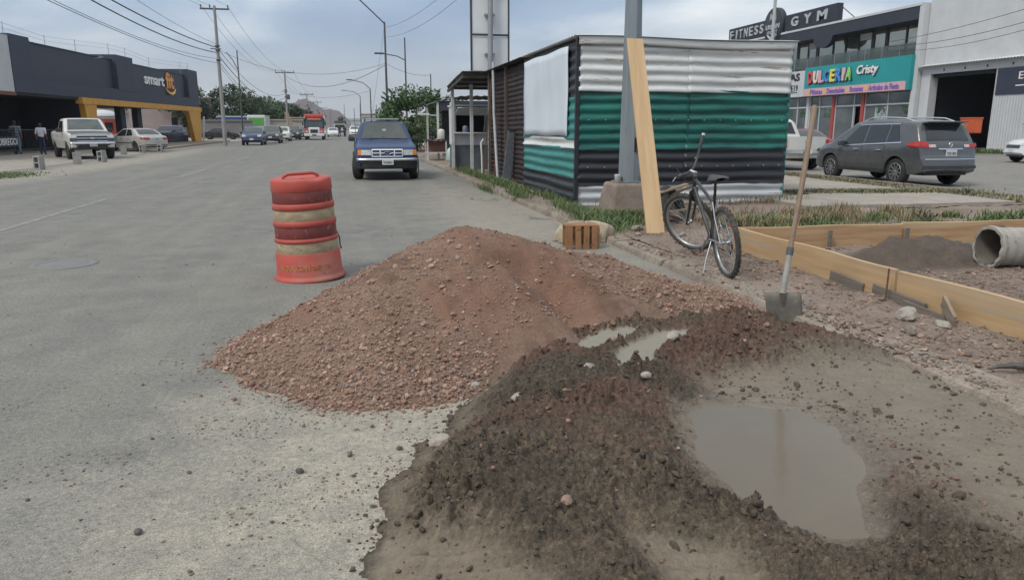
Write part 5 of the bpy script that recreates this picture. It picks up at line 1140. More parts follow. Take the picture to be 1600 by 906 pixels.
def car(name, label, cat, group, loc, heading, S, body, detail=2):
    """heading: angle of the forward direction in world XY"""
    root = empty(name, loc, heading, label, cat, group); sh = Shell(S)
    bo = sh.mesh(body, root)
    for ax_ in S['axles']:
        st = S.get('steer', 0.0) if ax_ == max(S['axles']) else 0.0
        for sg in (1, -1): add_wheel(root, ax_, sg * (S['W'] / 2 - S.get('tw', .21) / 2 - S.get('inset', .02)), sh.R, S.get('tw', .21), S.get('wheel', 'alloy'), st, S.get('rimc'))
    # dark wheel housings / floor so that nothing shows through underneath
    MB().box((0, 0, S.get('floor', .40)), (S['L'] * .90, S['W'] * .70, .22)).build('underbody', M_TRIM, root)
    for q in S.get('side_windows', []):
        for b in sh.side(q): b.build('side_window', M_GLASS, root)
    if 'wind' in S: sh.cap(*S['wind']).build('windscreen', S.get('wsm', M_GLASSL), root)
    if 'rear' in S: sh.cap(*S['rear']).build('rear_window', M_GLASS, root)
    for nm, m, args in S.get('ends', []):
        sh.end(*args).build(nm, m, root)
    for nm, m, q, off in S.get('sides', []):
        for b in sh.side(q, off, 6): b.build(nm, m, root)
    for fn in S.get('extra', []): fn(root, sh, bo)
    return root
def mirrors(x, z, y, m=M_TRIM, sc=1.0):
    def f(root, sh, bo):
        for sg in (1, -1):
            o = MB().box((x, sg * (y + .09), z), (.10 * sc, .20 * sc, .15 * sc), bev=.04).build('mirror', m, root)
    return f
def plate_text(txt, x, z, front=True, y=0.0):
    def f(root, sh, bo):
        sg = 1 if front else -1; xx = sh.endx(z, front) + sg * x
        p = MB().box((xx, y, z), (.012, .32, .155), bev=.004).build('number_plate', M_PLATE, root)
        if txt: text_part('plate_characters', txt, M_PLATEINK, p, (xx + sg * .009, y, z - .01), .26, .07, (0, sg, 0), (0, 0, 1), .004, .01)
    return f
def roofrails(x0, x1, y, m=M_CHROME):
    def f(root, sh, bo):
        for sg in (1, -1):
            pts = [(x, sg * y, sh.top(x) + .05 if 0 < i < 6 else sh.top(x) - .01) for i, x in enumerate(np.linspace(x0, x1, 7))]; MB().tube(pts, .020, 8).build('roof_rail', m, root)
    return f
def handles(xs, z):
    def f(root, sh, bo):
        for x in xs:
            for sg in (1, -1): y = sh.hw(x, z); MB().box((x, sg * (y + .018), z), (.20, .03, .032), bev=.012).build('door_handle', M_CHROME, root)
    return f
def seams(xs, z0=None):
    """door shut lines as thin recess strips"""
    def f(root, sh, bo):
        for x in xs:
            for b in sh.side(((x - .006, sh.low(x) + .05), (x + .006, sh.low(x) + .05), (x + .006, sh.belt(x)), (x - .006, sh.belt(x))), .0015, 6): b.build('door_seam', M_TRIM, root)
    return f

# ------------------------------------------------------------------ grey crossover on the side road
P_GREY = paint('paint_gunmetal', (0.060, 0.066, 0.072), .30, .12)
def emblem_disc(x, z, front, r=.055, m=M_CHROME, w=1.0):
    def f(root, sh, bo):
        sg = 1 if front else -1; xx = sh.endx(z, front) + sg * .02
        b = MB(); n = 24; pts = [(xx, r * w * math.cos(6.2832 * k / n), z + r * math.sin(6.2832 * k / n)) for k in range(n)]; b.tube(pts, r * .22, 6, closed=True); b.bar((xx, -r * w * 1.15, z), (xx, r * w * 1.15, z), .012, r * .35); b.build('emblem', m, root)
    return f
suv = dict(L=4.64, W=1.84, R=.355, axles=(-1.36, 1.35), sill=.30, tumble=.34, taper=.15, bow=.14, nose_up=.10, tw=.225, arch=.42,
    top=[(-2.32, .42), (-2.31, .60), (-2.27, .72), (-2.22, .80), (-2.20, .92), (-2.16, 1.05), (-2.06, 1.22), (-1.92, 1.42), (-1.82, 1.57), (-1.86 + .12, 1.635), (-1.4, 1.67), (-.7, 1.70), (-.1, 1.705), (.3, 1.685), (.62, 1.62), (1.0, 1.40), (1.35, 1.14), (1.45, 1.08), (1.9, .99), (2.15, .90), (2.25, .78), (2.30, .60), (2.32, .42)],
    belt=[(-2.3, 1.06), (-1.5, 1.05), (-.5, 1.0), (.6, .965), (1.3, .94), (2.3, .85)],
    side_windows=[((.02, 1.015), (.92, .995), (.42, 1.50), (.02, 1.575)), ((-.86, 1.045), (-.06, 1.017), (-.06, 1.58), (-.84, 1.575)), ((-1.42, 1.13), (-.93, 1.05), (-.91, 1.57), (-1.18, 1.555))],
    wind=(1.30, .60, .86), rear=(-2.10, -1.84, .84, .010, 12, .80),
    ends=[('tail_lamp', M_TAIL, (.60, .86, .98, 1.13, False, .012, 8, .03)), ('tail_lamp', M_TAIL, (-.86, -.60, 1.01, 1.10, False, .012, 8, -.03)),
          ('tail_lamp', mat('tail_lamp_clear', (0.62, 0.50, 0.50), (0.5, 0.3, 0.3), scale=12, rough=.2), (.42, .60, 1.00, 1.07, False, .013, 6)), ('tail_lamp', MATS['tail_lamp_clear'], (-.60, -.42, 1.00, 1.07, False, .013, 6)),
          ('rear_bumper_skirt', M_TRIM, (-.80, .80, .46, .54, False, .010, 8)), ('bumper_chrome_line', M_CHROME, (-.74, .74, .695, .715, False, .016, 10)), ('tailgate_chrome_bar', M_CHROME, (-.36, .36, .945, .975, False, .024, 8)),
          ('headlamp', M_LAMP, (.5, .85, .78, .88, True)), ('headlamp', M_LAMP, (-.85, -.5, .78, .88, True)), ('grille', M_TRIM, (-.45, .45, .62, .82, True))],
    sides=[('window_chrome', M_CHROME, ((-1.50, 1.10), (.95, .975), (.95, .995), (-1.50, 1.13)), .014), ('window_chrome', M_CHROME, ((-1.22, 1.575), (.36, 1.56), (.36, 1.58), (-1.22, 1.595)), .014),
           ('sill_cladding', M_TRIM, ((-.92, .315), (.92, .315), (.92, .40), (-.92, .40)), .004), ('tail_lamp', M_TAIL, ((-2.17, .99), (-1.76, 1.02), (-1.72, 1.10), (-2.10, 1.15)), .010)],
    extra=[mirrors(.82, 1.06, .90, P_GREY), plate_text('UZD-1854', .02, .86, False), roofrails(-1.55, .35, .60), handles((-.72, .20), .90), seams((-.90, .0, .98)), emblem_disc(0, 1.06, False, .055)])
def spoiler(root, sh, bo): MB().box((-1.90, 0, 1.615), (.26, 1.16, .035), (0, rad(8), 0), .015).build('spoiler', P_GREY, root)
suv['extra'].append(spoiler)
car('parked_crossover', 'dark grey crossover with roof rails parked on the side road, seen from behind', 'car', 'parked cars', (14.98, 18.45, 0.003), rad(90), suv, P_GREY)

# ------------------------------------------------------------------ blue pickup facing the camera
P_BLUE = mat('paint_navy_blue', (0.006, 0.029, 0.100), (0.013, 0.034, 0.098), scale=2.2, rough=.38, coat=.12, spec=.35)
def grille_bars(z0, z1, hw, nb, m, vbars=(0.0,), badge=None):
    def f(root, sh, bo):
        for i in range(nb):
            z = z0 + (z1 - z0) * i / (nb - 1); sh.end(-hw, hw, z - .016, z + .016, True, .035, 8).build('grille_bar', m, root)
        for v in vbars: sh.end(v - .016, v + .016, z0, z1, True, .030, 4).build('grille_bar', m, root)
        if badge:
            n = 24; z = (z0 + z1) / 2 + badge[2]; x = sh.endx(z, True) + .055; b = MB(); V = [(x, badge[0] * math.cos(6.2832 * k / n), z + badge[1] * math.sin(6.2832 * k / n)) for k in range(n)]; b.add(V + [(x - .03, p[1] * 1.05, z + (p[2] - z) * 1.05) for p in V], [tuple(range(n))] + [(k, (k + 1) % n, n + (k + 1) % n, n + k) for k in range(n)]); bd = b.build('emblem', badge[3], root)
            MB().tube([(x + .002, badge[0] * math.cos(6.2832 * k / n), z + badge[1] * math.sin(6.2832 * k / n)) for k in range(n)], .006, 5, closed=True).build('emblem_rim', M_CHROME, bd)
            if badge[4]: text_part('emblem_lettering', badge[4], M_CHROME, bd, (x + .008, 0, z), badge[0] * 1.3, badge[1] * .9, (0, 1, 0), (0, 0, 1), .006, .01, shear=.3)
    return f
def front_bumper(z0, z1, m, lower=None, hw=.86, fwd=.05):
    def f(root, sh, bo):
        b = MB()
        def fn(u, v):
            y = hw * (2 * u - 1); z = z0 + (z1 - z0) * v; x = sh.L / 2 + fwd + .03 * math.sin(v * math.pi) - .16 * (abs(y) / hw) ** 3; return (x, y, z - .02 * (1 - v) * 0)
        b.grid(fn, 20, 6); o = b.build('front_bumper', m, root); sm = o.modifiers.new('t', 'SOLIDIFY'); sm.thickness = .05; sm.offset = -1
        if lower:
            b = MB(); b.grid(lambda u, v: (sh.L / 2 + fwd - .02 - .16 * abs(2 * u - 1) ** 3 - .05 * (1 - v), (hw - .02) * (2 * u - 1), lower + (z0 - .004 - lower) * v), 20, 5); o = b.build('front_valance', M_TRIM, root); sm = o.modifiers.new('t', 'SOLIDIFY'); sm.thickness = .05; sm.offset = -1
    return f
def bed(x0, x1, z, hw):
    def f(root, sh, bo): MB().box(((x0 + x1) / 2, 0, z), (x1 - x0, hw * 2, .05)).build('bed_liner', M_TRIM, root)
    return f
def wipers(x, z):
    def f(root, sh, bo):
        for y in (-.45, .25): MB().bar((x, y, z), (x - .12, y + .52, z + .045), .02, .015).build('wiper', M_TRIM, root)
    return f
ranger = dict(L=4.95, W=1.76, R=.365, axles=(-1.45, 1.55), sill=.38, tumble=.36, taper=.09, bow=.10, nose_up=.06, tw=.25, arch=.43, inset=-.06, floor=.5, steer=rad(-12), wheel='steel', round=.08, rimc=M_ALLOY,
    top=[(-2.475, .55), (-2.46, 1.10), (-.62, 1.10), (-.60, 1.15), (-.50, 1.58), (-.35, 1.655), (.10, 1.67), (.36, 1.63), (.72, 1.37), (1.05, 1.13), (1.15, 1.095), (2.05, .995), (2.30, .935), (2.40, .86), (2.44, .66), (2.47, .50)],
    belt=[(-2.5, 1.08), (-.5, 1.06), (1.0, 1.02), (2.4, .92)],
    side_windows=[((-.38, 1.09), (.85, 1.06), (.38, 1.58), (-.33, 1.61))], wind=(1.03, .38, .90, .012, 12, .86), wsm=mat('windscreen_dusty', (0.045, 0.06, 0.055), (0.022, 0.032, 0.032), scale=1.6, rough=.12, spec=.6),
    ends=[('headlamp', M_LAMP, (.46, .73, .72, .865, True, .02)), ('headlamp', M_LAMP, (-.73, -.46, .72, .865, True, .02)), ('turn_signal', M_AMBER, (.73, .83, .72, .865, True, .018)), ('turn_signal', M_AMBER, (-.83, -.73, .72, .865, True, .018)), ('grille', M_TRIM, (-.43, .43, .675, .885, True, .014))],
    extra=[grille_bars(.685, .875, .43, 3, M_CHROME, (-.43, -.2, .2, .43), (.095, .042, .0, mat('emblem_blue', (0.02, 0.05, 0.2), rough=.3), None)), front_bumper(.555, .64, M_CHROME, .33, .87), plate_text('TR-4058-A', .10, .53), mirrors(.78, 1.16, .88), bed(-2.4, -.7, 1.085, .74), wipers(1.09, 1.13), seams((-.45, .95)), handles((-.3,), .95)])
def cab_extras(root, sh, bo):
    MB().box((.05, 0, 1.745), (.16, 1.02, .035), bev=.012).build('roof_visor', mat('roof_bar_pale', (0.45, 0.46, 0.47), (0.35, 0.36, 0.37), scale=5, rough=.4), root)
    for sg in (1, -1): MB().bar((.0, sg * .54, 1.66), (.0, sg * .54, 1.75), .04).build('roof_bar_foot', M_TRIM, root)
    MB().tube([(.95, -.84, 1.05), (.90, -.86, 2.05)], .008, 6).build('antenna', M_TRIM, root)
    MB().box((.92, .0, 1.42), (.01, .10, .06)).build('windscreen_sticker', M_PLATE, root)
ranger['extra'].append(cab_extras)
car('blue_pickup', 'navy blue pickup with chrome grille parked facing the camera at the kerb', 'pickup truck', 'parked pickups', (1.13, 24.15, 0.002), rad(-90), ranger, P_BLUE)

# ------------------------------------------------------------------ white pickup before the gym
P_WHITE = paint('paint_dusty_white', (0.54, 0.53, 0.50), .4, .12)
P_DKGRY = mat('bare_dark_bonnet', (0.085, 0.09, 0.095), (0.055, 0.058, 0.062), scale=3, rough=.45)
chevy = dict(L=5.3, W=1.98, R=.40, axles=(-1.6, 1.75), sill=.50, tumble=.24, taper=.06, bow=.07, nose_up=.05, tw=.27, arch=.48, inset=-.01, floor=.6, wheel='steel', rimc=M_TRIM, round=.08,
    top=[(-2.65, .66), (-2.64, 1.30), (-.35, 1.30), (-.33, 1.35), (-.25, 1.84), (-.12, 1.90), (.5, 1.915), (.72, 1.88), (1.02, 1.62), (1.33, 1.345), (1.42, 1.30), (2.30, 1.21), (2.50, 1.16), (2.56, 1.05), (2.60, .85), (2.65, .62)],
    belt=[(-2.7, 1.26), (0, 1.24), (1.3, 1.2), (2.6, 1.1)], side_windows=[((-.18, 1.29), (1.05, 1.26), (.66, 1.78), (-.12, 1.80))], wind=(1.31, .74, .88, .012, 12, .85),
    ends=[('headlamp', M_LAMP, (.66, .94, .99, 1.13, True, .02)), ('headlamp', M_LAMP, (-.94, -.66, .99, 1.13, True, .02)), ('lamp_surround', P_DKGRY, (.64, .95, .84, .985, True, .016)), ('lamp_surround', P_DKGRY, (-.95, -.64, .84, .985, True, .016)), ('grille', M_TRIM, (-.64, .64, .84, 1.14, True, .014))],
    extra=[grille_bars(.855, 1.12, .64, 3, M_CHROME, (), (.13, .035, .0, mat('emblem_pale', (0.6, 0.6, 0.58), rough=.3), None)), front_bumper(.70, .80, M_CHROME, .46, .98), plate_text('UX-51-308', .10, .68), mirrors(.95, 1.36, 1.02, sc=1.25), bed(-2.55, -.45, 1.27, .84), seams((-.25, 1.2)), handles((-.05,), 1.1)])
def dark_hood(root, sh, bo): sh.cap(1.44, 2.52, .97, .016).build('bonnet', P_DKGRY, root)
chevy['extra'].append(dark_hood)
car('white_pickup', 'dusty white pickup with dark bonnet parked before the dark gym front', 'pickup truck', 'parked pickups', (-12.95, 41.6, .006), rad(-90 + 27), chevy, P_WHITE)

# ------------------------------------------------------------------ silver saloon, seen from behind
P_SILV = paint('paint_silver', (0.40, 0.39, 0.365), .33, .12)
sedan = dict(L=4.75, W=1.78, R=.315, axles=(-1.33, 1.37), sill=.24, tumble=.42, taper=.16, bow=.14, nose_up=.12, tw=.20, arch=.375, wheel='steel', rimc=M_TRIM, floor=.36,
    top=[(-2.375, .36), (-2.36, .62), (-2.31, .86), (-2.22, .95), (-1.75, 1.0), (-1.62, 1.02), (-1.2, 1.25), (-.92, 1.37), (-.5, 1.42), (0, 1.425), (.35, 1.39), (.75, 1.18), (1.15, .97), (1.25, .93), (1.9, .83), (2.2, .74), (2.32, .62), (2.36, .5), (2.375, .36)],
    belt=[(-2.4, .93), (-1.2, .96), (.5, .92), (1.2, .88), (2.4, .66)],
    side_windows=[((-.28, .965), (.95, .935), (.30, 1.33), (-.25, 1.37)), ((-1.15, .985), (-.36, .968), (-.33, 1.37), (-.80, 1.335))], wind=(1.12, .40, .88), rear=(-1.58, -.98, .86, .010, 12, .84),
    ends=[('tail_lamp', M_TAIL, (.42, .80, .74, .87, False, .014)), ('tail_lamp', M_TAIL, (-.80, -.42, .74, .87, False, .014)), ('headlamp', M_LAMP, (.45, .8, .60, .70, True)), ('headlamp', M_LAMP, (-.8, -.45, .60, .70, True)), ('grille', M_TRIM, (-.35, .35, .56, .68, True)), ('rear_bumper_skirt', M_TRIM, (-.7, .7, .40, .45, False))],
    sides=[('tail_lamp', M_TAIL, ((-2.28, .76), (-2.05, .78), (-2.05, .87), (-2.24, .87)), .008), ('side_trim', M_TRIM, ((-2.0, .52), (1.9, .52), (1.9, .56), (-2.0, .56)), .012)],
    extra=[mirrors(.80, .98, .86, P_SILV, .9), plate_text('VRT-87', .02, .78, False), handles((-.65, .15), .82), seams((-.95, -.32, .95))])
car('silver_saloon', 'silver saloon with tinted windows parked nose in, beside the white pickup', 'car', 'parked cars', (-13.1, 52.4, .006), rad(90 + 42), sedan, P_SILV)

# ------------------------------------------------------------------ other cars from the same shells
def recolour(S, **k): d = dict(S); d.update(k); return d
hatch = dict(L=4.0, W=1.75, R=.31, axles=(-1.25, 1.28), sill=.26, tumble=.36, taper=.14, bow=.14, nose_up=.1, tw=.2, arch=.37, floor=.36,
    top=[(-2.0, .42), (-1.98, .75), (-1.92, .98), (-1.70, 1.40), (-1.5, 1.50), (-.6, 1.55), (.2, 1.52), (.5, 1.44), (.95, 1.08), (1.05, 1.02), (1.6, .94), (1.85, .84), (1.95, .66), (2.0, .42)], belt=[(-2, 1.0), (0, .97), (1, .93), (2, .82)],
    side_windows=[((-.10, 1.0), (.80, .99), (.40, 1.42), (-.08, 1.45)), ((-1.4, 1.04), (-.18, 1.0), (-.16, 1.45), (-1.25, 1.42))], wind=(.93, .48, .88), rear=(-1.90, -1.72, .85, .010, 12, .82),
    ends=[('headlamp', M_LAMP, (.48, .78, .72, .88, True, .02)), ('headlamp', M_LAMP, (-.78, -.48, .72, .88, True, .02)), ('grille', M_TRIM, (-.5, .5, .62, .76, True, .016)), ('tail_lamp', M_TAIL, (.6, .8, .8, 1.0, False)), ('tail_lamp', M_TAIL, (-.8, -.6, .8, 1.0, False))],
    extra=[mirrors(.72, 1.04, .86), plate_text('', .03, .52)])
midsuv = recolour(hatch, L=4.3, extra=[mirrors(.72, 1.12, .88), plate_text('', .03, .58)], top=[(-2.15, .45), (-2.13, .85), (-2.08, 1.08), (-1.85, 1.52), (-1.65, 1.63), (-.6, 1.68), (.2, 1.66), (.5, 1.57), (1.0, 1.18), (1.1, 1.11), (1.75, 1.02), (2.0, .90), (2.1, .7), (2.15, .45)], belt=[(-2.2, 1.1), (0, 1.06), (1, 1.02), (2.2, .9)], R=.34, axles=(-1.3, 1.33), arch=.4, sill=.32,
    side_windows=[((-.10, 1.09), (.85, 1.08), (.42, 1.54), (-.08, 1.58)), ((-1.5, 1.14), (-.18, 1.09), (-.16, 1.58), (-1.35, 1.54))], wind=(.98, .48, .88), rear=(-2.03, -1.87, .85, .010, 12, .82))
C = {n: paint('paint_' + n, c, .35, .1) for n, c in dict(mid_blue=(0.010, 0.032, 0.11), charcoal=(0.045, 0.05, 0.055), offwhite=(0.55, 0.56, 0.52), black=(0.016, 0.017, 0.020), plum=(0.06, 0.045, 0.085), white=(0.62, 0.63, 0.63), red=(0.22, 0.018, 0.018), deepblue=(0.015, 0.03, 0.10)).items()}
row = 'cars parked in a row along the left kerb'
car('parked_hatchback', 'blue hatchback with round headlamps, nearest in the left kerbside row', 'car', row, (-7.75, 68.4, .002), rad(-90), hatch, C['mid_blue'])
car('parked_hatchback', 'dark grey car directly behind the blue hatchback in the left row', 'car', row, (-6.95, 76.0, .002), rad(-90), midsuv, C['charcoal'])
car('parked_hatchback', 'off white small car third in the left kerbside row', 'car', row, (-6.85, 87.5, .002), rad(-90), hatch, C['offwhite'])
car('parked_hatchback', 'black car fourth in the left kerbside row', 'car', row, (-6.3, 96.5, .002), rad(-90), midsuv, C['black'])
car('parked_hatchback', 'dark plum car last in the left kerbside row', 'car', row, (-5.6, 103.0, .002), rad(-90), hatch, C['plum'])
car('parked_saloon', 'black saloon parked side on behind the left utility pole', 'car', 'parked cars', (-15.2, 100.0, .006), rad(0), sedan, C['black'])
car('parked_car', 'black car seen through the yellow portal, behind the silver saloon', 'car', 'cars under the gym portal', (-19.2, 78.5, .006), rad(-60), sedan, C['black'])
car('parked_car', 'deep blue car seen through the yellow portal beside its right leg', 'car', 'cars under the gym portal', (-17.9, 84.0, .01), rad(-105), midsuv, C['deepblue'])
car('approaching_car', 'white car coming up the road right behind the red bus', 'car', 'cars far down the road', (-2.0, 125.0, .002), rad(-90), sedan, C['white'])
car('approaching_car', 'white car far down the right lane left of the blue pickup', 'car', 'cars far down the road', (1.35, 120.0, .002), rad(-90), midsuv, C['white'])
car('white_hatchback', 'white car nose at the right edge on the side road', 'car', 'parked cars', (30.0, 26.6, .004), rad(163), hatch, C['white'])
car('red_car', 'red car parked beyond the white pickup tailgate by the shop', 'car', 'parked cars', (20.6, 32.0, .004), rad(90), sedan, C['red'])
tail = recolour(ranger, steer=0, L=5.2, W=1.85, top=[(-2.6, .60), (-2.59, 1.16), (-.80, 1.16), (-.78, 1.2), (-.62, 1.70), (-.45, 1.78), (.45, 1.79), (.7, 1.74), (1.1, 1.45), (1.4, 1.2), (1.5, 1.16), (2.3, 1.06), (2.5, .95), (2.6, .55)], belt=[(-2.6, 1.12), (0, 1.1), (2.6, 1.0)], axles=(-1.6, 1.6),
    side_windows=[((-.45, 1.15), (1.1, 1.12), (.66, 1.64), (-.40, 1.67))], wind=(1.38, .74, .88), rear=(-.765, -.63, .84, .010, 10, .82),
    ends=[('tail_lamp', M_TAIL, (.76, .88, .80, 1.08, False, .016)), ('tail_lamp', M_TAIL, (-.88, -.76, .80, 1.08, False, .016)), ('tailgate_panel', P_WHITE, (-.72, .72, .72, 1.12, False, .014)), ('tailgate_handle', M_CHROME, (-.12, .12, .98, 1.05, False, .03)), ('rear_bumper', M_CHROME, (-.86, .86, .61, .71, False, .06))],
    extra=[mirrors(1.1, 1.22, .92), bed(-2.52, -.85, 1.14, .80), plate_text('', .09, .66, False)])
car('white_pickup', 'white pickup seen from the tailgate, half hidden behind the shed', 'pickup truck', 'parked pickups', (15.75, 26.1, .004), rad(90), tail, P_WHITE)

# ------------------------------------------------------------------ red and white bus
def bus():
    root = empty('city_bus', (-3.72, 95.5, .002), rad(-90), 'red and white bus coming towards the camera on the road', 'bus')
    red = paint('paint_bus_red', (0.42, 0.035, 0.03), .4, .1); wh = C['white']
    MB().box((-3.0, 0, 1.75), (6.6, 2.35, 2.3), bev=.12).build('coach_body', wh, root); MB().box((-3.0, 0, 2.95), (6.65, 2.30, .22), bev=.09).build('roof', red, root)
    MB().box((.42, 0, 2.80), (.3, 2.2, .32), bev=.08).build('destination_board', red, root)
    b = MB(); b.grid(lambda u, v: (.36 + .12 * (1 - v), -1.02 + 2.04 * u, 1.45 + 1.15 * v), 6, 4); b.build('windscreen', M_GLASSL, root); MB().box((.50, 0, 2.47), (.03, 1.55, .22)).build('sun_strip', mat('orange_strip', (0.55, 0.17, 0.08), rough=.5), root)
    for sg in (1, -1): MB().box((.38, sg * 1.10, 1.95), (.16, .20, 1.25), bev=.04).build('front_pillar', M_TRIM, root); MB().box((1.0, sg * .86, 1.02), (1.3, .48, .62), bev=.12).build('fender', red, root); MB().box((1.66, sg * .86, 1.0), (.05, .26, .20), bev=.02).build('headlamp', M_LAMP, root); MB().box((.75, sg * 1.32, 1.9), (.10, .16, .36), bev=.03).build('mirror', M_TRIM, root)
    MB().box((.95, 0, 1.12), (1.4, 1.35, .72), bev=.14).build('bonnet', wh, root); MB().box((1.67, 0, 1.02), (.05, .86, .42), bev=.02).build('grille', M_TRIM, root); MB().box((1.70, 0, .62), (.22, 2.35, .34), bev=.05).build('front_bumper', wh, root); MB().box((1.83, 0, .58), (.02, .5, .14)).build('number_plate', M_TRIM, root)
    for x in (.9, -4.6):
        for sg in (1, -1): add_wheel(root, x, sg * 1.0, .46, .28, 'steel')
    for i in range(5):
        for sg in (1, -1): MB().box((-.6 - i * 1.1, sg * 1.178, 2.1), (.9, .012, .75)).build('side_window', M_GLASS, root)
bus()
def army_truck():
    root = empty('flatbed_truck', (-1.0, 140, .002), rad(-90), 'dark olive flatbed truck with load far behind the white car', 'truck'); ol = mat('olive_dark', (0.05, 0.055, 0.045), (0.07, 0.07, 0.06), scale=3, rough=.7)
    MB().box((1.0, 0, 1.35), (1.6, 2.0, 1.4), bev=.12).build('cab', C['white'], root); MB().box((1.82, 0, 1.7), (.03, 1.7, .55)).build('windscreen', M_GLASS, root); MB().box((-1.5, 0, 1.0), (3.6, 2.2, .3)).build('flatbed', ol, root); MB().box((-1.2, .1, 2.2), (2.6, 2.1, .9), bev=.1).build('load', ol, root); MB().ball((-.5, .2, 3.0), .55, 8, (1.2, 1, .9)).build('load_top', ol, root); MB().box((1.85, 0, .75), (.15, 2.1, .3)).build('bumper', M_TRIM, root)
    for x in (1.2, -2.2):
        for sg in (1, -1): add_wheel(root, x, sg * .9, .42, .25, 'steel')
army_truck()
def green_bus():
    root = empty('parked_bus', (-12.2, 112, .005), rad(-90), 'white and green bus parked behind the left row of cars', 'bus'); gr = paint('paint_bus_green', (0.10, 0.33, 0.06), .4, .1)
    MB().box((-3, 0, 1.9), (7, 2.4, 2.5), bev=.12).build('coach_body', C['white'], root); MB().box((.53, 0, 2.25), (.04, 2.05, 1.1), bev=.02).build('windscreen', gr, root); MB().box((.56, 0, .85), (.1, 2.3, .4), bev=.04).build('front_bumper', M_TRIM, root)
    for x in (-.8, -5):
        for sg in (1, -1): add_wheel(root, x, sg * 1.02, .46, .28, 'steel')
green_bus()
def delivery_moto():
    root = empty('delivery_motorcycle', (33.6, 36.0, .12), rad(160), 'motorcycle with orange delivery box parked before the dark bay', 'motorcycle'); og = mat('delivery_box_orange', (0.52, 0.10, 0.03), (0.42, 0.08, 0.03), scale=4, rough=.55)
    MB().box((-.55, 0, 1.45), (.85, .80, .80), bev=.06).build('delivery_box', og, root); MB().box((-.55, 0, 1.87), (.90, .84, .08), bev=.02).build('box_lid', og, root); MB().box((0, 0, .72), (1.1, .34, .34), bev=.1).build('body', C['deepblue'], root); MB().tube([(.45, -.36, 1.15), (.55, 0, 1.1), (.45, .36, 1.15)], .02, 6).build('handlebar', M_TRIM, root); MB().tube([(.52, 0, 1.1), (.75, 0, .3)], .04, 6).build('fork', M_TRIM, root); MB().box((-.2, 0, .95), (.75, .28, .12), bev=.05).build('seat', M_TRIM, root)
    for x in (.75, -.65): add_wheel(root, x, .001, .31, .11, 'steel')
delivery_moto()
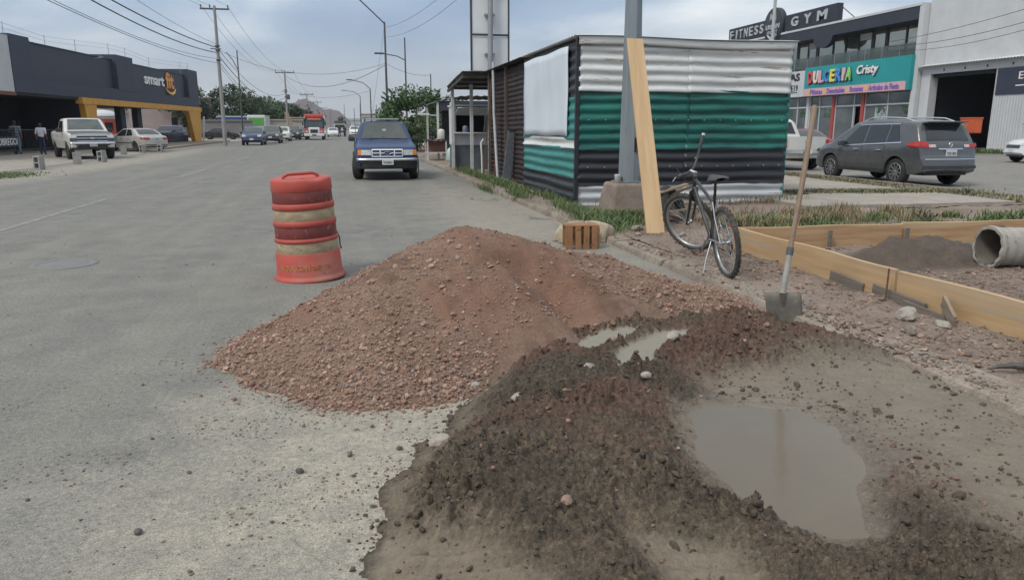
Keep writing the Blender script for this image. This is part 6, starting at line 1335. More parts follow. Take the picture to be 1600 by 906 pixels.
# ================================================================== BUILDINGS
def gym():
    root = empty('gym_building', (-17.95, 50.0, 0.0), rad(83.76), 'dark navy gym building with yellow portal frame and recessed upper panels', 'building')
    nv = mat('gym_navy_render', (0.036, 0.045, 0.068), (0.042, 0.052, 0.077), scale=1.2, rough=.7, bump=.002, bscale=30); nvp = mat('gym_navy_panel', (0.040, 0.049, 0.072), (0.035, 0.044, 0.065), scale=.8, rough=.65)
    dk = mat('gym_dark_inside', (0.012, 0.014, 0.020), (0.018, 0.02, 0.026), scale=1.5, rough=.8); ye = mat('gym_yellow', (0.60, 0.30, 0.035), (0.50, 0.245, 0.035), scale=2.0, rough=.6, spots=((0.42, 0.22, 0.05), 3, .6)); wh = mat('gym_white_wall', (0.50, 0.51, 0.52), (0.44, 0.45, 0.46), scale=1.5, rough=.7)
    def B(nm, m, x0, x1, y0, y1, z0, z1, p=root): return MB().box(((x0 + x1) / 2, (y0 + y1) / 2, (z0 + z1) / 2), (x1 - x0, y1 - y0, z1 - z0)).build(nm, m, p)
    L_ = 32.6
    # upper band: lower beam, pilasters, recessed panels
    B('band', nv, -1.7, L_, 0, 9, 3.45, 4.22); B('parapet_wall', nvp, .4, 29.6, .35, 9, 4.22, 6.40)
    MB().prism([(-1.75, 3.45), (-1.75, 6.62), (.42, 6.62), (.42, 3.452)], 'Y', -.02, 8.9).build('pilaster', nv, root)
    B('pilaster', nv, 12.75, 15.95, -.02, 8.9, 4.222, 6.80); B('pilaster', nv, 29.55, L_, -.02, 8.9, 4.222, 6.98)
    for x0, x1 in ((.44, 12.73), (15.97, 29.53)):
        B('panel_ledge', nv, x0, x1, .0, .36, 4.223, 4.30); B('coping', nv, x0, x1, .30, .60, 6.402, 6.47)
    # ground floor: dark bay at left, portal at right
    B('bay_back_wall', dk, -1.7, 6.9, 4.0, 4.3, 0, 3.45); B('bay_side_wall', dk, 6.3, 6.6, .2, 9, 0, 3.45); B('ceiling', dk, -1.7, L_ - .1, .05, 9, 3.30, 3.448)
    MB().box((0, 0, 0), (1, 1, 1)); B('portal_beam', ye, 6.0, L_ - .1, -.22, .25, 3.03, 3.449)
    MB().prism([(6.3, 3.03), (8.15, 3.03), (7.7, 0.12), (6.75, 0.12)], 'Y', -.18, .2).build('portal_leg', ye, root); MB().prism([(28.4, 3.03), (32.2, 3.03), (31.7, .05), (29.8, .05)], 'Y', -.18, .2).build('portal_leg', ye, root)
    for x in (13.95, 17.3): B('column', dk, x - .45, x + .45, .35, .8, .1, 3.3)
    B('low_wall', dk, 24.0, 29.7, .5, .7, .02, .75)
    B('plinth', M_KERB, 18.0, 33.5, -1.3, 9, -.02, .13)
    # white wall of the neighbouring unit
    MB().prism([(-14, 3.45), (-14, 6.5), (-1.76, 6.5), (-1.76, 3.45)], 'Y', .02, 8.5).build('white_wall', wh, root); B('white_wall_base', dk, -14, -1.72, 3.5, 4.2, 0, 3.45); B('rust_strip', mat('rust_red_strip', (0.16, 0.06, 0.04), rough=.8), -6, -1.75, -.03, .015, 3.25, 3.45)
    # lettering
    wt = mat('sign_white', (0.75, 0.76, 0.77), rough=.5); og = mat('sign_orange', (0.68, 0.27, 0.03), (0.62, 0.22, 0.02), scale=2, rough=.4)
    text_part('lettering', 'smart', wt, root, (21.35, .30, 5.42), 4.7, .78, (1, 0, 0), (0, 0, 1), .08, .02); text_part('lettering', 'fit', og, root, (25.15, .28, 5.62), 2.1, 1.42, (1, 0, 0), (0, 0, 1), .08, .03)
    b = MB(); pts = []
    for i in range(15): a = rad(205 + i * 130 / 14); pts.append((25.25 + 1.45 * math.cos(a), .28, 5.35 + .90 * math.sin(a)))
    b.tube(pts, [.03 + .13 * math.sin(math.pi * i / 14) for i in range(15)], 8); b.build('smile_mark', mat('sign_orange_pale', (0.72, 0.42, 0.10), rough=.4), root)
    b = MB(); b.tube([(25.0 + .34 * 2.6 * math.cos(a_), .24, 5.55 + .95 * math.sin(a_)) for a_ in np.linspace(0, 6.2832, 25)[:-1]], .05, 6, closed=True)
    # roof steelwork
    bg = mat('roof_steel_beige', (0.33, 0.32, 0.28), (0.26, 0.25, 0.22), scale=3, rough=.7)
    for i in range(16): MB().bar((5.2 + i * .46, 2.5, 6.95 - .03 * i), (5.8 + i * .46, 6.5, 7.15 - .03 * i), .05, .14).build('roof_slat', bg, root)
    for y, z in ((2.5, 6.86), (6.5, 7.06)): MB().bar((5.0, y, z), (12.6, y, z - .45), .08, .10).build('roof_beam', bg, root)
    for x in (5.2, 12.3): MB().bar((x, 2.5, 6.3), (x, 2.5, 6.9 - .06 * (x - 5)), .10).build('roof_leg', bg, root)
    for i in range(6): MB().bar((.9 + i * .5, 2.6, 6.72), (1.3 + i * .5, 5.6, 6.78), .05, .10).build('roof_slat', bg, root)
    for y in (2.7, 5.4): MB().bar((.7, y, 6.62), (4.1, y, 6.66), .06, .08).build('roof_beam', bg, root)
    rod = MATS['galvanised_steel']
    for x, z in ((-6, 7.4), (-1.2, 7.3), (3.4, 7.1), (7.5, 7.3), (12.9, 7.6), (16.0, 7.6), (21, 7.3), (29.2, 7.6), (31.5, 7.7)): MB().tube([(x, .5, 6.3), (x, .5, z)], .018, 5).build('fence_rod', rod, root)
    for dz in (0.0, .28):
        b = MB(); P_ = [(x, .5, z - .08 - dz) for x, z in ((-6, 7.4), (-1.2, 7.3), (3.4, 7.1), (7.5, 7.3), (12.9, 7.6), (16, 7.6), (21, 7.3), (29.2, 7.6), (31.5, 7.7))]; b.tube(P_, .008, 4, cap=False); b.build('fence_wire', rod, root)
    o = MB().lathe([(0.0001, 0), (.18, 0), (.2, .1), (.12, .3), (.0001, .3)], 12).build('roof_vent', rod, root); o.location = (25.2, 1.2, 6.4)
    MB().tube([(8.6, -.55, 6.30), (9.3, -.5, 6.28), (9.7, .3, 6.22)], .04, 6).build('lamp_bracket', rod, root)
gym()
def gym_fence():
    root = empty('steel_railing', (-18.2, 47.5, 0), rad(83.76), 'dark steel railing in front of the gym at the left edge', 'railing'); m = M_TRIM
    for z in (.25, 1.35): MB().bar((-6, 0, z), (6, 0, z), .05).build('rail', m, root)
    for i in range(49): MB().bar((-6 + i * .25, 0, .2), (-6 + i * .25, 0, 1.4), .022).build('bar', m, root)
    for i in range(5): MB().bar((-6 + i * 3, 0, 0), (-6 + i * 3, 0, 1.5), .06).build('post', m, root)
    ba = MB().box((-.8, -.06, .72), (2.6, .02, .55)).build('banner', mat('banner_dark', (0.03, 0.03, 0.035), rough=.6), root); text_part('banner_lettering', 'OBREGON', C['white'], ba, (-.8, -.085, .72), 2.2, .38, (1, 0, 0), (0, 0, 1), .01, .02)
gym_fence()
def kiosk():
    root = empty('domed_kiosk', (-28.0, 98, 0), rad(20), 'red kiosk with white domed roof seen through the yellow portal', 'kiosk'); rd = mat('kiosk_red', (0.48, 0.055, 0.03), (0.40, 0.05, 0.03), scale=2, rough=.5); wh = MATS['gym_white_wall']
    MB().lathe([(0.0001, .05), (1.75, .05), (1.78, .3), (1.74, 2.75), (0.0001, 2.75)], 8, smooth=False).build('body', rd, root); MB().lathe([(1.9, 2.72), (1.9, 2.82), (1.6, 3.12), (1.0, 3.38), (.4, 3.5), (0.0001, 3.52)], 20).build('dome', wh, root); MB().lathe([(1.80, 2.45), (1.81, 2.45), (1.81, 2.70), (1.80, 2.70)], 8, smooth=False).build('band', wh, root)
    for a in (-120, -75, -30): MB().box((1.70 * math.cos(rad(a)), 1.70 * math.sin(rad(a)), 1.6), (.06, .9, .9), (0, 0, rad(a))).build('window', M_GLASS, root)
kiosk()
def simple_block(name, label, loc, rz, dims, m, roof=None, wins=(), cat='building', gable=0.0, winm=None, extra=None):
    root = empty(name, loc, rz, label, cat); w, d, h = dims
    MB().box((0, d / 2, h / 2), (w, d, h)).build('wall', m, root)
    if gable: MB().prism([(-w / 2 - .3, h), (w / 2 + .3, h), (0, h + gable)], 'Y', -.3, d + .3).build('roof', roof, root)
    else: MB().box((0, d / 2, h + .1), (w + .3, d + .3, .2)).build('roof', roof or m, root)
    for (x, z, ww, hh) in wins:
        f = MB().box((x, -.01, z), (ww + .12, .06, hh + .12)).build('window', M_TRIM, root); MB().box((x, -.045, z), (ww, .02, hh)).build('pane', winm or M_GLASS, f)
    if extra: extra(root)
    return root
W_PINK = mat('wall_pinkish', (0.36, 0.29, 0.27), (0.31, 0.25, 0.235), scale=.8, rough=.85); W_BEIGE = mat('wall_beige', (0.42, 0.37, 0.31), (0.35, 0.31, 0.26), scale=.7, rough=.85); W_GREY = mat('wall_grey_white', (0.42, 0.43, 0.44), (0.36, 0.37, 0.38), scale=.7, rough=.8)
# behind the portal
simple_block('warehouse', 'pale grey gabled warehouse seen through the yellow portal', (-34, 128, 0), rad(18), (11, 16, 3.6), W_GREY, MATS['roof_steel_beige'], [(-2.5, 1.2, .7, .7), (2, 1.2, .7, .7)], gable=1.3)
simple_block('workshop', 'pinkish plastered building with small dark windows behind the gym portal', (-24.6, 118, 0), rad(8), (11, 12, 5.6), W_PINK, W_PINK, [(.4, 2.2, .7, 1.3), (1.9, 2.2, .7, 1.3), (4.2, 3.0, 1.3, 2.6)])
# left roadside walls and stalls
simple_block('boundary_wall', 'long beige boundary wall behind the left parked cars', (-12.0, 122, 0), rad(2), (15, .4, 2.5), W_BEIGE, W_BEIGE, cat='wall')
simple_block('brick_wall', 'brownish wall standing just left of the red bus', (-6.8, 128, 0), rad(10), (5.2, .5, 2.9), mat('wall_brown', (0.26, 0.215, 0.18), (0.21, 0.17, 0.14), scale=.9, rough=.9), W_BEIGE, cat='wall')
simple_block('blue_stall', 'bright blue market stall with flat roof under the left trees', (-15.2, 116, 0), rad(3), (5.5, 3.5, 2.9), mat('stall_blue', (0.02, 0.11, 0.36), (0.016, 0.09, 0.30), scale=1, rough=.6), W_GREY, cat='stall')
simple_block('grey_fence_wall', 'low grey wall beyond the gym portal under the trees', (-15.6, 108, 0), rad(2), (6.5, .4, 2.3), mat('wall_dull_grey', (0.20, 0.19, 0.185), (0.16, 0.155, 0.15), scale=.8, rough=.9), None, cat='wall')
o = MB().box((0, 0, 1.8), (.55, .5, 3.9), (0, rad(-18), 0)).build('leaning_beam', mat('beam_tan', (0.38, 0.27, 0.14), (0.30, 0.2, 0.1), scale=2, rough=.8)); o.location = (-8.0, 118, 0.1); tag(o, 'tan slanted beam leaning on the beige wall behind parked cars', 'beam')
o = MB().tube([(-14.6, 84, 0), (-14.35, 84, 2.6)], .09, 8).build('white_stake', C['white']); tag(o, 'short white stake post right of the yellow portal leg', 'post')
# footpath slab edges before gym: low concrete step
o = MB().box((-14.2, 70, .06), (4.2, 30, .12)).build('gym_step', M_KERB); tag(o, kind='structure')
# right far small stuff on the road: pale roadside buildings to close the vanishing point
for i, (x, y, w, d, h, m, lab) in enumerate(((6.5, 150, 6, 14, 3.4, W_GREY, 'low grey shopfront far down the right roadside'), (9.0, 190, 10, 22, 4.6, W_BEIGE, 'beige two storey shop further down the right roadside'), (5.0, 250, 6, 30, 3.6, W_GREY, 'pale building farthest down the right roadside'), (-16, 180, 10, 26, 4.2, W_PINK, 'pinkish building far down the left roadside'), (-16, 240, 12, 40, 3.8, W_GREY, 'grey building farthest down the left roadside'))):
    simple_block('roadside_building', lab, (x, y, 0), 0, (w, d, h), m, None, [(-w * .25, 1.6, 1.1, 1.1), (w * .25, 1.6, 1.1, 1.1)])
# ------------------------------------------------------------------ two storey shop block on the right
def shop():
    XF = 38.0; root = empty('shop_building', (XF, 60, 0), 0, 'two storey shop block with glazed upper floor, balcony and dark fascia', 'building')
    P = lambda o: at_origin(o, root)
    wh = mat('shop_white', (0.52, 0.53, 0.54), (0.46, 0.47, 0.48), scale=1.0, rough=.6); nv = mat('shop_navy_fascia', (0.022, 0.027, 0.040), (0.027, 0.033, 0.048), scale=1, rough=.6); rd = mat('shop_red_pillar', (0.36, 0.055, 0.05), (0.30, 0.05, 0.045), scale=2, rough=.6); dk = mat('shop_dark_frame', (0.028, 0.034, 0.045), rough=.5)
    glu = bpy.data.materials.new('upper_glass'); glu = mat('upper_glazing', (0.34, 0.36, 0.34), (0.46, 0.45, 0.36), scale=.35, rough=.05, spec=.8, metal=.75); gll = mat('shop_glazing', (0.10, 0.125, 0.14), (0.16, 0.18, 0.19), scale=.8, rough=.07, spec=.7, metal=.2)
    def B(nm, m, x0, x1, y0, y1, z0, z1): return P(MB().box(((x0 + x1) / 2, (y0 + y1) / 2, (z0 + z1) / 2), (x1 - x0, y1 - y0, z1 - z0)).build(nm, m))
    B('core', dk, XF + 1.6, XF + 14, 45, 76, 0, 8.5); B('roof_slab', wh, XF - .35, XF + 14, 44.8, 76.2, 9.40, 9.56); B('fascia', nv, XF - .3, XF + 13.9, 44.9, 76, 8.55, 9.40); B('floor_slab', wh, XF - .2, XF + 1.58, 44.9, 76, 3.98, 4.12)
    # ground-floor shopfront: red pillars, white mullions, panes
    for y in (45.2, 50.2, 53.7, 57.1, 60.6, 64.2, 68): B('pillar', rd if y in (50.2, 53.7) else wh, XF - .05, XF + .3, y - .16, y + .16, 0.1, 3.98)
    ys = [45.36, 47.6, 50.04, 50.36, 51.3, 53.5, 53.9, 55.6, 56.9, 57.3, 58.7, 60.4, 60.8, 62.5, 64.0, 64.4, 66.2, 67.8]
    for a, c in zip(ys[:-1], ys[1:]):
        if c - a < .5: continue
        door = abs(a - 50.36) < .01
        if not door: B('shop_pane', gll, XF + .12, XF + .15, a, c, .15, 3.05)
        B('transom_pane', gll, XF + .12, XF + .15, a, c, 3.18, 3.92); B('transom_bar', wh, XF + .06, XF + .20, a, c, 3.06, 3.17); B('mullion', wh, XF + .06, XF + .21, c - .04, c + .04, .1, 3.97)
    B('door_poster', mat('poster_pale', (0.45, 0.5, 0.5), (0.1, 0.12, 0.13), scale=3, rough=.5), XF + .10, XF + .115, 47.75, 48.9, 1.0, 2.95)
    for y in (45.8, 48.3, 54.5, 56.2, 57.9, 59.8):   # hanging greenery decals in the panes
        b = MB(); r = random.Random(int(y * 10))
        for k in range(26): b.box((XF + .09, y + r.uniform(-.45, .45), 2.95 - abs(r.gauss(0, .35))), (.012, .16, .07), (r.uniform(-.9, .9), 0, 0))
        tag(P(b.build('leaf_garland', mat('garland_green', (0.05, 0.11, 0.05), (0.08, 0.15, 0.07), scale=6, rough=.7))), kind='stuff')
    # upper glazing with dark frames, set back behind the balcony
    XU = XF + 1.3; ys = [45.0, 46.6, 47.9, 50.0, 51.5, 53.0, 54.6, 56.2, 58.4, 59.6, 61.2, 63.5, 66, 69, 72]
    for i, (a, c) in enumerate(zip(ys[:-1], ys[1:])):
        B('upper_pane', glu, XU, XU + .04, a + .06, c - .06, 4.3, 8.0 if i in (4, 8) else 8.5); B('upper_mullion', dk, XU - .06, XU + .1, c - (.26 if i in (2, 3, 7, 9) else .07), c + .07, 4.2, 8.54)
        if i in (4, 8): B('vent_panel', wh, XU - .05, XU + .02, a + .1, c - .1, 8.02, 8.5)
    P(MB().prism([(56.3 + 1.25 * math.cos(rad(180 + k * 15)) - .9, 8.56 + .85 * math.sin(rad(180 + k * 15))) for k in range(13)], 'X', XF - .31, XF + .1).build('fascia_half_disc', nv))
    # balcony rail: glass panels on short steel posts
    bg = mat('balcony_glass', (0.30, 0.34, 0.34), (0.26, 0.30, 0.30), scale=.6, rough=.08, spec=.6); m = bg.node_tree.nodes['Principled BSDF']; m.inputs['Transmission Weight'].default_value = .75; m.inputs['IOR'].default_value = 1.05
    y = 45.1
    while y < 64: B('balcony_panel', bg, XF + .0, XF + .015, y, y + 1.72, 6.28, 7.15); B('balcony_post', MATS['galvanised_steel'], XF - .02, XF + .05, y + 1.73, y + 1.78, 6.1, 7.05); y += 1.8
    # white end pier and side
    B('end_pier', wh, XF - .32, XF + 1.5, 44.55, 44.98, 0, 9.38); B('end_pier_shadow_gap', dk, XF + .6, XF + 2, 44.985, 45.0, 0, 9)
shop()
def shop_sign():
    XF = 38.0; R_ = (0, -1, 0); U_ = (0, 0, 1)
    te = mat('sign_teal', (0.012, 0.27, 0.28), (0.010, 0.24, 0.25), scale=.7, rough=.45); pk = mat('sign_pink', (0.62, 0.36, 0.37), (0.56, 0.32, 0.34), scale=1, rough=.5)
    root = empty('sweet_shop_sign', (XF - .6, 51, 4), 0, 'long teal shop sign with colourful raised letters over the sweet shop', 'sign'); P = lambda o: at_origin(o, root)
    P(MB().box((XF - .30, 50.95, 5.13), (.58, 12.1, 2.28)).build('sign_box', te)); P(MB().box((XF - .615, 51.05, 4.29), (.03, 11.7, .58)).build('strip', pk))
    cols = [(0.55, 0.07, 0.08), (0.66, 0.60, 0.50), (0.62, 0.33, 0.40), (0.05, 0.20, 0.50), (0.68, 0.60, 0.10), (0.06, 0.25, 0.58), (0.60, 0.40, 0.45), (0.25, 0.60, 0.16)]
    for i, (ch, c) in enumerate(zip('DULCERIA', cols)):
        y = 56.05 - i * .72 + (.12 if i == 6 else 0) + (.24 if i == 7 else 0); lt = P(text_part('letter', ch, mat('letter_%d' % i, c, rough=.4), None, (XF - .68, y, 5.45), .62 if ch != 'I' else .26, .95, R_, U_, .14, .03)); sh_ = P(text_part('letter_edge', ch, mat('letter_edge_dark', (0.05, 0.03, 0.05), rough=.6), None, (XF - .615, y - .05, 5.41), .70 if ch != 'I' else .34, 1.03, R_, U_, .04, .03))
    P(text_part('lettering', 'Cristy', mat('letters_white', (0.70, 0.68, 0.66), rough=.5), None, (XF - .66, 49.2, 5.55), 2.3, .82, R_, U_, .08, .02, shear=.15)); P(text_part('lettering_edge', 'Cristy', MATS['letter_edge_dark'], None, (XF - .615, 49.15, 5.51), 2.36, .88, R_, U_, .03, .03, shear=.15))
    pu = mat('letters_purple', (0.16, 0.10, 0.42), rough=.5); yl = mat('letters_yellow', (0.62, 0.42, 0.12), rough=.5)
    for t, ya, yb in (('Piñatas', 56.0, 54.4), ('Desechables', 53.8, 51.6), ('Botanas', 51.0, 49.5), ('Artículos de Fiesta', 48.9, 45.8)):
        P(text_part('strip_lettering', t, pu, None, (XF - .645, (ya + yb) / 2, 4.29), ya - yb, .40, R_, U_, .02, .02)); P(MB().box((XF - .64, ya + .28, 4.29), (.02, .22, .36)).build('bullet', yl))
    root = empty('cleaning_shop_sign', (XF - .5, 60, 4), 0, 'white shop sign with black letters left of the teal sign', 'sign'); P = lambda o: at_origin(o, root)
    P(MB().box((XF - .24, 60.6, 5.05), (.46, 7.1, 2.1)).build('sign_box', MATS['shop_white'])); bk = mat('letters_black', (0.02, 0.02, 0.022), rough=.5)
    P(text_part('lettering', 'LIMPIAS', bk, None, (XF - .49, 59.95, 5.62), 4.2, .62, R_, U_, .05, .03)); P(text_part('lettering', 'DOCE19', bk, None, (XF - .49, 59.3, 4.72), 2.5, .52, R_, U_, .04, .0)); P(MB().box((XF - .48, 59.2, 4.36), (.02, 2.2, .06)).build('underline', bk)); P(MB().lathe([(0.0001, 0), (.28, 0), (.28, .02), (0.0001, .02)], 20, c=(XF - .49, 60.95, 4.72), axis='X').build('logo_disc', bk))
    # roof signs
    nv = mat('roof_sign_black', (0.018, 0.022, 0.032), (0.022, 0.027, 0.038), scale=1, rough=.55); sil = mat('letters_silver', (0.46, 0.48, 0.50), (0.38, 0.40, 0.42), scale=3, rough=.35, metal=.2)
    root = empty('fitness_roof_sign', (XF, 67, 9.5), 0, 'long black roof sign board with silver letters left of the round sign', 'sign'); P = lambda o: at_origin(o, root)
    P(MB().box((XF + .0, 66.9, 10.32), (.5, 8.1, 1.28)).build('board', nv)); 
    for i, ch in enumerate('FITNESS'): P(text_part('letter', ch, sil, None, (XF - .30, 70.25 - i * .93 + (.12 if i > 1 else 0), 10.30), .62 if ch != 'I' else .2, .82, R_, U_, .08, .02))
    for y in (64, 67, 70): P(MB().bar((XF + .25, y, 9.56), (XF + 1.6, y, 9.56), .06).build('brace', dkm)); P(MB().bar((XF + .2, y, 10.8), (XF + 1.5, y, 9.57), .05).build('brace', dkm))
    root = empty('round_roof_sign', (XF, 62.9, 9.5), 0, 'round black roof sign with silver emblem between the two roof boards', 'sign'); P = lambda o: at_origin(o, root)
    P(MB().lathe([(0.0001, -.35), (1.5, -.35), (1.52, -.33), (1.52, .1), (0.0001, .1)], 40, c=(XF - .05, 62.75, 10.32), axis='X').build('disc', nv)); 
    P(text_part('lettering', 'URBAN', sil, None, (XF - .44, 62.75, 10.22), 2.2, .42, R_, U_, .05, .025)); P(text_part('lettering', 'ACA', sil, None, (XF - .44, 62.75, 11.05), 1.1, .62, R_, U_, .05, .02)); P(text_part('lettering', 'SPORT', sil, None, (XF - .44, 62.75, 9.72), 1.7, .34, R_, U_, .05, .01))
    b = MB(); b.tube([(XF - .43, 62.05, 9.5), (XF - .43, 62.75, 9.02), (XF - .43, 63.45, 9.5)], .09, 6); b.tube([(XF - .43, 62.35, 9.45), (XF - .43, 62.75, 9.2), (XF - .43, 63.15, 9.45)], .05, 6); P(b.build('emblem_chevron', sil))
    root = empty('gym_roof_sign', (XF, 57.5, 9.5), 0, 'black roof sign board reading in large silver letters right of round sign', 'sign'); P = lambda o: at_origin(o, root)
    P(MB().box((XF + .0, 57.5, 10.28), (.5, 7.15, 1.30)).build('board', nv))
    for ch, y, w in (('G', 59.55, 1.0), ('Y', 57.7, 1.05), ('M', 55.75, 1.3)): P(text_part('letter', ch, sil, None, (XF - .30, y, 10.27), w, .78, R_, U_, .08, .035))
    for y in (54.3, 57.5, 60.5): P(MB().bar((XF + .2, y, 10.85), (XF + 1.9, y - .3, 9.58), .05).build('brace', dkm))
dkm = M_TRIM
shop_sign()
def bay_building():
    XF = 38.0; root = empty('warehouse_bay', (XF, 38, 0), 0, 'white corrugated warehouse front with a wide dark open bay', 'building'); P = lambda o: at_origin(o, root)
    def ribbed(name, c, d):
        m = mat(name, c, d, scale=1.0, rough=.6); nt = m.node_tree; N = nt.nodes; L = nt.links; w = N.new('ShaderNodeTexWave'); w.bands_direction = 'Y'; w.inputs['Scale'].default_value = 1.6; tc = N.new('ShaderNodeTexCoord'); L.new(tc.outputs['Object'], w.inputs['Vector']); bp = N.new('ShaderNodeBump'); bp.inputs['Distance'].default_value = .05; bp.inputs['Strength'].default_value = .6; L.new(w.outputs['Fac'], bp.inputs['Height']); L.new(bp.outputs[0], N['Principled BSDF'].inputs['Normal']); return m
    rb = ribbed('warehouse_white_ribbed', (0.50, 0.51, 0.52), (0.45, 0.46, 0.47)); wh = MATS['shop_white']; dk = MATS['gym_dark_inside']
    def B(nm, m, x0, x1, y0, y1, z0, z1): return P(MB().box(((x0 + x1) / 2, (y0 + y1) / 2, (z0 + z1) / 2), (x1 - x0, y1 - y0, z1 - z0)).build(nm, m))
    B('upper_wall', wh, XF + .1, XF + 16, 14, 44.5, 5.45, 11.2); B('lintel', wh, XF, XF + .6, 14, 44.5, 4.92, 5.44)
    n = 120; b = MB(); b.grid(lambda u, v: (XF - .45 + .55 * v, 14 + 30.5 * u, 5.43 + .12 * v + .03 * math.sin(u * 30.5 / .22 * 6.28)), 600, 1, False); o = b.build('drip_edge', MATS['shed_galvanised']); sm = o.modifiers.new('t', 'SOLIDIFY'); sm.thickness = .01; P(o)
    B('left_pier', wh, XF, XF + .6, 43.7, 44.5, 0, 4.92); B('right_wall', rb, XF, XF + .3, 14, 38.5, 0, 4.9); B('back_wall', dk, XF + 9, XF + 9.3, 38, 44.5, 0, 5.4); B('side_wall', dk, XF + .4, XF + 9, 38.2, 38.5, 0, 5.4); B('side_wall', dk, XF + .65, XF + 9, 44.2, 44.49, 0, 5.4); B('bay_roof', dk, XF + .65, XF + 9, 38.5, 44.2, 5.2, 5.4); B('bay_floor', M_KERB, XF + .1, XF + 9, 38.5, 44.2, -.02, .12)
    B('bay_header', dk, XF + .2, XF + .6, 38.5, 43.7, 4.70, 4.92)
    dr = B('roller_door', rb, XF - .03, XF - .005, 33.0, 36.2, .12, 3.2); B('door_frame', wh, XF - .05, XF - .004, 36.2, 36.3, .12, 3.3); B('door_rail', wh, XF - .06, XF - .031, 33.0, 36.2, 1.72, 1.76)
    # bolts along the lintel
    for y in (42.6, 40.9, 39.2, 37.4, 35.6): B('bolt_plate', M_TRIM, XF - .02, XF - .001, y - .05, y + .05, 5.05, 5.2)
    # banner
    r2 = empty('navy_banner', (XF - .05, 36, 3.4), 0, 'dark navy banner with white lettering on the warehouse wall', 'banner'); P2 = lambda o: at_origin(o, r2)
    P2(MB().box((XF - .04, 35.6, 4.13), (.03, 5.5, 1.5)).build('cloth', mat('banner_navy', (0.03, 0.04, 0.065), (0.025, 0.034, 0.055), scale=1, rough=.6))); wt = MATS['letters_white']
    P2(text_part('lettering', 'Elige', wt, None, (XF - .065, 36.2, 4.35), 1.3, .55, (0, -1, 0), (0, 0, 1), .01, .01)); P2(MB().box((XF - .06, 35.6, 3.86), (.01, 2.8, .06)).build('small_print', wt)); P2(MB().box((XF - .06, 35.3, 3.68), (.01, 1.9, .06)).build('small_print', wt)); P2(MB().box((XF - .06, 35.4, 3.50), (.01, .7, .12)).build('green_mark', mat('banner_green', (0.05, 0.3, 0.12), rough=.5)))
bay_building()
o = sheet('shop_pavement', 36.6, 38.0, 10, 120, .12, M_WALK)
# ------------------------------------------------------------------ second stall down the right verge
def stall_two():
    root = empty('dark_roof_stall', (5.2, 35, .05), 0, 'dark roofed open street stall standing beyond the food booth', 'stall'); P = lambda o: at_origin(o, root); dk = MATS['canopy_sheet']; wp = MATS['post_white_paint']; bl = mat('tarp_dark', (0.03, 0.034, 0.045), (0.045, 0.048, 0.058), scale=1.5, rough=.8)
    o = MB().grid(lambda u, v: (3.85 + 3.4 * u, 33.2 + 4.6 * v, 2.55 + .3 * math.sin(min(1, u * 2.2) * 1.57) + .02 * math.sin(u * 60)), 60, 4).build('roof_sheet', dk); sm = o.modifiers.new('t', 'SOLIDIFY'); sm.thickness = .01; P(o)
    P(MB().box((6.0, 37.6, 1.4), (2.6, .06, 2.6)).build('back_tarp', bl)); P(MB().box((5.6, 33.3, 2.42), (3.2, .04, .42)).build('front_valance', bl)); P(MB().box((7.1, 35.4, 1.4), (.06, 4.2, 2.6)).build('side_tarp', bl))
    for x, y in ((3.98, 33.3), (3.98, 37.6), (4.55, 33.3), (7.0, 33.3)): P(MB().box((x, y, 1.32), (.09, .09, 2.5)).build('post', wp))
    P(MB().bar((3.2, 33.25, 2.05), (4.0, 33.3, 2.0), .05).build('lamp_arm', wp)); P(MB().box((3.35, 33.25, 2.06), (.5, .16, .07)).build('lamp_tube', C['white']))
    root = empty('stall_table', (3.75, 33.0, .07), 0, 'low white metal table with shelf standing at the kerb by the stall', 'table'); P = lambda o: at_origin(o, root)
    for x in (3.42, 4.22):
        for y in (32.5, 33.2): P(MB().box((x, y, .5), (.05, .05, .86)).build('leg', wp))
    P(MB().box((3.82, 32.85, .95), (.95, .8, .05)).build('table_top', M_TRIM)); P(MB().box((3.82, 32.85, .42), (.9, .7, .04)).build('shelf', wp)); P(MB().box((3.82, 33.0, .68), (.8, .3, .45), bev=.03).build('storage_box', mat('box_rust', (0.16, 0.07, 0.05), rough=.8)))
    o = MB().lathe([(0.0001, 0), (.13, 0), (.15, .03), (.15, .36), (.12, .42), (.05, .45), (0.0001, .45)], 18).build('water_jug', mat('jug_cream', (0.55, 0.53, 0.46), rough=.4)); o.location = (4.05, 32.8, .975); tag(o, 'cream plastic jug standing on the low white table', 'jug')
    o = MB().lathe([(0.0001, 0), (.2, 0), (.23, .05), (.23, .42), (.18, .52), (.08, .58), (.07, .64), (0.0001, .64)], 18).build('water_bottle', mat('bottle_pale_green', (0.40, 0.50, 0.47), (0.34, 0.44, 0.42), scale=3, rough=.25)); o.location = (4.35, 31.6, .09); tag(o, 'large pale water bottle on the ground beside the stall', 'water bottle')
    o = MB().box((0, 0, .22), (.36, .36, .05), bev=.02)
    for sx in (-1, 1):
        for sy in (-1, 1): o.bar((sx * .17, sy * .17, 0), (sx * .13, sy * .13, .44), .04)
    o.box((0, 0, .44), (.38, .38, .04), bev=.01); o = o.build('plastic_stool', C['white']); o.location = (4.95, 33.9, .08); tag(o, 'white plastic stool under the seated person at the stall', 'stool')
stall_two()
